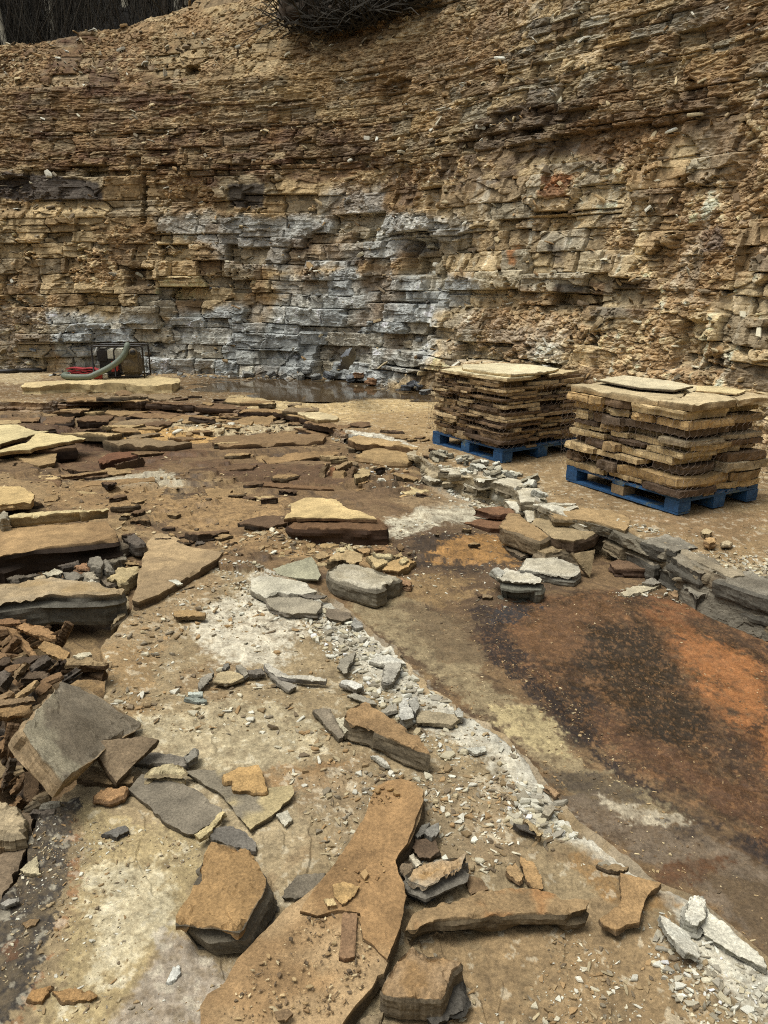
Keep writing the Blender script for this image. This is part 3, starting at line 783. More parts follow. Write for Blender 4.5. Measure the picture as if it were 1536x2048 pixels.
    mix(.8 * pur, (98, 78, 58)); mix(.5 * pur * sstep(.1, .5, mh), (84, 68, 56)); mix(.3 * pur * sstep(.1, .5, -mh), (140, 112, 80))
    # soil
    mix(soil * .65, (158, 124, 78)); mix(soil * sstep(0, .5, m2) * .5, (132, 98, 60)); mix(soil * sstep(.2, .5, m3) * .5, (184, 152, 104)); mix(soil * (hid > .7) * .6, (198, 174, 130)); mix(soil * (hidb > .75) * .5, (112, 86, 58))
    mound = mask([(330, 60), (360, -40), (700, -60), (800, 10), (700, 90), (520, 110), (400, 70)], .2, .3); mix(.7 * mound, (162, 124, 78)); mix(.5 * mound * sstep(.1, .4, m2), (124, 88, 52))
    # grey lime-streaked zones
    g = np.zeros_like(S)
    for pts, a in (([(105, 625), (250, 640), (420, 615), (560, 598), (640, 565), (800, 560), (960, 578), (900, 620), (872, 650), (862, 720), (800, 765), (680, 755), (300, 752), (110, 745)], 1.0),
                   ([(310, 438), (420, 428), (560, 440), (760, 428), (900, 438), (965, 458), (900, 490), (740, 530), (560, 540), (440, 530), (420, 480), (310, 470)], .75),
                   ([(540, 560), (700, 538), (960, 558), (990, 592), (700, 612), (560, 590)], .9), ([(640, 378), (770, 378), (770, 430), (640, 432)], .7),
                   ([(860, 640), (960, 620), (1100, 700), (900, 730)], .35), ([(0, 620), (110, 640), (110, 740), (0, 740)], .3)):
        g = np.maximum(g, a * mask(pts, .12, .22))
    g = g * np.clip(.8 + .8 * (h1 - .35) + .35 * m2 - .5 * soil, 0, 1)
    mix(g * .95, (156, 156, 152)); mix(g * (h1 > .6) * .5, (128, 130, 131)); mix(g * (h1 < .2) * .35, (150, 142, 126))
    white = np.clip(.8 * g + .22 * right + .05, 0, 1) * sstep(.2, .6, mv * .45 + mh * .4 + m3 * .5)
    mix(white * .62, (196, 195, 190))
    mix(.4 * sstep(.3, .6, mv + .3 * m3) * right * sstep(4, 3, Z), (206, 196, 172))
    # single dark and rust blocks
    for pts, c, a in (([(-60, 345), (120, 350), (205, 366), (207, 410), (60, 402), (-60, 388)], (74, 66, 62), .92), ([(455, 365), (532, 365), (525, 417), (458, 415)], (62, 56, 52), .9),
                      ([(797, 368), (835, 370), (830, 412), (793, 410)], (84, 76, 68), .8), ([(1112, 565), (1163, 572), (1150, 607), (1102, 612)], (66, 60, 54), .9),
                      ([(1170, 566), (1225, 562), (1230, 605), (1175, 608)], (92, 80, 66), .8), ([(1232, 565), (1295, 562), (1290, 620), (1230, 618)], (88, 74, 58), .8),
                      ([(1086, 350), (1142, 350), (1142, 397), (1084, 397)], (140, 88, 44), .9), ([(1405, 462), (1445, 455), (1450, 500), (1402, 505)], (92, 78, 70), .85),
                      ([(1180, 610), (1290, 615), (1280, 635), (1180, 632)], (104, 96, 86), .7), ([(1010, 500), (1030, 498), (1030, 530), (1012, 530)], (170, 108, 48), .8),
                      ([(1100, 490), (1130, 492), (1128, 530), (1098, 525)], (92, 82, 70), .8), ([(690, 505), (728, 500), (730, 530), (695, 532)], (78, 70, 62), .8),
                      ([(585, 480), (620, 480), (620, 505), (585, 505)], (100, 84, 70), .6), ([(250, 560), (310, 560), (310, 590), (250, 590)], (84, 66, 48), .7)):
        mix(a * mask(pts, .03, .05, m3), c)
    # stray stains
    mix((1 - g) * .45 * sstep(.35, .55, m1 - .4 * m2), (128, 92, 54)); mix((1 - g) * .4 * (h4 > .8) * (1 - soil) * (.5 + .5 * right), (112, 96, 78)); mix(.35 * (h4 < .15) * (1 - soil), (196, 172, 128))
    C = C * (1 + .18 * m3 + .10 * m2 + .12 * mh)[..., None]
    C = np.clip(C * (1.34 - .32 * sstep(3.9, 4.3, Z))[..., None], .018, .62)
    V = np.stack([X, Y, ZZ], -1)
    CLIFF_XYZ = V
    idx = np.arange(V.shape[0] * V.shape[1]).reshape(V.shape[:2])
    q = np.stack([idx[:-1, :-1], idx[:-1, 1:], idx[1:, 1:], idx[1:, :-1]], -1).reshape(-1, 4)
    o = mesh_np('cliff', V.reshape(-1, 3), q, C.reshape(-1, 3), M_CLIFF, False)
    tag(o, 'tall layered sandstone quarry face curving round the floor', 'cliff', kind='structure')
build_cliff()
def cliff_pt(u, v):
    k = np.argmin((CU - u) ** 2 + (CV - v) ** 2); i, j = np.unravel_index(k, CU.shape)
    return CLIFF_XYZ[i, j], np.array([-BN[i, j, 0], -BN[i, j, 1], 0])

# ------------------------------------------------------------------ broken faces of the bench and of the slab
def strip(name, label, line, ztop, zbot, nrow, seed, cols, lip, amp, white, beds, wf=(1.0, 3.0), jt=.008):
    line = np.asarray(line, float)
    ss = np.concatenate([[0], np.cumsum(np.hypot(*np.diff(line, axis=0).T))])
    # follow the jagged line finely; cells sized by how near they lie
    w = np.diff(ss) / np.maximum(np.hypot(*(.5 * (line[1:] + line[:-1])).T), 1.5)
    cw_ = np.concatenate([[0], np.cumsum(w)])
    n = int(cw_[-1] / .00125)
    s = np.interp(np.linspace(0, cw_[-1], n), cw_, ss)
    p = np.stack([np.interp(s, ss, line[:, i]) for i in (0, 1)], -1)
    t = np.gradient(p, axis=0); t /= np.hypot(*t.T)[:, None] + 1e-9
    nn = np.column_stack([t[:, 1], -t[:, 0]])
    for _ in range(12): nn[1:-1] = (nn[:-2] + 2 * nn[1:-1] + nn[2:]) / 4
    nn /= np.hypot(*nn.T)[:, None] + 1e-9
    zz = np.linspace(zbot, ztop, nrow)
    S_, Z_ = np.meshgrid(s, zz)
    off, col, k, T, f, h1, h4 = strata(S_, Z_, beds, wf, seed, jt, jt * .8, amp)
    off = np.maximum(off, -.02 * amp) + (.03 if amp > .3 else .008)
    crumb = sstep(-.1, .35, fbm(S_ * 1.4, Z_ * 2, seed + 31, 3))
    off = off + crumb * (ztop - Z_) * .35 * (white > 0) + (.018 * fbm(S_ * 9, Z_ * 14, seed + 40, 4, .6) + .012 * (voronoi(S_ / .07, Z_ / .05, seed + 41)[4] - .5)) * (.4 + crumb) * (.55 if white < .1 else 1)
    X = p[None, :, 0] + nn[None, :, 0] * off; Y = p[None, :, 1] + nn[None, :, 1] * off
    rowz = Z_ + .012 * fbm(S_ * 6, Z_ * 0, seed + 33, 3) * (Z_ - zbot) / (ztop - zbot)
    C = col * .35 + lin(cols)[None, None] * .65
    ms = fbm(S_ * 1.3, Z_ * 3, seed + 34, 4)
    C = C * (1 + .35 * ms)[..., None]
    wm = np.clip(white * (sstep(-.05, .35, fbm(S_ * .9, Z_ * 1.2, seed + 35, 4)) * .9 + .6 * sstep(ztop - .05, ztop, Z_)) * sstep(-.4, .2, fbm(S_ * 7, Z_ * 9, seed + 36, 3)), 0, .9)[..., None]
    C = C * (1 - wm) + lin((208, 202, 188)) * wm
    # the lip lies back on the ground behind
    X = np.vstack([X, p[None, :, 0] - nn[None, :, 0] * lip]); Y = np.vstack([Y, p[None, :, 1] - nn[None, :, 1] * lip])
    rowz = np.vstack([rowz, np.full((1, n), ztop - .03)]); C = np.concatenate([C, C[-1:]])
    V = np.stack([X, Y, rowz], -1)
    idx = np.arange(V.shape[0] * V.shape[1]).reshape(V.shape[:2])
    q = np.stack([idx[:-1, :-1], idx[:-1, 1:], idx[1:, 1:], idx[1:, :-1]], -1).reshape(-1, 4)
    o = mesh_np(name, V.reshape(-1, 3), q, np.clip(C.reshape(-1, 3), .01, .65), M_ROCK, False)
    tag(o, label, 'rock ledge', kind='structure')
kb = [i for i in range(len(BENCH)) if -9 < BENCH[i][0] < 4.5 and BENCH[i][1] > 2.2]
def split(line, u_of):
    a = [p for p in line if u_of(p)]; return a
ub = np.array([project(p[0], p[1], BZ)[0] for p in BENCH])
sel = lambda a, b: [BENCH[i] for i in kb if a <= ub[i] <= b]
strip('rock_ledge', 'brown broken ledge at the back of the pit', sel(-300, 700), BZ + .004, -.03, 34, 510, (120, 82, 48), .07, .9, .12, np.array([-.4, -.02, .05, .11, .19, .24, .9]))
strip('rock_ledge', 'white dusted ledge below the two stone pallets', sel(694, 1085), BZ + .004, -.03, 40, 520, (160, 146, 118), .08, .8, .7, np.array([-.4, -.02, .06, .13, .2, .9]))
strip('rock_ledge', 'dark grey thick bedded ledge beside the rust floor', sel(1080, 2000), BZ + .004, -.03, 56, 530, (82, 75, 64), .08, .75, .05, np.array([-.4, -.02, .09, .19, .9]), (1.2, 3.0), .016)
us = np.array([project(p[0], p[1], SZ) for p in SLABE])
ke = [i for i in range(len(SLABE)) if SLABE[i][0] > P(529, 1146, SZ)[0] and SLABE[i][1] > 1.3]
strip('slab_edge', 'white dusted broken edge of the foreground slab', [SLABE[i] for i in ke], SZ + .002, -.02, 16, 540, (136, 115, 84), .04, .15, .10, np.array([-.4, .0, .03, .9]))
# ------------------------------------------------------------------ traced rocks
TAN, TAND = (168, 132, 78), (112, 92, 66)
OCH, OCHD = (172, 126, 66), (112, 90, 62)
GRY, GRYD = (132, 122, 106), (110, 102, 90)
DGR, DGRD = (96, 84, 72), (76, 68, 58)
LGT, LGTD = (198, 172, 122), (140, 112, 72)
DBR, DBRD = (96, 72, 48), (74, 50, 32)
WHT, WHTD = (206, 200, 184), (150, 144, 130)
T = traced
# -- foreground (on the dusty slab)
T('rock_slab', 'large bone-shaped ochre slab running from the bottom of the photo up the middle', 'B',
  [(520, 140), (580, 133), (640, 150), (690, 190), (697, 240), (672, 300), (645, 370), (622, 440), (577, 490), (556, 530), (572, 590), (600, 640), (606, 700), (597, 760), (582, 840), (562, 890), (532, 960), (522, 1020),
   (500, 1068), (470, 1080), (440, 1140), (370, 1210), (300, 1300), (250, 1420), (-340, 1440), (-380, 1320), (-379, 1230), (-344, 1170), (-259, 1100), (-204, 1000), (-144, 935), (-34, 820), (26, 750), (106, 700), (192, 620), (250, 560), (300, 490), (340, 430), (370, 370), (410, 300), (440, 220), (470, 170)],
  SZ - .005, .062, (158, 122, 76), (92, 76, 54), patch=(172, 140, 96), jag=.3, edge=.6, res=1.8)
T('rock_slab', 'thin upper layer of ochre rock with a broken lower edge lying on the bone-shaped slab', 'B',
  [(522, 145), (580, 138), (638, 154), (686, 192), (692, 240), (667, 300), (640, 370), (617, 440), (572, 490), (551, 530), (566, 590), (594, 640), (600, 700), (590, 760), (575, 840), (556, 890), (528, 955), (515, 1005), (440, 925), (398, 900), (380, 785), (280, 768), (180, 800), (90, 775), (110, 755), (194, 626), (252, 565), (302, 495), (342, 435), (374, 373), (413, 305), (443, 225), (472, 175)],
  SZ + .055, .014, (154, 116, 68), (120, 94, 62), patch=(164, 128, 80), jag=.3, edge=.4, res=1.8, rough=.7)
T('stone_block', 'thick ochre-topped stone block left of the bone-shaped slab', 'A',
  [(1015, 440), (1130, 455), (1205, 480), (1240, 540), (1275, 610), (1265, 665), (1200, 770), (1140, 862), (1020, 842), (890, 825), (838, 825), (846, 790), (900, 705), (945, 600), (985, 500)],
  SZ, .125, (152, 116, 66), (100, 90, 74), shift=(.045, .012), jag=.3, rough=.9, res=1.5, taper=.05)
T('stone_block', 'grey angular block lodged right of the bone-shaped slab', 'B', [(600, 590), (650, 560), (720, 540), (790, 520), (895, 495), (870, 560), (800, 590), (760, 615), (700, 650), (620, 620)], SZ, .085, (138, 124, 100), (112, 104, 92), patch=(172, 130, 70), dust=.25, jag=.3, res=1.3)
T('long_stone', 'long ochre wedge of stone lying across the lower middle', 'B', [(597, 850), (640, 790), (760, 730), (880, 700), (1000, 670), (1120, 658), (1200, 660), (1300, 680), (1350, 718), (1420, 712), (1486, 725), (1470, 762), (1380, 775), (1250, 772), (1130, 777), (1000, 792), (850, 798), (740, 815), (650, 855)],
  SZ, .07, (150, 120, 78), (98, 82, 58), patch=(160, 112, 58), jag=.3, res=1.6, rough=.8)
T('stone_block', 'ochre and grey cracked block at the bottom edge right of the bone-shaped slab', 'B', [(635, 940), (672, 960), (702, 985), (760, 983), (866, 1015), (822, 1060), (792, 1150), (770, 1182), (680, 1180), (580, 1180), (500, 1160), (488, 1140), (530, 1060), (570, 1000)], SZ, .09, (158, 120, 70), (100, 86, 66), patch=(150, 118, 78), dust=.04, rough=.6, jag=.3, res=1.4)
T('rock_slab', 'dark grey slab tucked under the cracked block at the bottom edge', 'B', [(780, 1170), (860, 1060), (872, 1110), (905, 1200), (870, 1250), (735, 1312), (700, 1290)], SZ - .005, .03, (80, 74, 66), (60, 56, 50))
T('rock_flake', 'dark brown flat stone in the gap beside the bone-shaped slab', 'B', [(650, 420), (750, 428), (762, 480), (720, 520), (670, 516), (635, 470)], SZ - .002, .02, (104, 82, 60), (70, 56, 42))
T('rock_flake', 'grey oval flake standing over the dark flat stone', 'B', [(692, 395), (712, 365), (762, 345), (765, 390), (728, 420)], SZ + .015, .022, (132, 126, 116), (96, 92, 84))
T('rock_flake', 'slim grey flake beside the oval grey flake', 'B', [(650, 408), (680, 360), (718, 345), (690, 395), (660, 420)], SZ + .005, .022, (116, 110, 100), (90, 84, 76))
T('rock_flake', 'reddish brown strip of stone lying on the bone-shaped slab', 'B', [(300, 780), (370, 782), (360, 990), (335, 998), (310, 1000), (285, 990)], SZ + .056, .016, (138, 104, 70), (110, 80, 52), jag=.2)
T('rock_flake', 'small ochre plate lying on the bone-shaped slab', 'B', [(255, 645), (300, 630), (380, 655), (360, 690), (300, 740), (258, 690)], SZ + .068, .016, (180, 142, 82), (124, 96, 58))
T('rock_flake', 'small pale chip touching the ochre plate on the bone-shaped slab', 'B', [(210, 715), (255, 712), (272, 740), (230, 748)], SZ + .068, .018, (198, 168, 112), (150, 120, 78))
T('rock_flake', 'ochre elongated plate above the long wedge of stone', 'B', [(1150, 508), (1210, 530), (1255, 600), (1266, 660), (1208, 652), (1168, 590)], SZ, .02, (166, 128, 76), (112, 88, 58))
T('rock_flake', 'rusty tan plate left of the ochre elongated plate', 'B', [(1085, 560), (1130, 540), (1170, 600), (1150, 630), (1090, 592)], SZ, .022, (172, 136, 86), (116, 90, 58))
T('rock_flake', 'brown thin plate half under the long wedge of stone', 'B', [(885, 600), (960, 610), (1003, 670), (915, 692)], SZ - .004, .014, (128, 100, 66), (90, 70, 46))
T('rock_flake', 'brown little slab between the grey angular block and the bone-shaped slab', 'B', [(576, 560), (600, 530), (650, 525), (640, 560), (600, 600)], SZ, .045, (124, 104, 78), (84, 72, 56))
T('rock_flake', 'pale standing chip behind the grey angular block', 'B', [(620, 505), (640, 490), (680, 545), (655, 562)], SZ + .02, .03, (190, 176, 150), (150, 136, 112))
T('rock_flake', 'rounded tan stone at the bottom edge under the gap', 'B', [(385, 1300), (430, 1260), (500, 1255), (480, 1310), (420, 1340)], SZ, .035, (130, 110, 80), (96, 82, 60))
T('rock_slab', 'thin ochre plate with a ragged edge lying near the slab edge at lower right', 'C', [(750, 790), (850, 810), (965, 842), (950, 862), (890, 902), (862, 1000), (850, 1052), (790, 1060), (725, 1086), (655, 1062), (637, 1022), (700, 990), (738, 955), (755, 920), (748, 850)], SZ + .01, .022, (158, 122, 74), (104, 82, 54), jag=.4)
T('rock_slab', 'white dusted flake propped on the slab edge at lower right', 'C', [(960, 1012), (1010, 1030), (1100, 1092), (1165, 1180), (1175, 1232), (1100, 1212), (1030, 1132), (980, 1072)], SZ + .01, .022, WHT, WHTD, tilt={0: SZ + .03, 3: SZ + .022, 6: SZ + .05}, dust=.6)
T('stone_block', 'white dusted knob of rock at the tip of the slab edge', 'C', [(1120, 905), (1190, 898), (1215, 960), (1205, 1030), (1150, 1062), (1095, 1040), (1100, 960)], SZ, .05, WHT, WHTD, dust=.6)
T('rock_slab', 'white dusted ridge of rock along the slab edge in the lower right corner', 'C', [(1210, 975), (1300, 1050), (1390, 1140), (1500, 1225), (1520, 1290), (1400, 1230), (1300, 1180), (1200, 1120), (1170, 1050)], SZ - .004, .025, (204, 196, 176), WHTD, dust=.5)
T('rock_flake', 'dark brown leaf-shaped flake near the slab edge', 'C', [(628, 740), (720, 738), (795, 757), (762, 777), (690, 766)], SZ, .02, (150, 122, 82), (84, 68, 48))
T('rock_flake', 'dark grey flake with a curled tan edge on the white dust', 'C', [(178, 518), (240, 525), (305, 565), (322, 585), (275, 572), (210, 548)], SZ + .005, .03, (86, 78, 68), (66, 58, 50))
T('rock_flake', 'curled tan flake leaning on the dark grey flake', 'C', [(232, 490), (290, 528), (335, 575), (318, 590), (268, 545)], SZ + .015, .035, (170, 144, 98), (126, 104, 70))
T('rock_flake', 'pale grey four-sided chip on the white dust', 'C', [(330, 470), (350, 420), (392, 424), (402, 440), (368, 486)], SZ, .022, (166, 152, 128), (126, 114, 94))
T('rock_flake', 'brown bar of stone hanging over the slab edge', 'C', [(338, 322), (352, 312), (428, 355), (404, 378)], SZ, .022, (150, 118, 80), (110, 84, 56))
T('rock_slab', 'broad grey-brown flat plate at lower left', 'A', [(615, 190), (680, 115), (760, 133), (850, 150), (950, 190), (990, 230), (1062, 280), (1065, 302), (1000, 352), (930, 402), (900, 400), (800, 352), (740, 290), (680, 242)], SZ, .018, (124, 112, 94), (92, 80, 62), jag=.4, rough=.5)
T('rock_flake', 'narrow pale tan bar on the rim of the broad grey-brown plate', 'A', [(935, 405), (1000, 360), (1065, 288), (1078, 300), (1020, 380), (960, 425)], SZ + .014, .02, (190, 168, 116), (150, 128, 84))
T('rock_slab', 'grey and tan crescent-shaped plate right of the broad grey-brown plate', 'A', [(880, 95), (1000, 92), (1080, 105), (1110, 160), (1190, 192), (1300, 180), (1400, 168), (1412, 210), (1330, 290), (1200, 382), (1150, 322), (1110, 262), (1040, 192), (950, 142)], SZ, .02, (126, 114, 94), (96, 86, 68), patch=(176, 154, 104), jag=.4, rough=.6)
T('rock_flake', 'ochre ragged plate lying on the crescent-shaped plate', 'A', [(1075, 115), (1150, 80), (1240, 70), (1262, 130), (1280, 190), (1200, 196), (1120, 190), (1110, 150), (1080, 150)], SZ + .018, .022, (180, 140, 78), (132, 102, 58), jag=.8)
T('rock', 'rounded pale tan rock behind the broad grey-brown plate', 'A', [(705, 108), (750, 70), (800, 56), (860, 68), (890, 98), (870, 112), (800, 100), (740, 108)], SZ, .055, (178, 160, 118), (150, 130, 92), rough=1.5, shift=(0, -.025))
T('stone_block', 'orange-tan brick-like rock left of the broad grey-brown plate', 'A', [(450, 212), (520, 176), (612, 175), (592, 215), (522, 243), (488, 236), (450, 232)], SZ, .035, (170, 126, 76), (124, 92, 58))
T('rock_flake', 'dark grey jagged flake on the pale yellow ground at lower left', 'A', [(485, 402), (540, 376), (602, 360), (622, 385), (582, 400), (560, 418), (530, 402)], SZ, .02, (110, 104, 96), (74, 68, 62))
T('rock_flake', 'pale triangular flake on the dark strip at lower left', 'A', [(98, 572), (176, 500), (192, 590), (130, 592)], SZ, .016, (184, 168, 130), (140, 126, 96))
T('rock_flake', 'small ochre flake on the rusty line at the lower left', 'A', [(125, 1190), (150, 1155), (242, 1130), (230, 1165), (200, 1202), (152, 1195)], SZ, .02, (166, 122, 64), (108, 80, 46))
T('rock_flake', 'ochre serrated bar on the ground near the bottom left', 'A', [(250, 1155), (330, 1140), (440, 1155), (472, 1170), (430, 1196), (300, 1197)], SZ, .022, (160, 120, 66), (106, 82, 50), jag=.8)
T('rock_flake', 'small brown leaf of stone on the dark strip at lower left', 'A', [(105, 830), (140, 812), (190, 808), (170, 835), (125, 850)], SZ, .015, (140, 110, 70), (100, 80, 52))
T('rock_slab', 'grey plate between the thick ochre block and the bone-shaped slab', 'A', [(1350, 702), (1385, 650), (1425, 598), (1560, 584), (1600, 640), (1450, 705)], SZ - .004, .022, (116, 104, 86), (84, 76, 62))
T('rock_slab', 'dark grey plate lying behind the thick ochre block', 'A', [(1000, 380), (1080, 362), (1150, 376), (1235, 440), (1226, 482), (1130, 456), (1020, 430)], SZ - .003, .022, (112, 104, 94), (88, 80, 70))
T('rock_flake', 'pale chip like a torn card beside the crescent-shaped plate', 'A', [(1325, 308), (1380, 284), (1402, 330), (1366, 360)], SZ, .016, (184, 174, 152), (140, 130, 110))
T('rock_flake', 'white sliver of stone on the grey ground at the bottom', 'A', [(800, 1104), (830, 1040), (860, 1030), (866, 1070), (822, 1110)], SZ, .016, (206, 202, 192), (160, 156, 146))
T('rock_flake', 'small brown flake lying on the bone-shaped slab at the bottom', 'A', [(1318, 1255), (1380, 1240), (1410, 1265), (1370, 1295), (1330, 1290)], SZ + .069, .012, (134, 106, 72), (96, 78, 54))
T('stone_block', 'pale brown layered rock cut by the left edge of the photo', 'A', [(-120, 262), (0, 250), (75, 275), (118, 330), (92, 385), (0, 390), (-120, 395)], 0.02, .10, (170, 148, 112), (124, 108, 82))
T('rock_slab', 'brown slab piece below the pale brown layered rock', 'A', [(-100, 410), (0, 408), (52, 432), (20, 470), (-100, 490)], .02, .05, (140, 112, 74), (98, 78, 52))
T('rock_slab', 'brown tilted slab at the left edge beyond the crack', 'A', [(0, 480), (90, 405), (110, 300), (178, 285), (100, 535), (0, 710), (-120, 900), (-200, 640)], .0, .052, (118, 98, 74), (80, 66, 50), rough=.5)
T('rock_flake', 'grey rod-like chip on the dark strip', 'A', [(0, 735), (40, 712), (92, 705), (90, 720), (30, 745)], SZ, .016, (158, 150, 138), (110, 104, 94))

# -- tilted slab and splinters at the left
T('rock_slab', 'big grey-brown slab tilted up on the splinter pile at left', 'D', [(372, 636), (510, 670), (640, 740), (760, 822), (845, 884), (838, 902), (706, 970), (590, 1072), (480, 1150), (380, 1232), (300, 1150), (205, 1030), (150, 925), (180, 870), (262, 770), (340, 690)],
  0, .085, (122, 108, 88), (150, 124, 88), tilt={4: SZ + .07, 6: SZ + .10, 9: SZ + .20, 0: SZ + .28, 12: SZ + .36}, patch=(160, 148, 120), jag=.35, res=2.2, rough=.9, dust=.05)
T('rock_slab', 'triangular brown plate leaning on the big tilted slab', 'D', [(570, 985), (700, 972), (860, 968), (952, 984), (880, 1062), (800, 1132), (700, 1242), (660, 1192), (590, 1082)], 0, .035, (130, 108, 80), (96, 78, 56), tilt={0: SZ + .15, 3: SZ + .10, 6: SZ + .05}, jag=.3)
T('rock_slab', 'flat grey plank of stone right of the triangular plate', 'D', [(800, 1130), (850, 1066), (1000, 1064), (1112, 1100), (1122, 1140), (980, 1132)], SZ, .022, (122, 112, 98), (92, 84, 72))
T('rock_flake', 'grey curled flake at the end of the flat grey plank', 'D', [(1100, 1082), (1170, 1036), (1184, 1082), (1120, 1122)], SZ, .04, (140, 132, 118), (104, 98, 88))
T('rock_slab', 'brown slab under the triangular plate', 'D', [(450, 1210), (560, 1140), (640, 1180), (780, 1190), (810, 1205), (800, 1235), (660, 1250)], SZ - .01, .035, (128, 102, 66), (94, 74, 48))
T('long_stone', 'brown plank-like stone with a dark underside on the splinter pile', 'D', [(330, 522), (400, 495), (500, 486), (646, 520), (630, 535), (480, 530), (340, 535)], .07, .10, (146, 120, 80), (92, 68, 42), jag=.3, taper=.25)
T('stone_stick', 'pale bone-like rod of stone by the plank-like stone', 'D', [(438, 482), (470, 468), (540, 460), (552, 475), (490, 490)], .16, .02, (204, 190, 158), (160, 144, 112))
BRN, BRN2, DK = (150, 112, 66), (124, 92, 56), (84, 66, 48)
SPL = [((60, 310), (240, 500), .08, .18, .12, BRN), ((110, 290), (345, 365), .11, .22, .16, (166, 124, 74)), ((330, 405), (392, 268), .05, .05, .22, BRN2), ((235, 415), (412, 482), .11, .2, .15, (168, 130, 76)),
       ((5, 470), (95, 365), .08, .1, .2, BRN2), ((175, 555), (295, 480), .09, .22, .26, (88, 76, 64)), ((88, 735), (220, 632), .10, .22, .26, (164, 132, 84)), ((30, 560), (130, 540), .10, .22, .22, BRN2),
       ((-20, 650), (45, 575), .12, .24, .28, DGR), ((238, 645), (365, 590), .07, .2, .22, BRN2), ((-20, 745), (75, 690), .10, .24, .25, (150, 118, 78)), ((130, 600), (285, 600), .08, .2, .2, (104, 84, 62)),
       ((215, 695), (295, 650), .10, .2, .2, BRN2), ((295, 600), (355, 500), .05, .14, .24, DK), ((375, 610), (442, 565), .08, .12, .2, DGR), ((-30, 770), (215, 738), .07, .28, .26, (142, 114, 78)),
       ((-30, 815), (190, 800), .13, .2, .2, (158, 122, 72)), ((0, 1100), (40, 895), .07, .1, .25, BRN2), ((20, 1110), (75, 985), .05, .05, .2, DK), ((0, 1290), (45, 1105), .06, .02, .16, (96, 78, 58)),
       ((60, 1310), (110, 1200), .06, .03, .1, BRN2), ((185, 1410), (195, 1170), .09, .02, .12, (104, 80, 54)), ((95, 1320), (150, 1260), .07, .03, .08, DK), ((20, 1420), (120, 1330), .06, .02, .08, BRN2),
       ((-40, 280), (130, 275), .09, .16, .16, (136, 98, 58)), ((0, 350), (60, 330), .09, .14, .16, BRN2), ((110, 345), (200, 300), .09, .12, .16, DK), ((0, 420), (150, 300), .06, .12, .18, (132, 100, 62)),
       ((70, 620), (150, 520), .05, .2, .26, (140, 112, 74)), ((-30, 530), (60, 500), .1, .18, .2, DK), ((-20, 900), (120, 880), .1, .1, .1, DK), ((-30, 600), (100, 690), .07, .2, .2, (112, 90, 64)),
       ((60, 1180), (160, 1080), .06, .05, .12, DK), ((30, 1240), (140, 1180), .05, .05, .1, BRN2), ((200, 1330), (290, 1300), .08, .05, .07, (130, 108, 76)), ((130, 1390), (230, 1340), .05, .04, .05, (112, 96, 72)),
       ((250, 1370), (360, 1360), .06, SZ + .02, SZ + .02, (150, 140, 122)), ((180, 1420), (330, 1410), .05, SZ + .02, SZ + .02, DGR)]
for i, (p0, p1, w, z0, z1, c) in enumerate(SPL):
    shard('stone_splinter', 'dark long splinter of stone jumbled in the pile at left' if sum(c) < 250 else 'brown long splinter of stone jumbled in the pile at left', 'D', p0, p1, w * .62, z0, z1, .022 + .016 * (i % 3), c, group='long stone splinters heaped at left', roll=random.uniform(-.5, .5))
for i in range(80):     # the body of the heap below
    c = random.choice([BRN, BRN2, DK, DGR, (140, 116, 80)])
    a = random.uniform(0, 6.28)
    u, v = random.uniform(-160, 55), random.uniform(1225, 1540)
    p = P(u, v, .06); z = random.uniform(.0, .11)
    L_ = random.uniform(.2, .46)
    free_slab('stone_splinter', 'dark long splinter of stone jumbled in the pile at left' if sum(c) < 250 else 'brown long splinter of stone jumbled in the pile at left', (p[0], p[1], z + .03), rpoly(L_ * 1.2, L_ * random.uniform(.2, .4)), random.uniform(.018, .04), c, [q * .75 for q in c], random.uniform(0, 3.14), random.uniform(-.5, .5), random.uniform(-.5, .5), cat='stone', group='long stone splinters heaped at left', res=.5)

# -- slabs of the left middle; dark side colours paint in shaded, wet fronts
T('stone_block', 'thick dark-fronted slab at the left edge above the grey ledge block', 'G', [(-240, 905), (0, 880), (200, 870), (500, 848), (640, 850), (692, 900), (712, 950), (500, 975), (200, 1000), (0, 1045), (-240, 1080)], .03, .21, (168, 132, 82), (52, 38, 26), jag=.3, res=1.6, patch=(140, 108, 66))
T('stone_block', 'long grey ledge block at left with a pale dusted rim', 'D', [(-260, 80), (0, 40), (300, 10), (560, 40), (745, 92), (700, 112), (620, 122), (300, 118), (0, 160), (-260, 190)], .02, .2, (158, 130, 86), (100, 94, 82), jag=.3, res=1.8, dust=.12)
T('rock_slab', 'long pale plank-like slab propped above the thick dark-fronted slab', 'G', [(45, 806), (100, 799), (300, 786), (480, 776), (640, 763), (656, 770), (500, 787), (300, 803), (60, 822)], .24, .085, (196, 172, 118), (134, 112, 72), jag=.2)
T('rock', 'pale upright chunk at the left end of the plank-like slab', 'G', [(-30, 800), (0, 785), (28, 782), (50, 800), (60, 830), (0, 838)], .22, .11, (158, 146, 122), (130, 116, 92))
T('rock_slab', 'yellow rounded slab resting at the left edge over a dark gap', 'G', [(-140, 650), (0, 640), (120, 634), (205, 680), (200, 708), (180, 728), (40, 736), (0, 746), (-140, 756)], .18, .07, (196, 162, 100), (158, 124, 72), jag=.3)
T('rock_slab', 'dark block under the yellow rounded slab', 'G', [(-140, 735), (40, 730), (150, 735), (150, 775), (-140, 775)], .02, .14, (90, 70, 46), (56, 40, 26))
T('rock_slab', 'upper pale slab at the left edge beside the pointed slab', 'G', [(-160, 278), (0, 270), (100, 265), (200, 300), (290, 300), (200, 326), (100, 352), (0, 380), (-160, 395)], .20, .05, (206, 184, 128), (122, 96, 58), jag=.4)
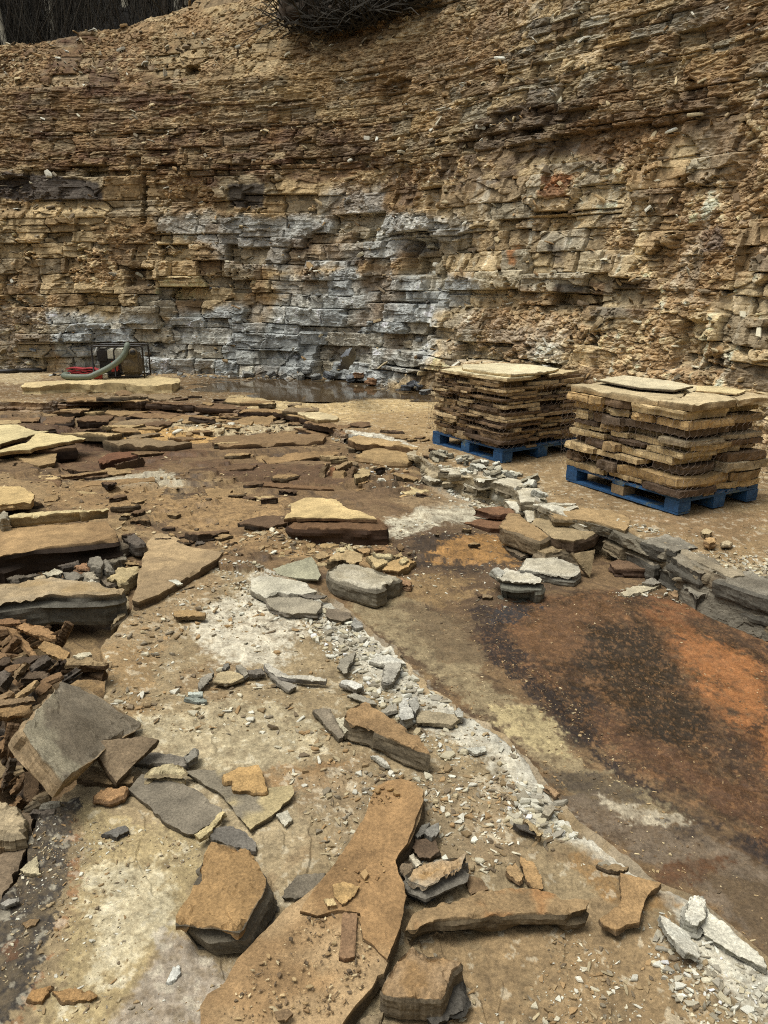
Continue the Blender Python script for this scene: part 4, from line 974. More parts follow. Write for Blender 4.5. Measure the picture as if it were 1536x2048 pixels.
T('rock_slab', 'large pale pointed slab overhanging a dark block at left', 'G', [(-160, 440), (0, 420), (150, 375), (232, 310), (300, 320), (420, 328), (512, 340), (502, 350), (350, 375), (200, 405), (180, 416), (60, 424), (0, 434), (-160, 452)], .2, .045, (204, 180, 122), (150, 118, 68), jag=.3)
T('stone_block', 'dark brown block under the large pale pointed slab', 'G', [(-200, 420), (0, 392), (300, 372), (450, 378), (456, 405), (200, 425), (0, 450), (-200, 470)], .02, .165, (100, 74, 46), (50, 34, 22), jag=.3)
T('long_stone', 'red-brown long block lying left of the middle', 'G', [(588, 478), (640, 440), (720, 428), (1052, 412), (1056, 424), (850, 442), (652, 480), (600, 498)], .03, .10, (116, 74, 44), (70, 42, 28), jag=.2)
T('rock_slab', 'brown plate leaning on the red-brown long block', 'G', [(690, 506), (850, 465), (870, 490), (862, 516), (700, 542)], .0, .035, (128, 96, 60), (84, 62, 40), tilt={0: .12, 1: .16, 4: .05})
T('rock_slab', 'thin tan step of rock at far left', 'G', [(110, 545), (250, 555), (362, 578), (310, 606), (262, 590), (150, 570)], .04, .05, (190, 158, 102), (134, 104, 62))
T('long_stone', 'low brown strip of rock right of the thin tan step', 'G', [(360, 570), (480, 556), (640, 540), (640, 548), (480, 568), (370, 580)], .04, .04, (150, 118, 74), (96, 70, 44), jag=.2)
T('rock_slab', 'flat ochre plate with a dark front edge in the left middle', 'G', [(965, 580), (1012, 545), (1100, 525), (1212, 575), (1202, 612), (1130, 600), (1040, 590)], .04, .05, (166, 130, 76), (92, 66, 42))
T('long_stone', 'dark squared beam of rock below the back ledge', 'X', [(424, 884), (436, 872), (520, 868), (640, 866), (652, 872), (645, 882), (560, 886), (440, 890)], .04, .155, (132, 102, 64), (66, 44, 26), jag=.15, rough=.6)
T('long_stone', 'long thin brown plank of rock in front of the dark squared beam', 'X', [(402, 940), (560, 923), (690, 917), (702, 925), (560, 934), (410, 950)], .04, .055, (128, 100, 66), (58, 40, 26), jag=.2)
T('long_stone', 'narrow rust-brown plank of rock ending at the broken heap', 'X', [(490, 968), (520, 962), (600, 966), (665, 972), (668, 978), (590, 975)], .03, .045, (120, 88, 54), (80, 56, 36), jag=.2)
T('rock_slab', 'large brown triangular slab split from the foreground slab', 'G', [(792, 1318), (800, 1300), (826, 1190), (852, 1080), (890, 960), (930, 920), (1000, 915), (1050, 935), (1100, 970), (1150, 1000), (1250, 1018), (1334, 1032), (1300, 1070), (1100, 1190), (950, 1282), (830, 1330)], .045, .075, (172, 142, 98), (92, 72, 48), jag=.3, res=1.5, patch=(146, 120, 84), rough=.6)
T('rock_slab', 'narrow grey wedge in the gap left of the big triangular slab', 'D', [(760, 118), (772, 160), (752, 240), (682, 288), (662, 306), (702, 230), (742, 130)], .02, .06, (140, 120, 86), (90, 76, 54))
CH = [('G', [(535, 1072), (580, 1050), (622, 1082), (602, 1128), (550, 1122)], .1, .1, GRY), ('G', [(596, 1092), (640, 1072), (690, 1140), (640, 1150)], .07, .09, GRY), ('G', [(640, 1182), (722, 1120), (830, 1108), (836, 1145), (722, 1212)], .05, .1, (184, 160, 110)),
      ('G', [(250, 1150), (330, 1135), (382, 1148), (340, 1168), (270, 1166)], .1, .1, (190, 178, 150)), ('G', [(380, 1152), (450, 1146), (502, 1170), (440, 1206), (400, 1190)], .1, .08, GRY), ('G', [(502, 1150), (560, 1146), (592, 1184), (520, 1190)], .1, .08, (160, 146, 122)),
      ('G', [(340, 1106), (470, 1084), (472, 1100), (350, 1116)], .1, .07, DGR), ('G', [(735, 945), (800, 912), (872, 978), (812, 985)], .1, .1, DGR), ('G', [(710, 972), (750, 946), (772, 988), (722, 1008)], .08, .08, (120, 104, 82)),
      ('G', [(450, 1110), (520, 1090), (530, 1130), (460, 1130)], .1, .08, (150, 108, 70)), ('G', [(640, 1080), (750, 1040), (760, 1070), (680, 1090)], .05, .08, (128, 116, 96)), ('G', [(780, 1000), (860, 985), (850, 1020), (790, 1030)], .05, .06, (140, 120, 90)),
      ('G', [(200, 1180), (260, 1172), (290, 1195), (220, 1200)], .12, .08, (170, 150, 116)), ('G', [(40, 1185), (200, 1155), (250, 1160), (90, 1195)], .12, .08, (104, 92, 76)), ('G', [(510, 1215), (550, 1195), (590, 1220)], .12, .06, (190, 180, 158)), ('G', [(600, 1190), (650, 1150), (700, 1215), (640, 1235)], .06, .06, (120, 104, 84)),
      ('G', [(360, 730), (430, 700), (480, 715), (450, 745), (370, 750)], .05, .06, GRY), ('G', [(870, 870), (940, 835), (960, 860), (900, 890)], .04, .06, (140, 112, 76)), ('G', [(1170, 985), (1200, 930), (1245, 925), (1225, 975)], .03, .1, DGR), ('G', [(1220, 985), (1360, 985), (1490, 965), (1440, 990), (1270, 1005)], .03, .06, (150, 118, 78)),
      ('G', [(1340, 1040), (1400, 1005), (1460, 1030), (1440, 1070), (1380, 1085)], .03, .07, (172, 158, 126)), ('G', [(680, 800), (750, 790), (740, 820), (690, 825)], .05, .06, BRN2), ('G', [(1005, 880), (1080, 860), (1075, 885), (1030, 895)], .03, .05, (144, 104, 68)), ('G', [(740, 870), (960, 815), (955, 835), (800, 885)], .04, .07, (134, 96, 60))]
for cr, q, zb, t, c in CH:
    T('stone_chunk', ('pale grey angular chunk' if sum(c) > 420 else 'grey-brown angular chunk' if sum(c) > 330 else 'dark angular chunk') + ' among the rubble left of the triangular slab', cr, q, zb - .02, t, c, [k * .8 for k in c], cat='stone', group='angular chunks in the left middle rubble', res=.7)

# -- middle
T('rock_slab', 'yellow-topped flat slab capping the dark block in the middle', 'H', [(205, 735), (300, 705), (400, 700), (480, 715), (512, 740), (520, 752), (562, 770), (640, 790), (726, 828), (500, 825), (380, 820), (200, 825), (165, 828), (212, 780)], .215, .035, (206, 174, 112), (112, 80, 48), jag=.3, res=1.5)
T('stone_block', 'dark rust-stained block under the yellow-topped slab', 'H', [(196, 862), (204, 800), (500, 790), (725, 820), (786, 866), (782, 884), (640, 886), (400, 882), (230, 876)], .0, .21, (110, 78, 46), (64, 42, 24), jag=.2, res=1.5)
HR = [([(0, 1068), (130, 1066), (132, 1084), (0, 1086)], .05, (170, 140, 92)), ([(125, 1048), (200, 990), (232, 1018), (152, 1068)], .08, (186, 158, 104)), ([(195, 1060), (240, 1020), (252, 1058), (212, 1084)], .08, (164, 130, 82)), ([(270, 968), (360, 966), (352, 998), (290, 1006)], .06, (170, 138, 86)),
      ([(380, 982), (480, 960), (502, 988), (402, 1006)], .06, (180, 146, 90)), ([(360, 1094), (440, 1088), (432, 1112), (372, 1112)], .07, (176, 150, 104)), ([(435, 1078), (480, 1038), (562, 1018), (640, 1038), (636, 1078), (572, 1096), (520, 1066)], .12, (184, 154, 104)), ([(530, 985), (560, 978), (590, 1022), (560, 1018)], .07, (190, 170, 122)),
      ([(668, 1050), (702, 1040), (792, 1088), (722, 1122)], .06, (192, 164, 110)), ([(700, 1033), (810, 1038), (806, 1056), (732, 1054)], .08, (188, 168, 122)), ([(760, 1135), (800, 1092), (868, 1060), (962, 1080), (902, 1118), (852, 1146)], .06, (186, 148, 88)), ([(820, 1048), (870, 1030), (880, 1052), (840, 1060)], .06, (170, 142, 94)),
      ([(40, 1040), (80, 985), (125, 1040)], .06, DGR), ([(470, 1010), (540, 1000), (545, 1020), (480, 1030)], .06, (190, 168, 120)), ([(260, 1075), (330, 1040), (345, 1070), (290, 1095)], .07, (178, 146, 96)), ([(600, 1010), (690, 1000), (680, 1030), (640, 1035)], .05, (168, 132, 82)), ([(0, 1000), (60, 985), (70, 1010), (10, 1020)], .05, (150, 120, 78)), ([(350, 1040), (420, 1020), (440, 1050), (370, 1075)], .06, (164, 134, 88)),
      ([(850, 1215), (870, 1185), (930, 1205), (925, 1230)], .05, (160, 120, 80)), ([(700, 1000), (790, 985), (800, 1015), (720, 1025)], .05, (150, 110, 66)), ([(860, 1080), (900, 1050), (920, 1075), (880, 1095)], .08, (200, 176, 122)), ([(300, 1010), (350, 1000), (360, 1030), (310, 1035)], .05, (172, 140, 90))]
for q, t, c in HR:
    T('stone_chunk', 'small angular tan rock in the rubble in front of the yellow-topped slab' if sum(c) < 420 else 'small pale angular rock in the rubble in front of the yellow-topped slab', 'H', q, .02, t, c, [k * .7 for k in c], cat='stone', group='angular rocks in front of the yellow-topped slab', res=.7)
T('stone_block', 'grey dusty block at the top corner of the foreground slab', 'H', [(432, 1132), (480, 1100), (540, 1090), (700, 1128), (852, 1180), (802, 1210), (720, 1250), (600, 1220), (480, 1190), (440, 1162)], .0, .13, (162, 148, 120), (112, 102, 84), jag=.3, dust=.3, res=1.5)
T('rock_slab', 'grey-green thin plate propped left of the grey dusty block', 'H', [(60, 1142), (180, 1100), (330, 1058), (362, 1100), (390, 1168), (370, 1196), (240, 1188), (120, 1160)], .0, .03, (152, 146, 118), (112, 104, 82), tilt={0: .07, 2: .14, 4: .10}, jag=.4)
T('stone_block', 'tan squared block below the far pallet', 'H', [(600, 458), (640, 424), (708, 402), (850, 408), (986, 430), (940, 465), (905, 490), (800, 488), (692, 466)], .0, .2, (164, 132, 82), (140, 110, 68), jag=.3, res=1.4)
T('rock_slab', 'layered tan slab at the bench edge above the tan squared block', 'H', [(550, 350), (600, 328), (700, 338), (740, 350), (862, 368), (978, 402), (960, 412), (860, 392), (720, 380), (600, 376)], .17, .09, (176, 142, 90), (112, 84, 52), jag=.4, res=1.3)
for q, t, zb, c, lb in (([(585, 560), (640, 520), (692, 535), (682, 562), (600, 588)], .07, .1, (172, 146, 98), 'upper small slab stacked left of the tan squared block'), ([(598, 612), (690, 570), (706, 598), (620, 622)], .06, .05, (160, 124, 76), 'middle small slab stacked left of the tan squared block'),
                        ([(575, 652), (700, 618), (702, 638), (600, 668)], .05, .01, (150, 116, 70), 'lowest small slab stacked left of the tan squared block'), ([(700, 600), (830, 590), (840, 615), (720, 630)], .06, .01, (170, 140, 94), 'thin tan slab at the foot of the tan squared block')):
    T('rock_slab', lb, 'H', q, zb, t, c, [k * .72 for k in c], res=.8)
T('rock_slab', 'ochre wedge-shaped plate lying in front of the tan squared block', 'H', [(745, 740), (850, 695), (930, 685), (952, 720), (920, 750), (862, 784)], .0, .05, (186, 150, 90), (140, 104, 58), jag=.3)
T('rock_slab', 'pale flat slab below the white dusted ledge', 'H', [(840, 660), (900, 630), (1030, 638), (1034, 668), (930, 684)], .01, .06, (196, 170, 116), (150, 124, 80))
T('rock_flake', 'pale rounded slab leaning on the white dusted ledge', 'H', [(975, 602), (1000, 580), (1042, 560), (1036, 606), (1000, 622)], .03, .05, (200, 172, 114), (150, 120, 74))
T('rock', 'tan lens-shaped rock on the white streaked floor', 'H', [(840, 836), (900, 806), (922, 812), (880, 842)], .0, .05, (180, 162, 124), (130, 114, 84))
T('rock', 'tan squarish rock beside the lens-shaped rock', 'H', [(915, 822), (950, 800), (962, 826), (930, 842)], .0, .05, (172, 146, 104), (124, 102, 70))
T('rock_flake', 'dark spike of stone standing by the tan squared block', 'H', [(818, 672), (840, 570), (862, 650), (830, 690)], .0, .03, (110, 90, 66), (80, 64, 46), tilt={0: .03, 1: .16, 2: .04})
T('rock_slab', 'pale flat slab lying on the far edge of the bench', 'H', [(215, 172), (340, 174), (496, 222), (490, 232), (370, 240), (250, 195)], BZ, .05, (208, 184, 136), (166, 138, 90), jag=.3)
for p0, p1, w, z0, z1, c in (((372, 655), (412, 505), .10, .02, .26, (120, 96, 64)), ((480, 655), (500, 540), .12, .05, .2, (150, 118, 72)), ((530, 640), (575, 520), .1, .04, .24, (112, 86, 56)), ((430, 640), (470, 520), .08, .04, .22, (140, 92, 50)), ((400, 570), (560, 480), .1, .12, .24, (160, 130, 86)), ((330, 590), (400, 560), .1, .06, .1, (120, 96, 68)), ((500, 590), (600, 640), .1, .08, .06, (140, 110, 68)), ((280, 600), (380, 610), .08, .05, .05, (130, 104, 68)), ((440, 470), (540, 455), .1, .2, .22, (150, 124, 80)), ((390, 450), (510, 460), .08, .2, .22, (170, 140, 92))):
    shard('stone_splinter', 'brown upright splinter in the broken heap left of the tan squared block' if sum(c) < 320 else 'tan splinter in the broken heap left of the tan squared block', 'H', p0, p1, w, z0, z1, .06, c, cat='stone', group='splinters in the broken heap')

# -- right: slabs broken off the bench
T('stone_block', 'brown flat-topped block in front of the slabs over the dark hole', 'F', [(98, 238), (150, 178), (212, 185), (278, 230), (362, 288), (344, 300), (318, 314), (270, 298), (200, 268), (140, 258)], .06, .14, (158, 126, 80), (110, 92, 66), jag=.3, res=1.3)
T('rock_slab', 'wide grey-tan slab sagging over the dark hole', 'F', [(268, 225), (300, 200), (380, 188), (480, 205), (562, 228), (642, 250), (602, 290), (500, 326), (440, 318), (382, 300), (340, 262)], .10, .10, (158, 134, 94), (92, 72, 52), jag=.3, res=1.3)
T('rock_slab', 'bench slab overhanging the dark hole below the near pallet', 'F', [(375, 162), (440, 128), (600, 148), (792, 180), (802, 235), (776, 268), (640, 228), (520, 204), (400, 200)], BZ - .055, .075, (166, 134, 86), (112, 94, 66), jag=.3, res=1.4)
T('stone_block', 'grey-brown broken block below the wide sagging slab', 'F', [(300, 372), (370, 318), (460, 318), (540, 350), (532, 372), (430, 372), (350, 392)], .0, .12, (150, 126, 88), (114, 98, 74), jag=.3, shift=(0, -.03))
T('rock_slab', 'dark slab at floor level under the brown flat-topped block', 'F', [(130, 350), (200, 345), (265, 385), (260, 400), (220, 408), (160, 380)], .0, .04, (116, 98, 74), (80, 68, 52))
T('stone_block', 'grey block with a white dusted top beside the dark hole', 'F', [(215, 470), (252, 412), (410, 406), (525, 450), (536, 482), (500, 510), (400, 500), (290, 478)], .0, .085, (176, 164, 140), (104, 98, 86), jag=.3, dust=.5, res=1.4)
T('stone_block', 'grey boxy block with a crumbling white top on the rust floor', 'F', [(90, 520), (100, 490), (140, 462), (210, 486), (340, 520), (318, 545), (210, 545), (130, 535)], .0, .15, (178, 166, 142), (108, 104, 90), jag=.5, dust=.5, res=1.4, taper=.08)
T('rock_flake', 'pale lump on the left rim of the grey boxy block', 'F', [(58, 478), (100, 462), (132, 490), (110, 520)], .1, .05, (166, 160, 146), (124, 118, 104))
T('rock_slab', 'upright triangular brown plate standing beside the dark hole', 'F', [(492, 392), (616, 370), (602, 440), (590, 524), (540, 455)], 0, .03, (138, 116, 80), (96, 78, 52), tilt={0: .17, 1: .19, 3: .01}, jag=.2)
T('rock_flake', 'pale long flake lying on the rust floor', 'F', [(752, 600), (800, 572), (890, 552), (972, 556), (900, 584), (780, 614)], .0, .03, (186, 170, 138), (140, 126, 100))
T('rock_flake', 'grey flake leaning on the pale long flake', 'F', [(860, 545), (912, 515), (972, 545), (920, 556)], .02, .03, (140, 130, 114), (104, 96, 84))
T('rock', 'small tan rock at the foot of the dark grey ledge', 'F', [(1015, 602), (1040, 582), (1062, 592), (1055, 622), (1030, 618)], .0, .04, (168, 132, 90), (120, 94, 64))
T('stone_block', 'dark red-brown block at the foot of the ledge under the pale rim', 'F', [(690, 440), (740, 420), (880, 428), (965, 460), (960, 480), (830, 476), (720, 470)], .0, .07, (112, 84, 58), (80, 58, 42), jag=.3)
T('long_stone', 'upper red-brown beam of rock left of the brown flat-topped block', 'X', [(948, 1018), (1000, 1012), (1030, 1018), (1028, 1028), (980, 1026)], .07, .06, (126, 88, 56), (82, 54, 34), jag=.2)
T('long_stone', 'lower red-brown beam of rock left of the brown flat-topped block', 'X', [(925, 1044), (962, 1036), (1020, 1040), (1024, 1056), (980, 1056)], .0, .06, (122, 84, 52), (84, 56, 36), jag=.2)
T('rock', 'orange-tan rock sitting on the bench above the ledge at right', 'F', [(1195, 322), (1210, 305), (1250, 303), (1258, 325), (1225, 338)], BZ, .05, (190, 150, 94), (142, 108, 66))
T('rock', 'pale flat rock sitting on the bench above the ledge at right', 'F', [(1180, 268), (1210, 258), (1240, 270), (1225, 285), (1190, 286)], BZ, .035, (190, 166, 122), (140, 118, 82))
T('rock', 'pale rock on the bench next to the orange-tan rock', 'F', [(1290, 328), (1320, 318), (1345, 328), (1330, 342), (1295, 342)], BZ, .03, (186, 164, 126), (140, 120, 88))
T('rock_slab', 'curved thin bed of rock peeling along the dark ledge rim', 'F', [(1075, 365), (1110, 372), (1200, 420), (1300, 462), (1400, 478), (1410, 510), (1340, 512), (1220, 462), (1120, 412), (1070, 392)], BZ - .02, .035, (146, 130, 104), (116, 106, 90), jag=.3)

# -- along the white edge of the slab (crop E)
T('rock_slab', 'white dusted flat slab below the grey-green plate', 'E', [(258, 200), (262, 150), (300, 132), (420, 140), (540, 165), (600, 212), (520, 226), (400, 212), (340, 236)], SZ - .01, .045, (190, 180, 156), (140, 130, 112), jag=.4, dust=.35, res=1.2)
T('rock_slab', 'grey flat slab with a scalloped front on the slab edge', 'E', [(330, 250), (400, 238), (520, 240), (620, 262), (618, 290), (596, 322), (520, 320), (440, 318), (360, 286)], SZ - .005, .04, (152, 140, 118), (110, 100, 86), jag=.4, res=1.2)
T('rock_slab', 'grey thin flake with a dark shadow under it on the white dusted slab', 'E', [(500, 230), (560, 225), (650, 232), (640, 242), (560, 246)], SZ + .02, .012, (110, 100, 86), (80, 72, 62))
T('rock_slab', 'dark brown oval plate on the slab edge', 'E', [(640, 330), (650, 305), (700, 298), (770, 318), (778, 345), (730, 362), (670, 352)], SZ - .005, .03, (120, 104, 84), (96, 84, 68), jag=.3)
T('rock_flake', 'grey wedge rim beside the dark brown oval plate', 'E', [(775, 380), (790, 345), (832, 372), (834, 392), (800, 398)], SZ - .02, .035, (150, 144, 134), (116, 110, 100))
T('long_stone', 'ochre-topped wedge of rock in the centre of the foreground', 'E', [(742, 850), (760, 815), (800, 790), (848, 770), (900, 808), (960, 845), (1060, 912), (1120, 950), (1176, 1040), (1150, 1032), (1060, 1000), (1010, 980), (920, 935), (860, 905), (780, 888)], SZ, .085, (150, 116, 72), (102, 88, 66), jag=.3, res=1.5, shift=(-.01, -.02))
T('rock_slab', 'grey thin plate left of the ochre-topped wedge', 'E', [(575, 820), (610, 808), (668, 812), (700, 870), (740, 925), (740, 945), (712, 962), (650, 905), (610, 852)], SZ, .025, (126, 112, 92), (92, 82, 66), jag=.3)
T('rock_flake', 'white edged knob at the left tip of the ochre-topped wedge', 'E', [(698, 866), (730, 852), (770, 888), (772, 915), (740, 935)], SZ, .04, (184, 172, 144), (136, 124, 100))
T('long_stone', 'long curved grey bar of stone with a white rim', 'E', [(328, 582), (350, 578), (400, 612), (470, 638), (560, 642), (646, 652), (644, 668), (560, 664), (470, 654), (390, 640), (340, 606)], SZ, .03, (170, 160, 144), (112, 104, 96), jag=.2, dust=.4)
T('long_stone', 'grey finger of stone under the curved bar', 'E', [(345, 618), (372, 632), (420, 668), (494, 684), (494, 698), (456, 716), (410, 688), (362, 642)], SZ, .022, (136, 126, 112), (100, 92, 80), jag=.2)
T('rock_slab', 'pale tan plate beside the grey bar on the foreground slab', 'E', [(68, 672), (90, 628), (150, 615), (222, 640), (222, 652), (145, 680), (130, 682)], SZ, .022, (176, 154, 112), (110, 96, 72), jag=.3)
T('rock_flake', 'grey twisted chip left of the pale tan plate', 'E', [(-12, 690), (0, 660), (40, 632), (70, 626), (60, 650), (24, 690), (0, 712)], SZ, .025, (140, 130, 114), (100, 92, 80))
T('rock_flake', 'grey chip at the end of the curved bar', 'E', [(180, 590), (215, 585), (250, 625), (230, 645), (200, 620)], SZ, .022, (142, 132, 114), (104, 96, 82))
T('rock_flake', 'dark chip between the grey chip and the curved bar', 'E', [(240, 615), (320, 605), (330, 628), (290, 636), (250, 632)], SZ, .025, (116, 106, 94), (84, 76, 66))
T('rock_flake', 'rounded grey stone behind the grey chip', 'E', [(115, 605), (120, 580), (145, 572), (148, 592), (130, 606)], SZ, .035, (112, 106, 96), (84, 78, 70))
T('rock_flake', 'grey leaf-shaped plate near the white edge', 'E', [(706, 592), (720, 555), (796, 520), (790, 545), (756, 600), (752, 628), (735, 632)], SZ, .02, (144, 134, 116), (104, 96, 82))
T('rock_flake', 'grey folded chip standing on the white edge', 'E', [(936, 670), (942, 580), (1024, 568), (1024, 605), (985, 670), (962, 676)], SZ + .0, .045, (158, 150, 136), (116, 108, 96), dust=.2)
T('rock_slab', 'white plate leaning behind the grey folded chip', 'E', [(872, 568), (890, 545), (960, 530), (1045, 565), (1055, 580), (1020, 575), (940, 582)], SZ, .025, (196, 190, 176), (150, 142, 126), dust=.4)
T('rock_flake', 'four-sided grey chip with a white top above the ochre-topped wedge', 'E', [(720, 672), (742, 658), (830, 688), (832, 700), (800, 712)], SZ, .03, (196, 190, 178), (120, 112, 100))
T('rock_flake', 'thin grey blade of stone behind the ochre-topped wedge', 'E', [(750, 742), (800, 730), (880, 762), (905, 788), (860, 785)], SZ, .016, (148, 138, 120), (108, 100, 86))
T('rock_flake', 'grey chip right behind the ochre-topped wedge', 'E', [(920, 822), (960, 800), (1005, 780), (1010, 815), (960, 830)], SZ, .022, (156, 146, 128), (112, 104, 90))
T('rock_flake', 'white upright shell-like chip near the white edge', 'E', [(1016, 850), (1020, 780), (1050, 755), (1094, 830), (1098, 856), (1045, 872)], SZ + .005, .05, (182, 176, 164), (134, 126, 112))
T('rock_flake', 'small grey fin next to the shell-like chip', 'E', [(1062, 775), (1110, 748), (1124, 790), (1106, 830)], SZ + .01, .04, (150, 144, 132), (110, 104, 94))
T('rock_slab', 'tan flat plate at the white edge right of the shell-like chip', 'E', [(1106, 880), (1110, 812), (1180, 822), (1300, 836), (1346, 862), (1290, 892)], SZ, .02, (160, 142, 110), (118, 104, 80))
T('rock_flake', 'rounded grey chip at the white edge beyond the tan flat plate', 'E', [(1300, 820), (1322, 800), (1350, 830), (1345, 856), (1318, 850)], SZ, .035, (172, 166, 152), (128, 120, 106))
T('rock_flake', 'white crossed chip right of the ochre-topped wedge', 'E', [(1352, 1005), (1400, 1010), (1460, 1004), (1462, 1025), (1405, 1040)], SZ, .022, (190, 184, 168), (140, 132, 116))
T('rock_flake', 'curled pale grey chip below the ochre-topped wedge', 'E', [(870, 1052), (900, 1046), (950, 1070), (970, 1100), (945, 1095), (905, 1062)], SZ, .02, (184, 176, 160), (140, 132, 116))
T('stone_block', 'small tan block alone on the foreground slab below the triangular slab', 'D', [(1034, 230), (1042, 212), (1130, 206), (1200, 215), (1234, 226), (1230, 240), (1130, 242), (1050, 244)], SZ, .036, (164, 130, 78), (112, 92, 62), jag=.2)
T('stone_stick', 'upper pale grey-green peg of stone on the foreground slab', 'D', [(1128, 700), (1216, 698), (1216, 716), (1128, 716)], SZ + .015, .02, (186, 190, 178), (140, 144, 134), jag=.1)
T('stone_stick', 'lower grey-green peg of stone on the foreground slab', 'D', [(1106, 740), (1112, 724), (1238, 740), (1240, 758), (1180, 758)], SZ, .022, (140, 144, 132), (104, 106, 98), jag=.2)
T('rock_flake', 'white blade of stone across the crack by the triangular slab', 'D', [(985, 22), (1040, 12), (1095, 50), (1070, 58), (1035, 44)], SZ + .04, .016, (200, 194, 176), (150, 142, 124))

# -- plates lying about in the left pit
PLC = [(150, 118, 72), (160, 128, 80), (128, 98, 60), (180, 150, 98), (112, 84, 54), (136, 112, 78), (96, 72, 48)]
PZN = [([(0, 845), (330, 850), (640, 862), (690, 920), (640, 985), (300, 960), (0, 960)], 34, .3, 1.0), ([(0, 965), (580, 965), (570, 1065), (430, 1100), (230, 1040), (0, 1030)], 22, .15, .5), ([(120, 812), (420, 820), (650, 850), (640, 868), (250, 858), (110, 850)], 40, .25, .9),
       ([(690, 880), (840, 910), (1000, 1000), (900, 1010), (780, 990), (700, 960)], 26, .10, .34), ([(780, 1060), (1000, 1060), (1100, 1120), (980, 1190), (820, 1150)], 10, .06, .16), ([(250, 1050), (440, 1090), (300, 1130), (250, 1200)], 14, .08, .18)]
rq = np.random.RandomState(3)
for zi, (poly, n, a0, a1) in enumerate(PZN):
    W = np.array([P(u, v, .04)[:2] for u, v in poly]); lo_, hi_ = W.min(0), W.max(0); k = 0
    while k < n:
        q = rq.uniform(lo_, hi_)
        if sdf(W, q[:1], q[1:])[0] < 0: continue
        k += 1; L_ = a0 + (a1 - a0) * rq.rand() ** 2.2; t = rq.uniform(.025, .06) * (1 + 1.2 * L_); c = PLC[rq.randint(len(PLC))]; z = ground_at(*q); sdk = rq.uniform(.38, .6)  # sdk darkens the side colour: shade and wet of the fronts painted in
        tone = 'pale' if sum(c) > 450 else 'tan' if sum(c) > 340 else 'brown' if sum(c) > 270 else 'dark brown'
        where = ['between the ledges of the far left pit', 'in the rubble of the left pit', 'at the foot of the back ledge', 'by the tan squared block', 'on the dark middle floor', 'beside the big triangular slab'][zi]
        free_slab('stone_plate', tone + ' broken plate of stone lying ' + where, (q[0], q[1], z + t * rq.uniform(.45, .95)), rpoly(L_, L_ * rq.uniform(.35, .8), irr=.35), t, c, [x_ * sdk for x_ in c], rq.uniform(-.5, .5) if rq.rand() < .7 else rq.uniform(0, 3.1), rq.normal(0, .09), rq.normal(0, .07), cat='stone', group=tone + ' broken plates ' + where, res=.6, jag=.7)

rq = np.random.RandomState(8)
for i in range(46):
    u = rq.uniform(855, 1085); v0 = np.interp(u, [850, 930, 1000, 1055, 1085], [940, 950, 968, 995, 1030]); L_ = rq.uniform(.05, .2)
    p = P(u, v0 + rq.uniform(-4, 26), .1); sbv = ground_at(p[0], p[1]); t = rq.uniform(.03, .09)
    c = [(206, 200, 182), (186, 176, 152), (160, 148, 122)][rq.randint(3)]
    free_slab('stone_chunk', ('white dusted' if sum(c) > 560 else 'pale grey') + ' chunk crumbling off the ledge below the far pallet', (p[0], p[1], sbv + t * rq.uniform(.5, 1.1)), rpoly(L_, L_ * .65), t, c, [q * .72 for q in c], rq.uniform(0, 3), rq.normal(0, .2), rq.normal(0, .2), cat='stone', group='chunks crumbling off the ledge below the far pallet', res=.6)

# -- beds breaking off along the ledges
def ledge_run(line_px, zt, L0, L1, dep, th, cols, side, label, group, seed, courses=1, step=.9, jit=.05, pxz=None, cat='stone', dust=0, tilt=.02):
    rr = np.random.RandomState(seed); W = np.array([P(u, v, zt if pxz is None else pxz)[:2] for u, v in line_px]); ss = np.concatenate([[0], np.cumsum(np.hypot(*np.diff(W, axis=0).T))])
    for k in range(courses):
        s = rr.uniform(0, .2)
        while s < ss[-1]:
            L_ = rr.uniform(L0, L1); m = min(s + L_ / 2, ss[-1]); x, y = [np.interp(m, ss, W[:, i]) for i in (0, 1)]
            i = min(max(np.searchsorted(ss, m) - 1, 0), len(W) - 2); d = W[i + 1] - W[i]; an = math.atan2(d[1], d[0]); nx, ny = math.sin(an), -math.cos(an)
            dp = rr.uniform(*dep); t = rr.uniform(*th); o = rr.uniform(-jit, jit) + k * .02; c = cols[rr.randint(len(cols))]
            q = [(-L_ / 2, -dp * .5), (-L_ * .1, -dp * rr.uniform(.42, .58)), (L_ / 2 * rr.uniform(.88, 1), -dp * rr.uniform(.4, .55)), (L_ / 2, dp * .4), (0, dp * .55), (-L_ / 2 * rr.uniform(.88, 1), dp * .45)]
            z = zt + rr.uniform(-.006, .012) - k * th[1]
            free_slab('stone_block', label[min(k, len(label) - 1)], (x - nx * (dp * .5 - .05 - o), y - ny * (dp * .5 - .05 - o), z), q, t, c, side, an + rr.normal(0, .05 + tilt * 2), rr.normal(0, tilt), rr.normal(0, tilt), cat=cat, group=group[min(k, len(group) - 1)], jag=.6, dust=dust, res=1.0)
            s += L_ * rr.uniform(step, step + .35)
DG = [(128, 114, 92), (116, 106, 90), (138, 120, 94)]
ledge_run([(1262, 1070), (1330, 1094), (1400, 1134), (1480, 1167), (1536, 1185), (1700, 1242), (1900, 1310)], BZ + .004, .28, .62, (.22, .34), (.10, .125), DG, (84, 78, 68), ['dark grey block in the upper bed of the ledge beside the rust floor', 'dark grey block in the lower bed of the ledge beside the rust floor'], ['upper bed blocks of the dark grey ledge', 'lower bed blocks of the dark grey ledge'], 51, 2, .98, .03, dust=.12)
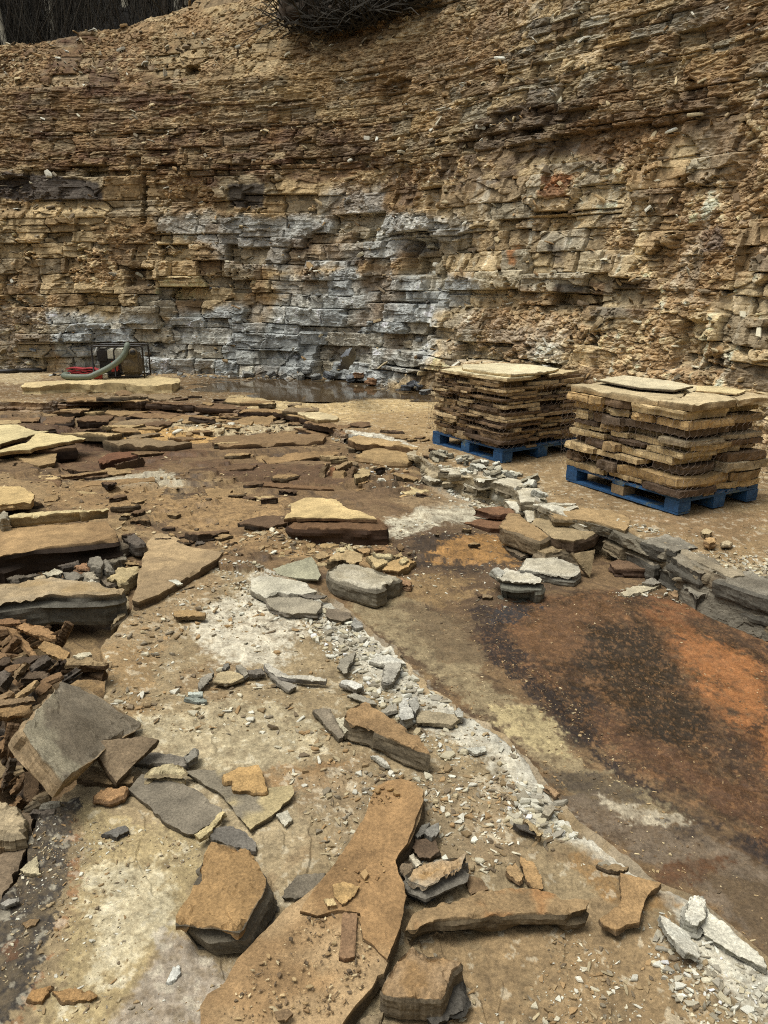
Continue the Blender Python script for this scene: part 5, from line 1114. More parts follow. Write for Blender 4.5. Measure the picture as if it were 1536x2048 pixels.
ledge_run([(850, 934), (930, 948), (1000, 965), (1055, 988), (1078, 1016), (1130, 1032)], BZ + .003, .10, .5, (.12, .34), (.05, .11), [(190, 176, 148), (168, 148, 112), (200, 190, 168)], (128, 114, 90), ['white dusted block breaking off the ledge below the far pallet', 'tan block in the lower bed of the ledge below the far pallet'], ['white dusted blocks of the ledge below the far pallet', 'tan lower blocks of the ledge below the far pallet'], 52, 2, .8, .11, dust=.3, tilt=.11)
BRS = [(150, 116, 70), (132, 100, 62), (166, 132, 82), (116, 86, 54)]  # top colours; the very dark sides below carry painted shade and wet
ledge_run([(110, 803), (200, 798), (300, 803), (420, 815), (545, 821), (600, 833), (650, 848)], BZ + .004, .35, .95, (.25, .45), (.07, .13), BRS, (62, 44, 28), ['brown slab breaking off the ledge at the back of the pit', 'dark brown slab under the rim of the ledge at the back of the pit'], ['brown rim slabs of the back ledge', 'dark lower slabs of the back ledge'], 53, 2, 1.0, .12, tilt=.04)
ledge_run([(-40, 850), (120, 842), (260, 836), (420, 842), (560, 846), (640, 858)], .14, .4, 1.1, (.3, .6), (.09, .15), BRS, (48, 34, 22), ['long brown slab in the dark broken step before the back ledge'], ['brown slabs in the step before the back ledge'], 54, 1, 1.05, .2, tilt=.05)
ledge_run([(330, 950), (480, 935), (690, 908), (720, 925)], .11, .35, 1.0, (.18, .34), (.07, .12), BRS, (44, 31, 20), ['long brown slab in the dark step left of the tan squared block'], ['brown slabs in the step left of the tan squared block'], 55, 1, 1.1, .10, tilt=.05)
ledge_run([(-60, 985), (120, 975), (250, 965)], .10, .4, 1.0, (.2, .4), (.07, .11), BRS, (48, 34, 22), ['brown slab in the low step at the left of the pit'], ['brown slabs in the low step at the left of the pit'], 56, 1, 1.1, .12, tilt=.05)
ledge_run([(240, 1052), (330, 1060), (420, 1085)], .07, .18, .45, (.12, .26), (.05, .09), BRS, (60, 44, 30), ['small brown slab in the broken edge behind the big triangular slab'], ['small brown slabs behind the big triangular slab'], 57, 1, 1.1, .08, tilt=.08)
# ------------------------------------------------------------------ pallets with stacked flagstones
def paint_mat(name, c, wear):
    m, nt, b = newmat(name); L = nt.links.new
    tc = N(nt, 'ShaderNodeTexCoord'); n = N(nt, 'ShaderNodeTexNoise', i_Scale=26.0, i_Detail=7.0, i_Roughness=.75); L(tc.outputs['Object'], n.inputs['Vector'])
    n2 = N(nt, 'ShaderNodeTexNoise', i_Scale=5.0, i_Detail=4.0); L(tc.outputs['Object'], n2.inputs['Vector'])
    r = N(nt, 'ShaderNodeValToRGB'); e = r.color_ramp.elements
    e[0].position = .36; e[0].color = (c[0] * .35, c[1] * .4, c[2] * .45, 1); e[1].position = .56; e[1].color = (*c, 1)
    q = r.color_ramp.elements.new(.60); q.color = (*wear, 1)
    ad = N(nt, 'ShaderNodeMath', operation='MULTIPLY_ADD'); ad.inputs[1].default_value = .5; L(n2.outputs[0], ad.inputs[0])
    hm = N(nt, 'ShaderNodeMath', operation='MULTIPLY'); hm.inputs[1].default_value = .5; L(n.outputs[0], hm.inputs[0]); L(hm.outputs[0], ad.inputs[2])
    L(ad.outputs[0], r.inputs[0]); L(r.outputs[0], b.inputs['Base Color']); b.inputs['Roughness'].default_value = .65
    bp = N(nt, 'ShaderNodeBump', i_Strength=.3, i_Distance=.004); L(n.outputs[0], bp.inputs['Height']); L(bp.outputs[0], b.inputs['Normal'])
    return m
M_BLUE = paint_mat('chipped_blue_paint', tuple(lin((28, 90, 142))), tuple(lin((96, 110, 112))))
M_WOOD = plain_mat('bare_weathered_wood', tuple(lin((150, 124, 88))), .8, var=.4, scale=30)
M_WIRE = plain_mat('galvanised_wire', (.17, .13, .10), .6, .4, .2)

def axes(nr_px, l_px, r_px):
    n_, l_, r_ = [P(u, v, BZ)[:2] for u, v in (nr_px, l_px, r_px)]
    a = l_ - n_; b = r_ - n_
    La, Lb = np.hypot(*a), np.hypot(*b); a /= La; b /= Lb
    ang = math.atan2(a[1] - (-b[0]), a[0] - b[1])  # mean direction of a and rot90(b)
    rb = np.array([-b[1], b[0]]); a = a + rb; a /= np.hypot(*a); b = np.array([a[1], -a[0]])
    return n_, a, b, La, Lb

def pallet(n_, a, b, La, Lb, label, wood_block):
    rz = math.atan2(a[1], a[0])   # local x along a, local y along -b
    M = Matrix.Translation((n_[0], n_[1], BZ + .004)) @ Matrix.Rotation(rz, 4, 'Z')
    root = empty('pallet', (n_[0], n_[1], BZ + .004), rz)
    tag(root, label, 'pallet')
    # local coordinates: x 0..La, y 0..-Lb
    def part(name, boxes, mat):
        for lo, hi in boxes:
            mb = MB(); mb.box(lo, hi, jit=.002); o = mb.build(name, mat); o.parent = root
    blocks = []
    for i in range(3):
        for j in range(3):
            x0 = (0, La / 2 - .07, La - .145)[i]; y0 = -(0.0, Lb / 2 - .07, Lb - .14)[j]
            part('block', [((x0, y0 - .14, .022), (x0 + .145, y0, .1))], M_WOOD if wood_block and (i, j) == (1, 0) else M_BLUE)
    for j in range(3):
        y0 = -(0.0, Lb / 2 - .07, Lb - .14)[j]
        part('bottom_board', [((0.002, y0 - .138, 0), (La - .002, y0 - .002, .020))], M_BLUE)
    for i in (0, 1, 2):
        x0 = (0, La / 2 - .07, La - .145)[i]
        part('stringer_board', [((x0 + .003, -Lb + .003, .102), (x0 + .142, -.003, .122))], M_BLUE)
    k = 7; w = Lb / k
    for i in range(k):
        y1 = -i * w - .006
        part('deck_board', [((-.004, y1 - w + .02, .124), (La + .004, y1, .144))], M_BLUE if i != 2 else M_WOOD)
    return BZ + .004 + .145

def hexnet(name, label, pathpts, z0, z1, cell, r):
    """chicken wire hung along a plan polyline"""
    pathpts = np.asarray(pathpts); cs = np.concatenate([[0], np.cumsum(np.hypot(*np.diff(pathpts, axis=0).T))])
    V = []; Q = []
    def wp(s, z):
        x, y = [np.interp(s, cs, pathpts[:, i]) for i in (0, 1)]
        w = .012 * math.sin(s * 9 + z * 14) + .008 * math.sin(s * 23 - z * 31)
        i = min(max(np.searchsorted(cs, s) - 1, 0), len(cs) - 2); t = pathpts[i + 1] - pathpts[i]; t = t / np.hypot(*t)
        return Vector((x + t[1] * w, y - t[0] * w, z + .01 * math.sin(s * 5)))
    def wire(p, q):
        d = (q - p).normalized(); u = d.orthogonal().normalized(); w = d.cross(u); b = len(V)
        for c in (p, q):
            for k in range(3):
                an = k * 2.094; V.append(tuple(c + (u * math.cos(an) + w * math.sin(an)) * r))
        for k in range(3): Q.append([b + k, b + (k + 1) % 3, b + 3 + (k + 1) % 3, b + 3 + k])
    nx = int(cs[-1] / cell); hz = cell * .5; nz = int((z1 - z0) / (hz * 1.6))
    for j in range(nz):
        zc = z0 + j * hz * 1.6; sh = (j % 2) * .5 * cell
        for i in range(nx):
            s = (i + .25) * cell + sh
            if s + cell > cs[-1]: continue
            a_ = wp(s, zc); b_ = wp(s + cell / 2, zc + hz * .6); c_ = wp(s + cell, zc); d_ = wp(s + cell / 2, zc + hz * 1.6)
            wire(a_, b_); wire(b_, c_); wire(b_, d_)
    o = mesh_np(name, np.array(V), np.array(Q), None, M_WIRE, False, None, (pathpts[0][0], pathpts[0][1], z0))
    tag(o, label, 'wire netting')

ORD = ['lowest', 'second lowest', 'third lowest', 'fourth lowest', 'fifth lowest', 'sixth lowest', 'seventh lowest', 'eighth lowest', 'ninth lowest', 'tenth lowest']
ORT = ['top', 'second from the top', 'third from the top', 'fourth from the top', 'fifth from the top', 'sixth from the top', 'seventh from the top', 'eighth from the top', 'ninth from the top', 'tenth from the top']
def stack(which, n_, a, b, La, Lb, z, htot, nlay, seed, cols, overh, group, klen, shifts):
    R = np.random.RandomState(seed)
    th = R.uniform(.62, 1.4, nlay); th *= htot / th.sum()
    e1 = np.array([a[0], a[1], 0]); e2 = np.array([b[0], b[1], 0]); up = np.array([0, 0, 1.])
    for L_ in range(nlay):
        t = th[L_]; flip = L_ % 2
        crs = ORD[L_] if L_ < nlay / 2 and L_ < 10 else ORT[nlay - 1 - L_] if nlay - 1 - L_ < 10 else 'middle'
        out = overh + shifts(L_ / (nlay - 1)) 
        d1 = R.uniform(.42, .55) * Lb; d2 = R.uniform(.42, .55) * La
        cells = []
        # stones showing on the left-hand face (b = 0) and on the right-hand face (a = 0)
        k1 = max(1, int(round(La / R.uniform(*klen)))); k2 = max(1, int(round((Lb - (0 if flip else d1)) / R.uniform(*klen))))
        a0 = d2 if flip else 0.0
        cuts = np.sort(np.concatenate([[a0, La], a0 + (La - a0) * (np.arange(1, k1) + R.uniform(-.25, .25, max(0, k1 - 1))) / k1]))
        for x0, x1 in zip(cuts[:-1], cuts[1:]): cells.append((x0, x1, 0, d1, 'left-hand face', x0 == 0 and not flip))
        b0 = 0.0 if flip else d1
        cuts = np.sort(np.concatenate([[b0, Lb], b0 + (Lb - b0) * (np.arange(1, k2) + R.uniform(-.25, .25, max(0, k2 - 1))) / k2]))
        for y0, y1 in zip(cuts[:-1], cuts[1:]): cells.append((0, d2, y0, y1, 'right-hand face', y0 == 0 and flip))
        cells.append((d2, La, d1, Lb, 'back', False))
        for x0, x1, y0, y1, face, corner in cells:
            gp = R.uniform(.004, .02)
            o0, o1 = R.uniform(-.032, .03, 2)
            if R.rand() < .14: o0 += R.uniform(.05, .11)
            if R.rand() < .14: o1 += R.uniform(.05, .11)
            xa = x0 + gp if x0 > 0 else -out + o0; ya = y0 + gp if y0 > 0 else -out + o1
            xb = x1 - gp if x1 < La - .01 else La + out * .7 + R.uniform(-.05, .02); yb = y1 - gp if y1 < Lb - .01 else Lb + out * .7 + R.uniform(-.05, .02)
            q = []
            for (cx, cy), (ex, ey) in zip(((xa, ya), (xb, ya), (xb, yb), (xa, yb)), ((1, 0), (0, 1), (-1, 0), (0, -1))):
                w_ = min(xb - xa, yb - ya)
                q.append((cx + R.uniform(-.008, .008) + (ex * R.uniform(.0, .07) * w_), cy + R.uniform(-.008, .008) + ey * R.uniform(0, .07) * w_))
                nx, ny = (xb, ya) if ex == 1 else (xb, yb) if ey == 1 else (xa, yb) if ex == -1 else (xa, ya)
                f = R.uniform(.35, .65); wob = R.uniform(-.03, .03)
                q.append((cx + (nx - cx) * f + abs(ey) * wob, cy + (ny - cy) * f + abs(ex) * wob))
            c = cols[R.randint(len(cols))]; sh = R.uniform(.82, 1.15)
            tt = t * (R.uniform(.86, .985) if R.rand() < .8 else R.uniform(.55, .7))
            zt = z + t - (t - tt) * R.uniform(0, .3)
            lab = 'flagstone %s of %s, %s' % ('at the near corner' if corner else 'on the ' + face, which, crs + ' course' if crs != 'middle' else 'middle courses')
            o = slab_core('flagstone', n_[0] * np.array([1., 0, 0]) + n_[1] * np.array([0, 1., 0]) + up * zt, e1, e2, up if np.cross(e1, e2)[2] > 0 else up,
                          [(p[0], p[1]) for p in q], tt, np.clip(lin(c) * sh * 1.3, 0, .6), np.clip(lin(c) * sh * 1.32, 0, .6), jag=.9, res=1.0 if which.startswith('the near') else .6, seed=int(R.randint(1e6)), edge=.4, rough=.75)
            tag(o, lab, 'flagstone', group)
        z += t
    return z

NS = axes((1355, 1032), (1122, 962), (1521, 1003))
ztp = pallet(*NS, 'chipped blue wooden pallet under the near stone stack, with one bare wood block', True)
NCOLS = [(178, 150, 102), (150, 120, 76), (126, 96, 60), (104, 80, 54), (166, 132, 80), (96, 78, 60), (154, 134, 102), (80, 62, 46), (168, 140, 94)]
n_, a, b, La, Lb = NS
def nshift(f): return .045 * sstep(.40, .3, f) + .03 * sstep(.75, 1., f) - .02
zt = stack('the near stack', n_, a, b, La, Lb, ztp, .70, 10, 42, NCOLS, .0, 'flagstones stacked on the near pallet', (.34, .55), nshift)
FS = axes((1004, 927), (875, 886), (1150, 900))
ztf = pallet(*FS, 'blue wooden pallet under the far stone stack', False)
FCOLS = [(164, 136, 92), (150, 120, 78), (130, 102, 68), (174, 146, 102), (104, 80, 54), (140, 116, 82), (86, 66, 48)]
m_, fa, fb, fLa, fLb = FS
ztF = stack('the far stack', m_, fa, fb, fLa, fLb, ztf, .70, 21, 77, FCOLS, -.005, 'flagstones stacked on the far pallet', (.26, .5), lambda f: .0)

def cap(n_, a, b, z, poly, t, c, cs_, label, group, tilt=(0, 0)):
    e1 = np.array([a[0], a[1], tilt[0]]); e2 = np.array([b[0], b[1], tilt[1]]); n = np.cross(e1, e2)
    n = n / np.linalg.norm(n); n = n if n[2] > 0 else -n
    o = slab_core('flagstone', np.array([n_[0], n_[1], z + t]), e1, e2, n, poly, t, lin(c), lin(cs_), jag=.35, res=1.3, rough=.8)
    tag(o, label, 'flagstone', group)
g1 = 'flagstones stacked on the near pallet'
cap(n_, a, b, zt, [(.30, -.02), (La * .62, -.03), (La + .01, .0), (La + .02, .40), (La * .8, .52), (.45, .46), (.28, .2)], .055, (192, 168, 124), (168, 140, 96), 'thick pale capstone on the left of the near pallet stack', g1)
cap(n_, a, b, zt, [(-.03, -.01), (.08, -.03), (.285, -.015), (.262, .2), (.43, .47), (.5, .7), (.1, .62), (-.03, .5)], .06, (196, 172, 128), (158, 130, 88), 'thick pale capstone on the near corner of the near pallet stack', g1)
cap(n_, a, b, zt, [(-.03, .52), (.1, .64), (.5, .72), (.62, Lb), (.2, Lb + .02), (-.02, Lb)], .052, (190, 164, 120), (170, 140, 94), 'pale capstone on the right of the near pallet stack', g1)
cap(n_, a, b, zt, [(.52, .5), (.8, .54), (La + .05, .42), (La + .06, Lb), (.64, Lb + .03)], .055, (204, 182, 138), (170, 140, 94), 'pale capstone at the back of the near pallet stack', g1)
cap(n_, a, b, zt + .064, [(.42, .3), (.7, .18), (La - .1, .2), (La - .02, .62), (.8, .7), (.5, .62)], .02, (204, 186, 148), (86, 74, 58), 'thin plate with a dark rim on top of the near pallet stack', g1, (.012, .02))
cap(n_, a, b, zt + .062, [(.10, .66), (.42, .56), (.62, .8), (.5, Lb - .02), (.2, Lb - .05)], .016, (214, 188, 132), (150, 120, 76), 'thin yellow plate lying on the right of the near pallet stack', g1)
g2 = 'flagstones stacked on the far pallet'
cap(m_, fa, fb, ztF, [(-.04, -.02), (.5, -.04), (fLa * .86, -.03), (fLa * .9, .4), (.6, .62), (.1, .58), (-.05, .3)], .038, (208, 190, 146), (196, 168, 118), 'pale wide capstone on the near corner of the far pallet stack', g2)
cap(m_, fa, fb, ztF + .04, [(-.03, .04), (.35, .0), (.72, .02), (.98, .22), (.95, .6), (.6, .86), (.12, .86), (-.02, .5)], .034, (212, 194, 152), (190, 162, 112), 'topmost pale plate of the far pallet stack', g2)
cap(m_, fa, fb, ztF, [(-.02, .60), (.1, .62), (.6, .65), (.7, .98), (.1, fLb)], .034, (196, 170, 122), (160, 130, 86), 'tan capstone on the right of the far pallet stack', g2)
cap(m_, fa, fb, ztF, [(.93, .42), (fLa, .1), (fLa + .02, .9), (.74, .95)], .032, (190, 164, 116), (150, 122, 80), 'tan capstone at the back left of the far pallet stack', g2)
def netpath(n_, a, b, La, Lb, o): return [n_ + a * (La + o) + b * .25, n_ + a * (La + o) - b * o, n_ - a * o - b * o, n_ - a * o + b * (Lb + o), n_ + a * .3 + b * (Lb + o)]
hexnet('wire_netting', 'rusty hexagonal wire netting wrapped round the near pallet stack', netpath(n_, a, b, La, Lb, .055), ztp + .01, zt + .02, .075, .0014)
hexnet('wire_netting', 'fine hexagonal wire netting wrapped round the far pallet stack', netpath(m_, fa, fb, fLa, fLb, .05), ztf + .01, ztF, .075, .0012)

# ------------------------------------------------------------------ pump on its slab
T('rock_slab', 'long pale slab at the back that carries the water pump', 'K', [(88, 468), (130, 450), (330, 432), (470, 425), (480, 396), (900, 380), (1250, 392), (1440, 412), (1452, 428), (1380, 458), (1100, 462), (860, 452), (500, 452), (250, 468)], BZ - .01, .165, (206, 178, 122), (190, 164, 112), jag=.25, res=1.8, rough=.8)
PZ = BZ + .157
M_BLK = plain_mat('black_steel_tube', (.022, .02, .018), .45); M_RED = plain_mat('red_canvas', tuple(lin((172, 38, 44))), .7, var=.35)
M_HOSE = plain_mat('grey_green_hose_rubber', tuple(lin((108, 116, 100))), .55, var=.15); M_CAST = plain_mat('dusty_cast_metal', tuple(lin((112, 96, 72))), .6, .2, .4)
M_CREAM = plain_mat('cream_enamel', tuple(lin((206, 198, 178))), .5, var=.2); M_PRED = plain_mat('red_enamel', tuple(lin((190, 50, 38))), .45, var=.2); M_DKM = plain_mat('dark_engine_metal', (.03, .028, .025), .5, .3, .4); M_WHT = plain_mat('white_plastic', tuple(lin((214, 204, 186))), .5)
p0 = P(20 + 722 / 4.2667, 660 + 415 / 4.2667, PZ); p1 = P(20 + 1150 / 4.2667, 660 + 412 / 4.2667, PZ)
ex = (p1 - p0); W_ = np.hypot(ex[0], ex[1]); rz = math.atan2(ex[1], ex[0]) ; D_ = .46; H_ = .57
pump = empty('water_pump', (p0[0], p0[1], PZ), rz); tag(pump, 'petrol water pump in a black tube frame standing on the long pale slab', 'water pump')
def ppart(name, mb, mat, smooth=True, parent=pump): o = mb.build(name, mat, None, smooth); o.parent = parent; return o
def rpath(pts, r=.05, n=5):
    out = [Vector(pts[0])]
    for i in range(1, len(pts) - 1):
        p, q, s = Vector(pts[i - 1]), Vector(pts[i]), Vector(pts[i + 1]); d1 = (p - q).normalized() * r; d2 = (s - q).normalized() * r
        for k in range(n + 1):
            t = k / n; out.append((q + d1) * (1 - t) ** 2 + q * 2 * t * (1 - t) + (q + d2) * t * t)
    out.append(Vector(pts[-1])); return out
mb = MB()
for y in (0, D_):
    mb.tube(rpath([(0, y, .0), (0, y, H_), (W_, y, H_), (W_, y, 0)], .06), .015)
    mb.tube([(0, y, .03), (W_, y, .03)], .015)
for x in (0, W_ * .43, W_): mb.tube([(x, 0, H_ if x != 0 else H_), (x, D_, H_)], .014); mb.tube([(x, 0, .03), (x, D_, .03)], .014)
mb.tube(rpath([(W_ * .43, 0, .03), (W_ * .43, 0, H_ - .06), (W_ * .53, 0, H_ - .0)], .05), .014)
ppart('tube_frame', mb, M_BLK)
mb = MB(); mb.box((.07, .08, .035), (W_ * .5, D_ - .08, .06)); mb.box((.09, .07, .06), (W_ * .46, D_ - .08, .34), jit=.008); mb.tube([(.22, .1, .17), (.22, .06, .17)], .11, 18)
for k in range(7): mb.box((.12, .1, .10 + .025 * k), (W_ * .40, .12, .11 + .025 * k))
eng = ppart('engine', mb, M_DKM, False)
mb = MB(); mb.box((.07, .05, .30), (.24, .24, .49), jit=.006); mb.tube([(.14, .14, .49), (.14, .14, .52)], .06, 14); ppart('air_filter', mb, M_BLK, False)
mb = MB()
mb.box((.25, .06, .345), (W_ * .60, D_ - .08, .49), jit=.006); mb.box((.27, .08, .49), (W_ * .58, D_ - .10, .51), jit=.004)
ft = ppart('fuel_tank', mb, M_CREAM, False); mb = MB(); mb.tube([(.34, .23, .49), (.34, .23, .52)], .035, 14); ppart('tank_cap', mb, M_BLK, True, ft)
mb = MB(); mb.box((W_ * .34, .06, .12), (W_ * .46, .16, .30), jit=.006); ppart('recoil_starter', mb, M_PRED, False)
mb = MB(); mb.tube([(W_ * .52, .23, .22), (W_ * .60, .23, .22), (W_ * .74, .23, .22), (W_ * .88, .23, .22)], [.14, .20, .21, .17], 24)
mb.box((W_ * .58, .10, .02), (W_ * .84, .36, .10), jit=.006); mb.box((W_ * .56, .05, .10), (W_ * .86, .40, .44), jit=.012)
hs = ppart('pump_housing', mb, M_CAST, False)
mb = MB(); mb.tube([(W_ * .78, .2, .42), (W_ * .80, .1, .45), (W_ * .82, -.02, .46)], [.07, .065, .06], 18); mb.tube([(W_ * .82, -.02, .46), (W_ * .822, -.05, .46)], [.072, .072], 18); ppart('outlet_port', mb, M_CAST, True)
mb = MB(); mb.tube([(W_ * .822, -.048, .46), (W_ * .823, -.058, .46)], .05, 18); ppart('port_bore', mb, M_DKM, True)
# suction hose: from the inlet up over the frame and down in a curve to the left
hp = [(1000, 160, .34, .45), (990, 175, .2, .40), (1002, 130, .02, 0), (985, 190, -.03, 0), (950, 240, -.05, 0), (900, 285, -.07, 0), (830, 330, -.10, 0), (750, 368, -.14, 0), (680, 398, -.18, 0), (600, 418, -.2, 0), (520, 414, -.16, 0), (470, 402, -.05, 0), (462, 388, .08, 0), (490, 384, .2, 0)]
Minv = (Matrix.Translation((p0[0], p0[1], PZ)) @ Matrix.Rotation(rz, 4, 'Z')).inverted(); rot = Matrix.Rotation(rz, 3, 'Z')
def onplane(u, v, dy):
    """point on the pump's own vertical plane at local depth dy"""
    o = np.array([0, 0, CAMZ]); d = ray(20 + u / 4.2667, 660 + v / 4.2667)
    nn = np.array(rot @ Vector((0, 1, 0))); c = np.array([p0[0], p0[1], PZ]) + nn * dy
    k = np.dot(c - o, nn) / np.dot(d, nn); return Minv @ Vector(o + d * k)
pts = [onplane(u, v, dy) for u, v, dy, _ in hp[2:]]
pts = [Vector((W_ * .62, .23, .44)), Vector((W_ * .64, .14, .52))] + pts
for q in pts[2:]: q.z = max(q.z, .052)
cur = [Vector(q) for q in catmull([tuple(q)[:3] for q in pts], 10)] if False else None
def cat3(pts, n):
    P_ = [np.array(q) for q in pts]; P_ = [2 * P_[0] - P_[1]] + P_ + [2 * P_[-1] - P_[-2]]; out = []
    for i in range(1, len(P_) - 2):
        for t in np.linspace(0, 1, n, endpoint=False):
            a0, a1, a2, a3 = P_[i - 1:i + 3]; out.append(.5 * (2 * a1 + (a2 - a0) * t + (2 * a0 - 5 * a1 + 4 * a2 - a3) * t * t + (3 * a1 - a0 - 3 * a2 + a3) * t ** 3))
    return [Vector(q) for q in out + [P_[-2]]]
cur = cat3(pts, 10)
mb = MB(); mb.tube(cur, [.05 + (.003 if i % 2 else 0) for i in range(len(cur))], 16); ppart('suction_hose', mb, M_HOSE, True)
# red lay-flat hose folded on the slab
mb = MB(); lf = []
o_ = onplane(490, 390, .18); L_red = onplane(860, 390, .18).x - o_.x
def ribbon(mb, path, w, t):
    b = len(mb.V)
    for i, p in enumerate(path):
        for dy, dz in ((-w / 2, 0), (w / 2, 0), (w / 2, t), (-w / 2, t)): mb.V.append((p[0], p[1] + dy, p[2] + dz)); mb.C.append((1, 1, 1))
    for i in range(len(path) - 1):
        for k in range(4): mb.Fq.append([b + i * 4 + k, b + i * 4 + (k + 1) % 4, b + (i + 1) * 4 + (k + 1) % 4, b + (i + 1) * 4 + k])
    for e in (b, b + 4 * (len(path) - 1)): mb.Fq.append([e, e + 1, e + 2, e + 3])
for j in range(7):
    x0 = o_.x + .02 + .03 * math.sin(j * 2.1) + (0.08 if j % 2 else 0); x1 = o_.x + L_red * (.72 if j % 3 else .9)
    path = [(x0 + (x1 - x0) * i / 14, .16 + .02 * math.sin(j + i * .4), .006 + j * .026 + .010 * math.sin(i * .9 + j * 2) - (.06 * max(0, i / 14 - .6) * j * .35)) for i in range(15)]
    path = [(x, y, max(z, .004 + j * .004)) for x, y, z in path]
    ribbon(mb, path, .17, .016)
    # the fold at either end
    xe = x0 if j % 2 else x1
mbw = mb; red = mbw.build('discharge_hose', M_RED, None, False)
red.matrix_world = Matrix.Translation((p0[0], p0[1], PZ)) @ Matrix.Rotation(rz, 4, 'Z'); tag(red, 'flat red discharge hose folded in a heap left of the pump', 'hose')
a_ = onplane(735, 418, -.02); b_ = onplane(800, 416, -.03); mb = MB(); mb.tube([(a_.x - .08, a_.y + .02, .05), (a_.x, a_.y, .045), (b_.x, b_.y, .045)], [.045, .05, .05], 14)
cp = mb.build('hose_coupling', M_PRED, None, True); cp.matrix_world = red.matrix_world.copy(); tag(cp, 'red hose coupling with a pale end lying in front of the pump', 'coupling')
mb = MB(); mb.tube([(b_.x, b_.y, .045), (b_.x + .06, b_.y, .045), (b_.x + .075, b_.y, .045)], [.056, .056, .045], 14); e_ = mb.build('coupling_end', M_WHT, None, True); e_.parent = cp
# black pipe along the foot of the cliff at left
q = [P(u, v, BZ + .04) for u, v in ((-160, 744), (0, 743), (40, 741), (80, 740), (112, 737))]
mb = MB(); mb.tube(cat3([Vector(p) for p in q], 6), .045, 10); tag(mb.build('black_pipe', M_BLK, None, True, tuple(q[2])), 'black pipe lying along the foot of the cliff at far left', 'pipe')

# ------------------------------------------------------------------ grey blocks fallen at the foot of the cliff
for q, zb, t, c, lb in (([(1366, 640), (1386, 600), (1412, 585), (1430, 618), (1398, 655), (1372, 652)], 0, .12, (124, 126, 130), 'large blue-grey tilted slab on top of the fallen blocks by the cliff'),):
    T('stone_block', lb, 'I', q, zb, t, c, (96, 98, 104), tilt={0: BZ + .55, 2: BZ + .95, 4: BZ + .5}, res=.8)
GB = [(1360, 690, .36), (1290, 690, .3), (1470, 690, .34), (1230, 700, .26), (1420, 680, .24), (1400, 715, .2), (1320, 706, .26), (1510, 710, .28), (1440, 715, .24), (1200, 705, .2), (1535, 700, .26), (1560, 718, .24), (1350, 672, .3), (1600, 735, .22), (1640, 745, .22), (1680, 752, .2), (1260, 712, .18), (1490, 728, .2), (1395, 665, .34), (1455, 672, .26), (1130, 702, .16), (1080, 700, .2), (990, 695, .2), (1620, 755, .18), (1700, 765, .16)]
for i, (x, y, s) in enumerate(GB):
    u, v = x / 2, 400 + y / 2 + 6
    p = P(u, v, BZ); cc = random.choice([(128, 126, 122), (112, 114, 118), (146, 142, 134), (96, 98, 104)]) if i not in (4, 8, 17) else (168, 120, 78)
    free_slab('stone_block', 'rusty brown block among the fallen blocks at the foot of the cliff' if i in (4, 8, 17) else 'grey angular block in the heap at the foot of the cliff', (p[0], p[1], BZ + s * random.uniform(.45, .7)), rpoly(s * 1.15, s * .8), s * random.uniform(.4, .7), cc, [k * .8 for k in cc], random.uniform(0, 3.1), random.uniform(-.5, .5), random.uniform(-.4, .4), cat='stone', group='fallen blocks at the foot of the cliff', res=.6)

# ------------------------------------------------------------------ wooded hillside, tree trunks, uprooted logs
def hill():
    hm = plain_mat('dark_leaf_litter', tuple(lin((34, 31, 26))), .95, var=.5, scale=3)
    xs = np.linspace(-46, 14, 120); ys = np.linspace(0, 1, 60); X, Y = np.meshgrid(xs, ys)
    yb = 18.6 + 0 * X; Yw = yb + Y * 36
    Zw = 5.2 + Y * 26 + fbm(X * .3, Yw * .3, 7, 4) * .8
    V = np.stack([X, Yw, Zw], -1); idx = np.arange(X.size).reshape(X.shape)
    q = np.stack([idx[:-1, :-1], idx[:-1, 1:], idx[1:, 1:], idx[1:, :-1]], -1).reshape(-1, 4)
    tag(mesh_np('hill', V.reshape(-1, 3), q, None, hm, True), 'dark wooded hillside above the quarry', 'hill', kind='structure')
hill()
def hill_z(x, y): return 5.2 + (y - 18.6) / 36 * 26 + float(fbm(np.array([x * .3]), np.array([y * .3]), 7, 4)[0]) * .8
M_BARK = plain_mat('grey_bark', tuple(lin((150, 142, 124))), .9, var=.4, scale=6); M_BARKD = plain_mat('dark_bark', tuple(lin((62, 52, 42))), .9, var=.4, scale=8); M_TWIG = plain_mat('dark_twigs', tuple(lin((58, 52, 42))), .9)
TREES = []
def tree_proto(seed, mat):
    r = random.Random(seed); root = empty('bare_tree')
    H = 13; mb = MB(); p = [(0, 0, -.6)]; x = y = 0
    for i in range(1, 10): x += r.uniform(-.14, .14); y += r.uniform(-.14, .14); p.append((x, y, H * i / 9))
    mb.tube(p, [.085 * (1 - .085 * i) for i in range(10)], 7); o = mb.build('trunk', mat, None, True); o.parent = root
    mb = MB()
    for k in range(34):
        h = r.uniform(.12, 1.0); i = min(int(h * 9), 8); b0 = Vector(p[i]).lerp(Vector(p[i + 1]), h * 9 - i) if i < 9 else Vector(p[9])
        an = r.uniform(0, 6.28); L_ = r.uniform(.7, 2.2) * (1.15 - .4 * h); d = Vector((math.cos(an), math.sin(an), r.uniform(.2, 1.0)))
        q = [b0 + d * (L_ * t) + Vector((r.uniform(-.1, .1), r.uniform(-.1, .1), .15 * t * t)) for t in (0, .35, .7, 1)]
        mb.tube(q, [.028, .018, .012, .006], 4, cap=False)
        for j in range(4):
            s0 = q[r.randint(1, 3)]; d2 = Vector((r.uniform(-1, 1), r.uniform(-1, 1), r.uniform(-.1, .9)))
            mb.tube([s0, s0 + d2 * .35, s0 + d2 * .7], [.010, .008, .004], 3, cap=False)
    o = mb.build('crown', M_TWIG, None, False); o.parent = root
    return root
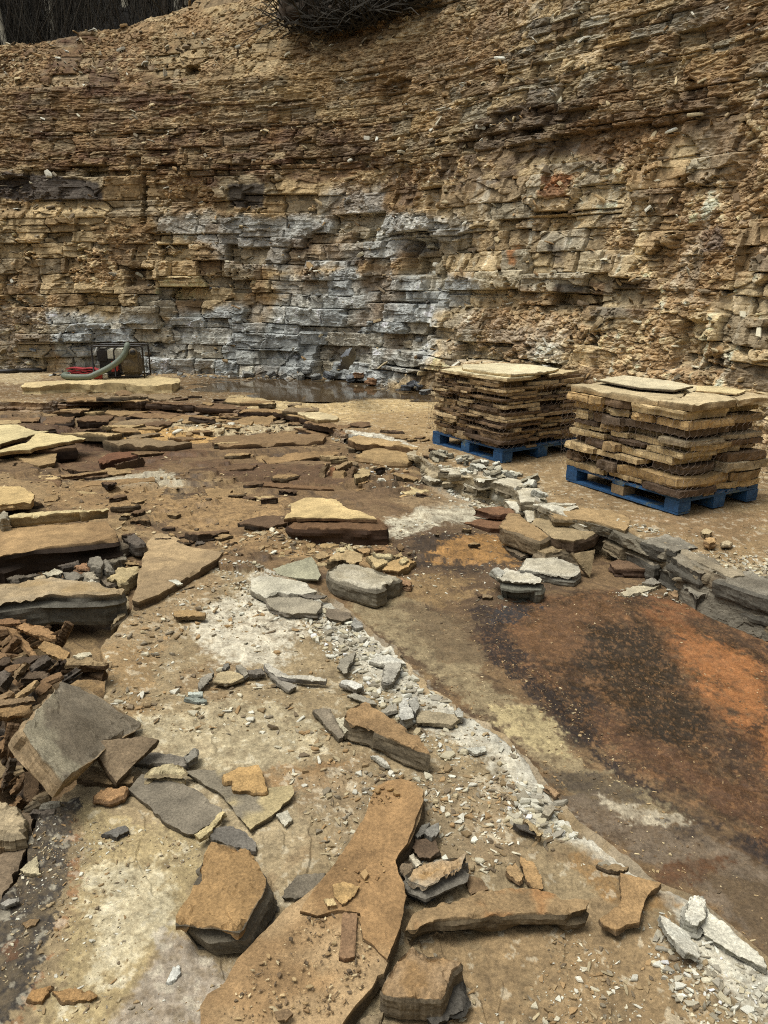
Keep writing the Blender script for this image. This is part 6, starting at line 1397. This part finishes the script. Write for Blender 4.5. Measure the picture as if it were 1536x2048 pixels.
protos = [tree_proto(s, m) for s, m in ((1, M_BARK), (2, M_BARKD), (3, M_BARK))]
TL = ['pale grey bare tree on the dark hillside above the quarry', 'dark bare tree on the hillside above the quarry', 'slender grey bare tree on the hillside above the quarry']
first = [True] * 3; rt = random.Random(5)
for i in range(120):
    k = rt.randrange(3) if i > 2 else i
    y = rt.uniform(22, 36); x = -rt.uniform(.20, .62) * y
    if first[k]: o = protos[k]; first[k] = False
    else:
        o = protos[k].copy(); COL.objects.link(o)
        for ch in protos[k].children: c = ch.copy(); COL.objects.link(c); c.parent = o
    s = rt.uniform(.55, 1.1); o.location = (x, y, hill_z(x, y)); o.rotation_euler = (rt.uniform(-.05, .05), rt.uniform(-.05, .05), rt.uniform(0, 6.28)); o.scale = (s, s, rt.uniform(.8, 1.1))
    tag(o, TL[k], 'tree', 'bare trees on the hillside above the quarry')
def thicket(name, label, pts, n, seed, mat, L0, L1, rad, kind='stuff', cat='brush', spread=1.0):
    r = random.Random(seed); mb = MB()
    for i in range(n):
        c = Vector(pts(r)); d = Vector((r.uniform(-1, 1) * spread, r.uniform(-1, 1) * spread, r.uniform(.2 if spread < 1 else -.2, 1.0))).normalized(); L_ = r.uniform(L0, L1)
        mb.tube([c, c + d * L_ * .5 + Vector((0, 0, r.uniform(-.05, .05))), c + d * L_ + Vector((0, 0, r.uniform(-.15, .05)))], [rad, rad * .7, rad * .3], 3, cap=False)
    tag(mb.build(name, mat, None, False), label, cat, kind=kind)
def upt(r):
    y = r.uniform(21.5, 36); x = -r.uniform(.18, .66) * y; return (x, y, hill_z(x, y) - .1)
thicket('undergrowth', 'dark leafless undergrowth covering the hillside', upt, 7000, 3, M_TWIG, .8, 3.0, .014, cat='undergrowth', spread=.3)
def upt2(r):
    y = r.uniform(19.3, 23); x = -r.uniform(.2, .7) * y; return (x, y, hill_z(x, y) - .1)
thicket('undergrowth', 'low dark brambles along the rim of the quarry below the bare trees', upt2, 2600, 4, M_TWIG, .25, .8, .012, cat='undergrowth', spread=.7)
# uprooted stump and logs at the lip of the face
M_LOG = plain_mat('wet_dark_wood', tuple(lin((84, 68, 52))), .8, var=.5, scale=12)
LG = [((583, 52), (587, -60), .13, 'dark upright stump post at the left of the uprooted logs'), ((596, 44), (710, -2), .15, 'lowest dark log of the uprooted heap at the cliff top'), ((600, 22), (690, -22), .13, 'second dark log of the uprooted heap at the cliff top'), ((640, 44), (780, 6), .09, 'thin dark log sticking out right of the uprooted heap'),
      ((610, 8), (740, -30), .12, 'upper dark log of the uprooted heap at the cliff top'), ((690, 36), (800, -14), .06, 'dark root arching to the right of the uprooted heap'), ((655, 8), (648, -50), .07, 'dark short stub standing in the uprooted heap')]
for a0, b0, r_, lb in LG:
    A, nA = cliff_pt(a0[0], max(a0[1], 2)); A = A + nA * .5
    dA = np.linalg.norm(A[:2]); d = ray(*b0); k = (dA - (0.25 if 'root' in lb or 'stub' in lb else .1)) / math.hypot(d[0], d[1]); B = np.array([0, 0, CAMZ]) + d * k
    mb = MB(); M0 = [Vector(A + (B - A) * t + np.array([0, 0, .05 * math.sin(t * 3.1)])) for t in np.linspace(0, 1, 7)]
    mb.tube(M0, [r_ * (1 - .45 * t) for t in np.linspace(0, 1, 7)], 9, c=(1, 1, 1)); tag(mb.build('dead_log', M_LOG, None, True, tuple(A)), lb, 'log')
rp, rn = cliff_pt(690, 20)
RB = [cliff_pt(u, v)[0] + cliff_pt(u, v)[1] * .15 for u, v in ((600, 56), (640, 66), (680, 64), (720, 54), (760, 42), (800, 26), (840, 14), (650, 15), (700, 10), (740, 12), (600, 12))]
def rpt(r): q = r.choice(RB); return (q[0] + r.uniform(-.35, .35), q[1] - r.uniform(0, .3), q[2] + r.uniform(-.1, .25))
thicket('root_tangle', 'tangle of dark roots and twigs around the uprooted logs', rpt, 900, 8, M_TWIG, .3, 1.2, .016, cat='roots')

# ------------------------------------------------------------------ loose chips
def chip_mesh(seed, flat):
    r = np.random.RandomState(seed); n = r.randint(4, 7)
    a = (np.arange(n) + r.uniform(-.45, .45, n)) * 2 * math.pi / n
    e = r.uniform(.3, .85); rad = r.uniform(.6, 1.2, n)
    x = np.cos(a) * rad; y = np.sin(a) * rad * e
    top = np.column_stack([x * .86 + .05, y * .86, np.full(n, flat) + r.uniform(-.25, .15, n) * flat]); mid = np.column_stack([x, y, np.full(n, flat * .35) + r.uniform(-.2, .2, n) * flat]); bot = np.column_stack([x * .9, y * .9, np.full(n, -.25 * flat)])
    V = np.vstack([top, mid, bot, [[.05, 0, flat * 1.05]]])
    T_ = [[i, (i + 1) % n, 3 * n] for i in range(n)]; Q_ = [[n + i, n + (i + 1) % n, (i + 1) % n, i] for i in range(n)] + [[2 * n + i, 2 * n + (i + 1) % n, n + (i + 1) % n, n + i] for i in range(n)]
    return V, np.array(Q_), np.array(T_)
CM = [chip_mesh(i, [.16, .26, .40, .12][i % 4]) for i in range(20)]
CP = [lin(c) for c in ((176, 156, 118), (160, 136, 98), (198, 186, 158), (144, 118, 80), (136, 122, 100), (206, 198, 180), (160, 126, 80), (118, 100, 76))]
CPW = [lin(c) for c in ((200, 192, 172), (214, 208, 192), (180, 168, 144), (160, 150, 132), (150, 138, 116), (190, 176, 144))]
CPB = [lin(c) for c in ((160, 128, 82), (138, 108, 70), (180, 150, 102), (118, 94, 66), (196, 172, 128), (104, 86, 64))]
CPG = [lin(c) for c in ((134, 132, 128), (112, 112, 114), (160, 156, 148), (150, 130, 100), (96, 92, 88))]
def px_sample(poly, n, z, seed):
    r = np.random.RandomState(seed); W = np.array([P(u, v, z)[:2] for u, v in poly]); lo, hi = W.min(0), W.max(0); out = []
    while len(out) < n:
        q = r.uniform(lo, hi, (n * 3, 2)); k = sdf(W, q[:, 0], q[:, 1]) > 0; out += list(q[k])
        if not k.any(): break
    return np.array(out[:n])
def merged(name, label, pos, size, cols, tilt, seed, cat='rubble', normals=None):
    r = np.random.RandomState(seed); V = []; Q = []; T_ = []; C = []; b = 0
    for i in range(len(pos)):
        v, q, t = CM[r.randint(len(CM))]; s = size[i]; a = r.rand() * 6.283; ca, sa = math.cos(a), math.sin(a)
        Rz = np.array([[ca, -sa, 0], [sa, ca, 0], [0, 0, 1.]]); tx, ty = r.normal(0, tilt, 2)
        Rx = np.array([[1, 0, 0], [0, math.cos(tx), -math.sin(tx)], [0, math.sin(tx), math.cos(tx)]]); Ry = np.array([[math.cos(ty), 0, math.sin(ty)], [0, 1, 0], [-math.sin(ty), 0, math.cos(ty)]])
        w = v @ (Rx @ Ry @ Rz).T * s + pos[i]; V.append(w); Q.append(q + b); T_.append(t + b); b += len(v)
        c = cols[i]; C.append(np.tile(c * r.uniform(.85, 1.3), (len(v), 1)))
    o = mesh_np(name, np.vstack(V), [np.vstack(Q), np.vstack(T_)], np.clip(np.vstack(C), .01, .7), M_CHIP, False)
    tag(o, label, cat, kind='stuff')
ZONES = [  # polygon, plane, count, size range (half width, m), palette
    ([(300, 1180), (560, 1150), (800, 1310), (1020, 1490), (1180, 1680), (1100, 1720), (800, 1560), (450, 1480), (230, 1450), (210, 1300)], SZ, 2700, (.003, .018), CP),
    ([(560, 1165), (720, 1255), (830, 1350), (930, 1425), (1080, 1560), (1180, 1675), (1080, 1690), (960, 1580), (800, 1440), (640, 1290)], SZ, 1700, (.004, .022), CPW),
    ([(560, 1540), (1000, 1530), (1150, 1690), (1250, 1760), (900, 1740), (700, 1800), (620, 1640)], SZ, 2000, (.003, .014), CP),
    ([(1040, 1560), (1180, 1690), (1240, 1740), (1100, 1720), (1000, 1640)], SZ, 900, (.004, .02), CPW),
    ([(800, 1840), (1200, 1850), (1350, 1820), (1540, 1960), (1560, 2060), (900, 2070)], SZ, 2600, (.002, .010), CP),
    ([(1250, 1800), (1440, 1830), (1536, 1940), (1560, 2060), (1400, 2040), (1280, 1900)], SZ, 500, (.004, .014), CPW),
    ([(60, 1620), (400, 1680), (460, 2060), (-20, 2060)], SZ, 2200, (.0018, .007), CP),
    ([(500, 1940), (610, 1840), (785, 1800), (770, 1900), (690, 2030), (430, 2060)], SZ + .058, 420, (.002, .007), CPB),
    ([(750, 1575), (840, 1580), (800, 1680), (760, 1770), (690, 1770), (680, 1710)], SZ + .070, 250, (.004, .014), [lin(c) for c in ((160, 124, 72), (180, 142, 88), (140, 104, 60))]),
    ([(700, 1210), (960, 1200), (1400, 1650), (1536, 1730), (1536, 1920), (1180, 1660)], .0, 1300, (.002, .007), CPB),
    ([(960, 1210), (1300, 1190), (1536, 1260), (1536, 1700), (1200, 1500)], 0, 700, (.002, .006), CPB),
    ([(780, 1050), (1060, 1060), (1180, 1150), (1000, 1230), (800, 1180)], 0, 700, (.005, .02), CP),
    ([(420, 1070), (620, 1060), (840, 1110), (820, 1150), (640, 1130), (440, 1130)], .02, 1100, (.01, .04), CPB + CP),
    ([(400, 1120), (520, 1135), (560, 1165), (480, 1180), (390, 1150)], SZ, 700, (.006, .028), CPW),
    ([(0, 960), (620, 960), (600, 1060), (430, 1110), (330, 1090), (0, 1050)], .04, 1500, (.006, .03), CPB),
    ([(0, 1100), (260, 1110), (270, 1200), (60, 1200), (0, 1180)], .06, 700, (.01, .04), CPG + CPB),
    ([(0, 830), (700, 850), (720, 930), (660, 980), (0, 960)], .05, 1300, (.008, .04), CPB),
    ([(230, 815), (640, 838), (660, 880), (300, 880)], .06, 900, (.015, .07), CPB + CP),
    ([(650, 860), (860, 910), (1060, 990), (1080, 1030), (960, 1020), (820, 1000), (700, 970)], .04, 1300, (.01, .045), CPW + CP),
    ([(860, 925), (1000, 955), (1075, 1000), (1070, 1030), (960, 975)], BZ, 700, (.01, .04), CPW),
    ([(1060, 1010), (1250, 1050), (1400, 1120), (1560, 1170), (1560, 1120), (1400, 1080), (1130, 1010)], BZ, 1300, (.006, .03), CPW + CP),
    ([(880, 920), (1120, 980), (1400, 1060), (1560, 1040), (1560, 1120), (1250, 1050), (1000, 950)], BZ, 900, (.004, .016), CP),
    ([(600, 780), (870, 790), (880, 900), (700, 850)], BZ, 260, (.008, .03), CPB),
    ([(0, 760), (600, 790), (600, 830), (0, 800)], BZ, 260, (.008, .03), CPB),
    ([(120, 742), (300, 744), (700, 750), (800, 765), (880, 785), (860, 800), (780, 785), (640, 758), (300, 756), (100, 752)], BZ, 1100, (.02, .09), CPG),
    ([(1140, 770), (1300, 800), (1536, 900), (1600, 960), (1560, 980), (1500, 900)], BZ, 500, (.02, .08), CPB),
    ([(1180, 1200), (1320, 1160), (1536, 1225), (1536, 1250), (1300, 1195)], 0, 350, (.004, .02), CPW + CP),
]
pos = []; size = []; cols = []
for zi, (poly, z, n, (s0, s1), pal) in enumerate(ZONES):
    q = px_sample(poly, int(n * 1.5), z, 100 + zi); r = np.random.RandomState(200 + zi)
    clump = fbm(q[:, 0] * 3, q[:, 1] * 3, 300 + zi, 3); keep = clump > r.uniform(-.5, .55, len(q)); q = q[keep]
    zz = ground_h(q[:, 0], q[:, 1], False)
    if z > SZ + .05 and z < .2: zz = np.full(len(q), z + .002)
    if abs(z - BZ) > .01: zz = np.where(zz > BZ - .02, np.nan, zz)
    s = (s0 + (s1 - s0) * 1.25 * r.rand(len(q)) ** 4.2) * (1.65 if poly[0][1] > 1150 else 1.0)
    ok = ~np.isnan(zz)
    for i in np.where(ok)[0]:
        pos.append((q[i, 0], q[i, 1], zz[i] + .12 * s[i])); size.append(s[i]); cols.append(pal[r.randint(len(pal))])
pos = np.array(pos); size = np.array(size)
# the 300 chips that look largest are stones of their own
app = size / np.linalg.norm(pos - np.array([0, 0, CAMZ]), axis=1)
pu, pv = project(pos[:, 0], pos[:, 1], pos[:, 2]); app = app * ((pu > 0) & (pu < 1536) & (pv < 2048))
order = np.argsort(-app); big = set(order[:300].tolist())
protoc = [mesh_np('stone_chip', v, [q, t], np.ones((len(v), 3)), M_CHIP, False) for v, q, t in CM]
used = [False] * len(CM); rc_ = random.Random(9)
for i in order[:300]:
    k = rc_.randrange(len(CM))
    o = protoc[k] if not used[k] else protoc[k].copy()
    if used[k]: COL.objects.link(o)
    used[k] = True
    s = size[i]; o.location = pos[i]; o.scale = (s, s, s); o.rotation_euler = (rc_.gauss(0, .15), rc_.gauss(0, .15), rc_.uniform(0, 6.28))
    c = cols[i]; o.color = (c[0], c[1], c[2], 1)
    u, v = pu[i], pv[i]; tone = 'pale' if c.sum() > 1.05 else 'tan' if c.sum() > .55 else 'dark'
    where = 'on the foreground slab' if v > 1180 and pos[i][2] > .03 else 'on the pit floor' if pos[i][2] < .03 else 'on the upper bench' if pos[i][2] > .2 else 'in the rubble of the left pit'
    where = 'at the foot of the cliff' if pos[i][1] > 11.5 else where
    tag(o, '%s stone chip lying loose %s' % (tone, where), 'stone chip', '%s loose stone chips %s' % (tone, where))
for k, u_ in enumerate(used):
    if not u_: bpy.data.objects.remove(protoc[k])
rest = [i for i in range(len(pos)) if i not in big]
merged('gravel', 'small stone chips and grit strewn over the whole quarry floor', pos[rest], size[rest], [cols[i] for i in rest], .22, 17, cat='gravel')
# chips caught on the ledges of the face
r = np.random.RandomState(33); ni, nj = CLIFF_XYZ.shape[:2]; cp_ = []; csz = []; cc = []
up_run = CLIFF_XYZ[2:, :, :2] - CLIFF_XYZ[:-2, :, :2]; 
for _ in range(60000):
    i = r.randint(2, ni - 3); j = r.randint(0, nj)
    p = CLIFF_XYZ[i, j]
    if p[2] < .3: continue
    dlt = CLIFF_XYZ[i + 2, j] - CLIFF_XYZ[i - 2, j]; run = dlt[0] * BN[i, j, 0] + dlt[1] * BN[i, j, 1]
    slope = run / max(dlt[2], 1e-3)
    if slope > 1.3 or (slope > .55 and r.rand() < .25):
        s = .018 + .11 * r.rand() ** 4; cp_.append((p[0] - BN[i, j, 0] * s * .3, p[1] - BN[i, j, 1] * s * .3, p[2] + .2 * s)); csz.append(s)
        cc.append((CP + CPB + CP)[r.randint(22)] if p[2] > 2 or p[0] > 1 or r.rand() < .4 else CPG[r.randint(5)])
    if len(cp_) > 9000: break
merged('ledge_rubble', 'loose stone fragments caught on the ledges of the cliff', np.array(cp_), np.array(csz), cc, .45, 21)

# ------------------------------------------------------------------ assumed wall behind the viewer, added unseen to cut low sky light
def sky_blocking_wall():
    L_ = catmull([(7.4, 2.6), (7.9, -1.5), (6, -6), (0.5, -8.5), (-6, -8), (-11.5, -3.5), (-14.5, 4), (-15.6, 11), (-14, 17.5)], 60)
    s = np.concatenate([[0], np.cumsum(np.hypot(*np.diff(L_, axis=0).T))]); t = np.gradient(L_, axis=0); t /= np.hypot(*t.T)[:, None]; n = np.column_stack([-t[:, 1], t[:, 0]])
    zz = np.linspace(-.2, 6.6, 150); S_, Z_ = np.meshgrid(s, zz)
    off, col, *_ = strata(S_, Z_, BOUNDS, (1.2, 3.0), 700)
    b = .2 * Z_ + np.maximum(Z_ - 6.2, 0) * 14 - off
    V = np.stack([L_[None, :, 0] + n[None, :, 0] * b, L_[None, :, 1] + n[None, :, 1] * b, Z_ - np.maximum(Z_ - 6.2, 0) * .5], -1)
    idx = np.arange(S_.size).reshape(S_.shape); q = np.stack([idx[:-1, :-1], idx[:-1, 1:], idx[1:, 1:], idx[1:, :-1]], -1).reshape(-1, 4)
    tag(mesh_np('cliff', V.reshape(-1, 3), q, np.clip(col.reshape(-1, 3), .02, .6), M_CLIFF, False), 'unseen layered sandstone face added behind the viewer to block low sky light', 'cliff', kind='structure')
sky_blocking_wall()

# ------------------------------------------------------------------ light, sky, camera
w = bpy.data.worlds.new('World'); scene.world = w; w.use_nodes = True; nt = w.node_tree
bg = nt.nodes['Background']; sky = nt.nodes.new('ShaderNodeTexSky'); sky.sky_type = 'NISHITA'; sky.sun_disc = False
ELEV, AZ = math.radians(70), math.radians(-104)      # azimuth measured from +Y towards +X
sky.sun_elevation = ELEV; sky.sun_rotation = AZ; sky.air_density = 1.0; sky.dust_density = 4.0; sky.ozone_density = .3
hsv = nt.nodes.new('ShaderNodeHueSaturation'); hsv.inputs['Saturation'].default_value = .12; nt.links.new(sky.outputs[0], hsv.inputs['Color']); nt.links.new(hsv.outputs[0], bg.inputs[0]); bg.inputs[1].default_value = .115
ld = bpy.data.lights.new('sun', 'SUN'); ld.energy = 1.75; ld.angle = math.radians(28); ld.color = (1, .95, .87)
lo = bpy.data.objects.new('sun', ld); COL.objects.link(lo)
dirv = Vector((math.sin(AZ) * math.cos(ELEV), math.cos(AZ) * math.cos(ELEV), math.sin(ELEV)))
lo.rotation_euler = dirv.to_track_quat('Z', 'Y').to_euler(); lo.location = (0, 0, 30)
cd = bpy.data.cameras.new('camera'); cd.sensor_fit = 'VERTICAL'; cd.sensor_height = 36; cd.lens = F / 2048 * 36; cd.clip_start = .05; cd.clip_end = 500
co = bpy.data.objects.new('camera', cd); COL.objects.link(co); co.location = (0, 0, CAMZ); co.rotation_euler = (math.radians(90) - TH, 0, 0)
scene.camera = co
vs = scene.view_settings; vs.view_transform = 'Standard'; vs.look = 'None'; vs.exposure = 0.36; vs.gamma = 1; vs.use_curve_mapping = False
scene.cycles.max_bounces = 5; scene.cycles.diffuse_bounces = 1; scene.cycles.use_denoising = False; scene.cycles.pixel_filter_type = "BLACKMAN_HARRIS"; scene.cycles.filter_width = 1.1
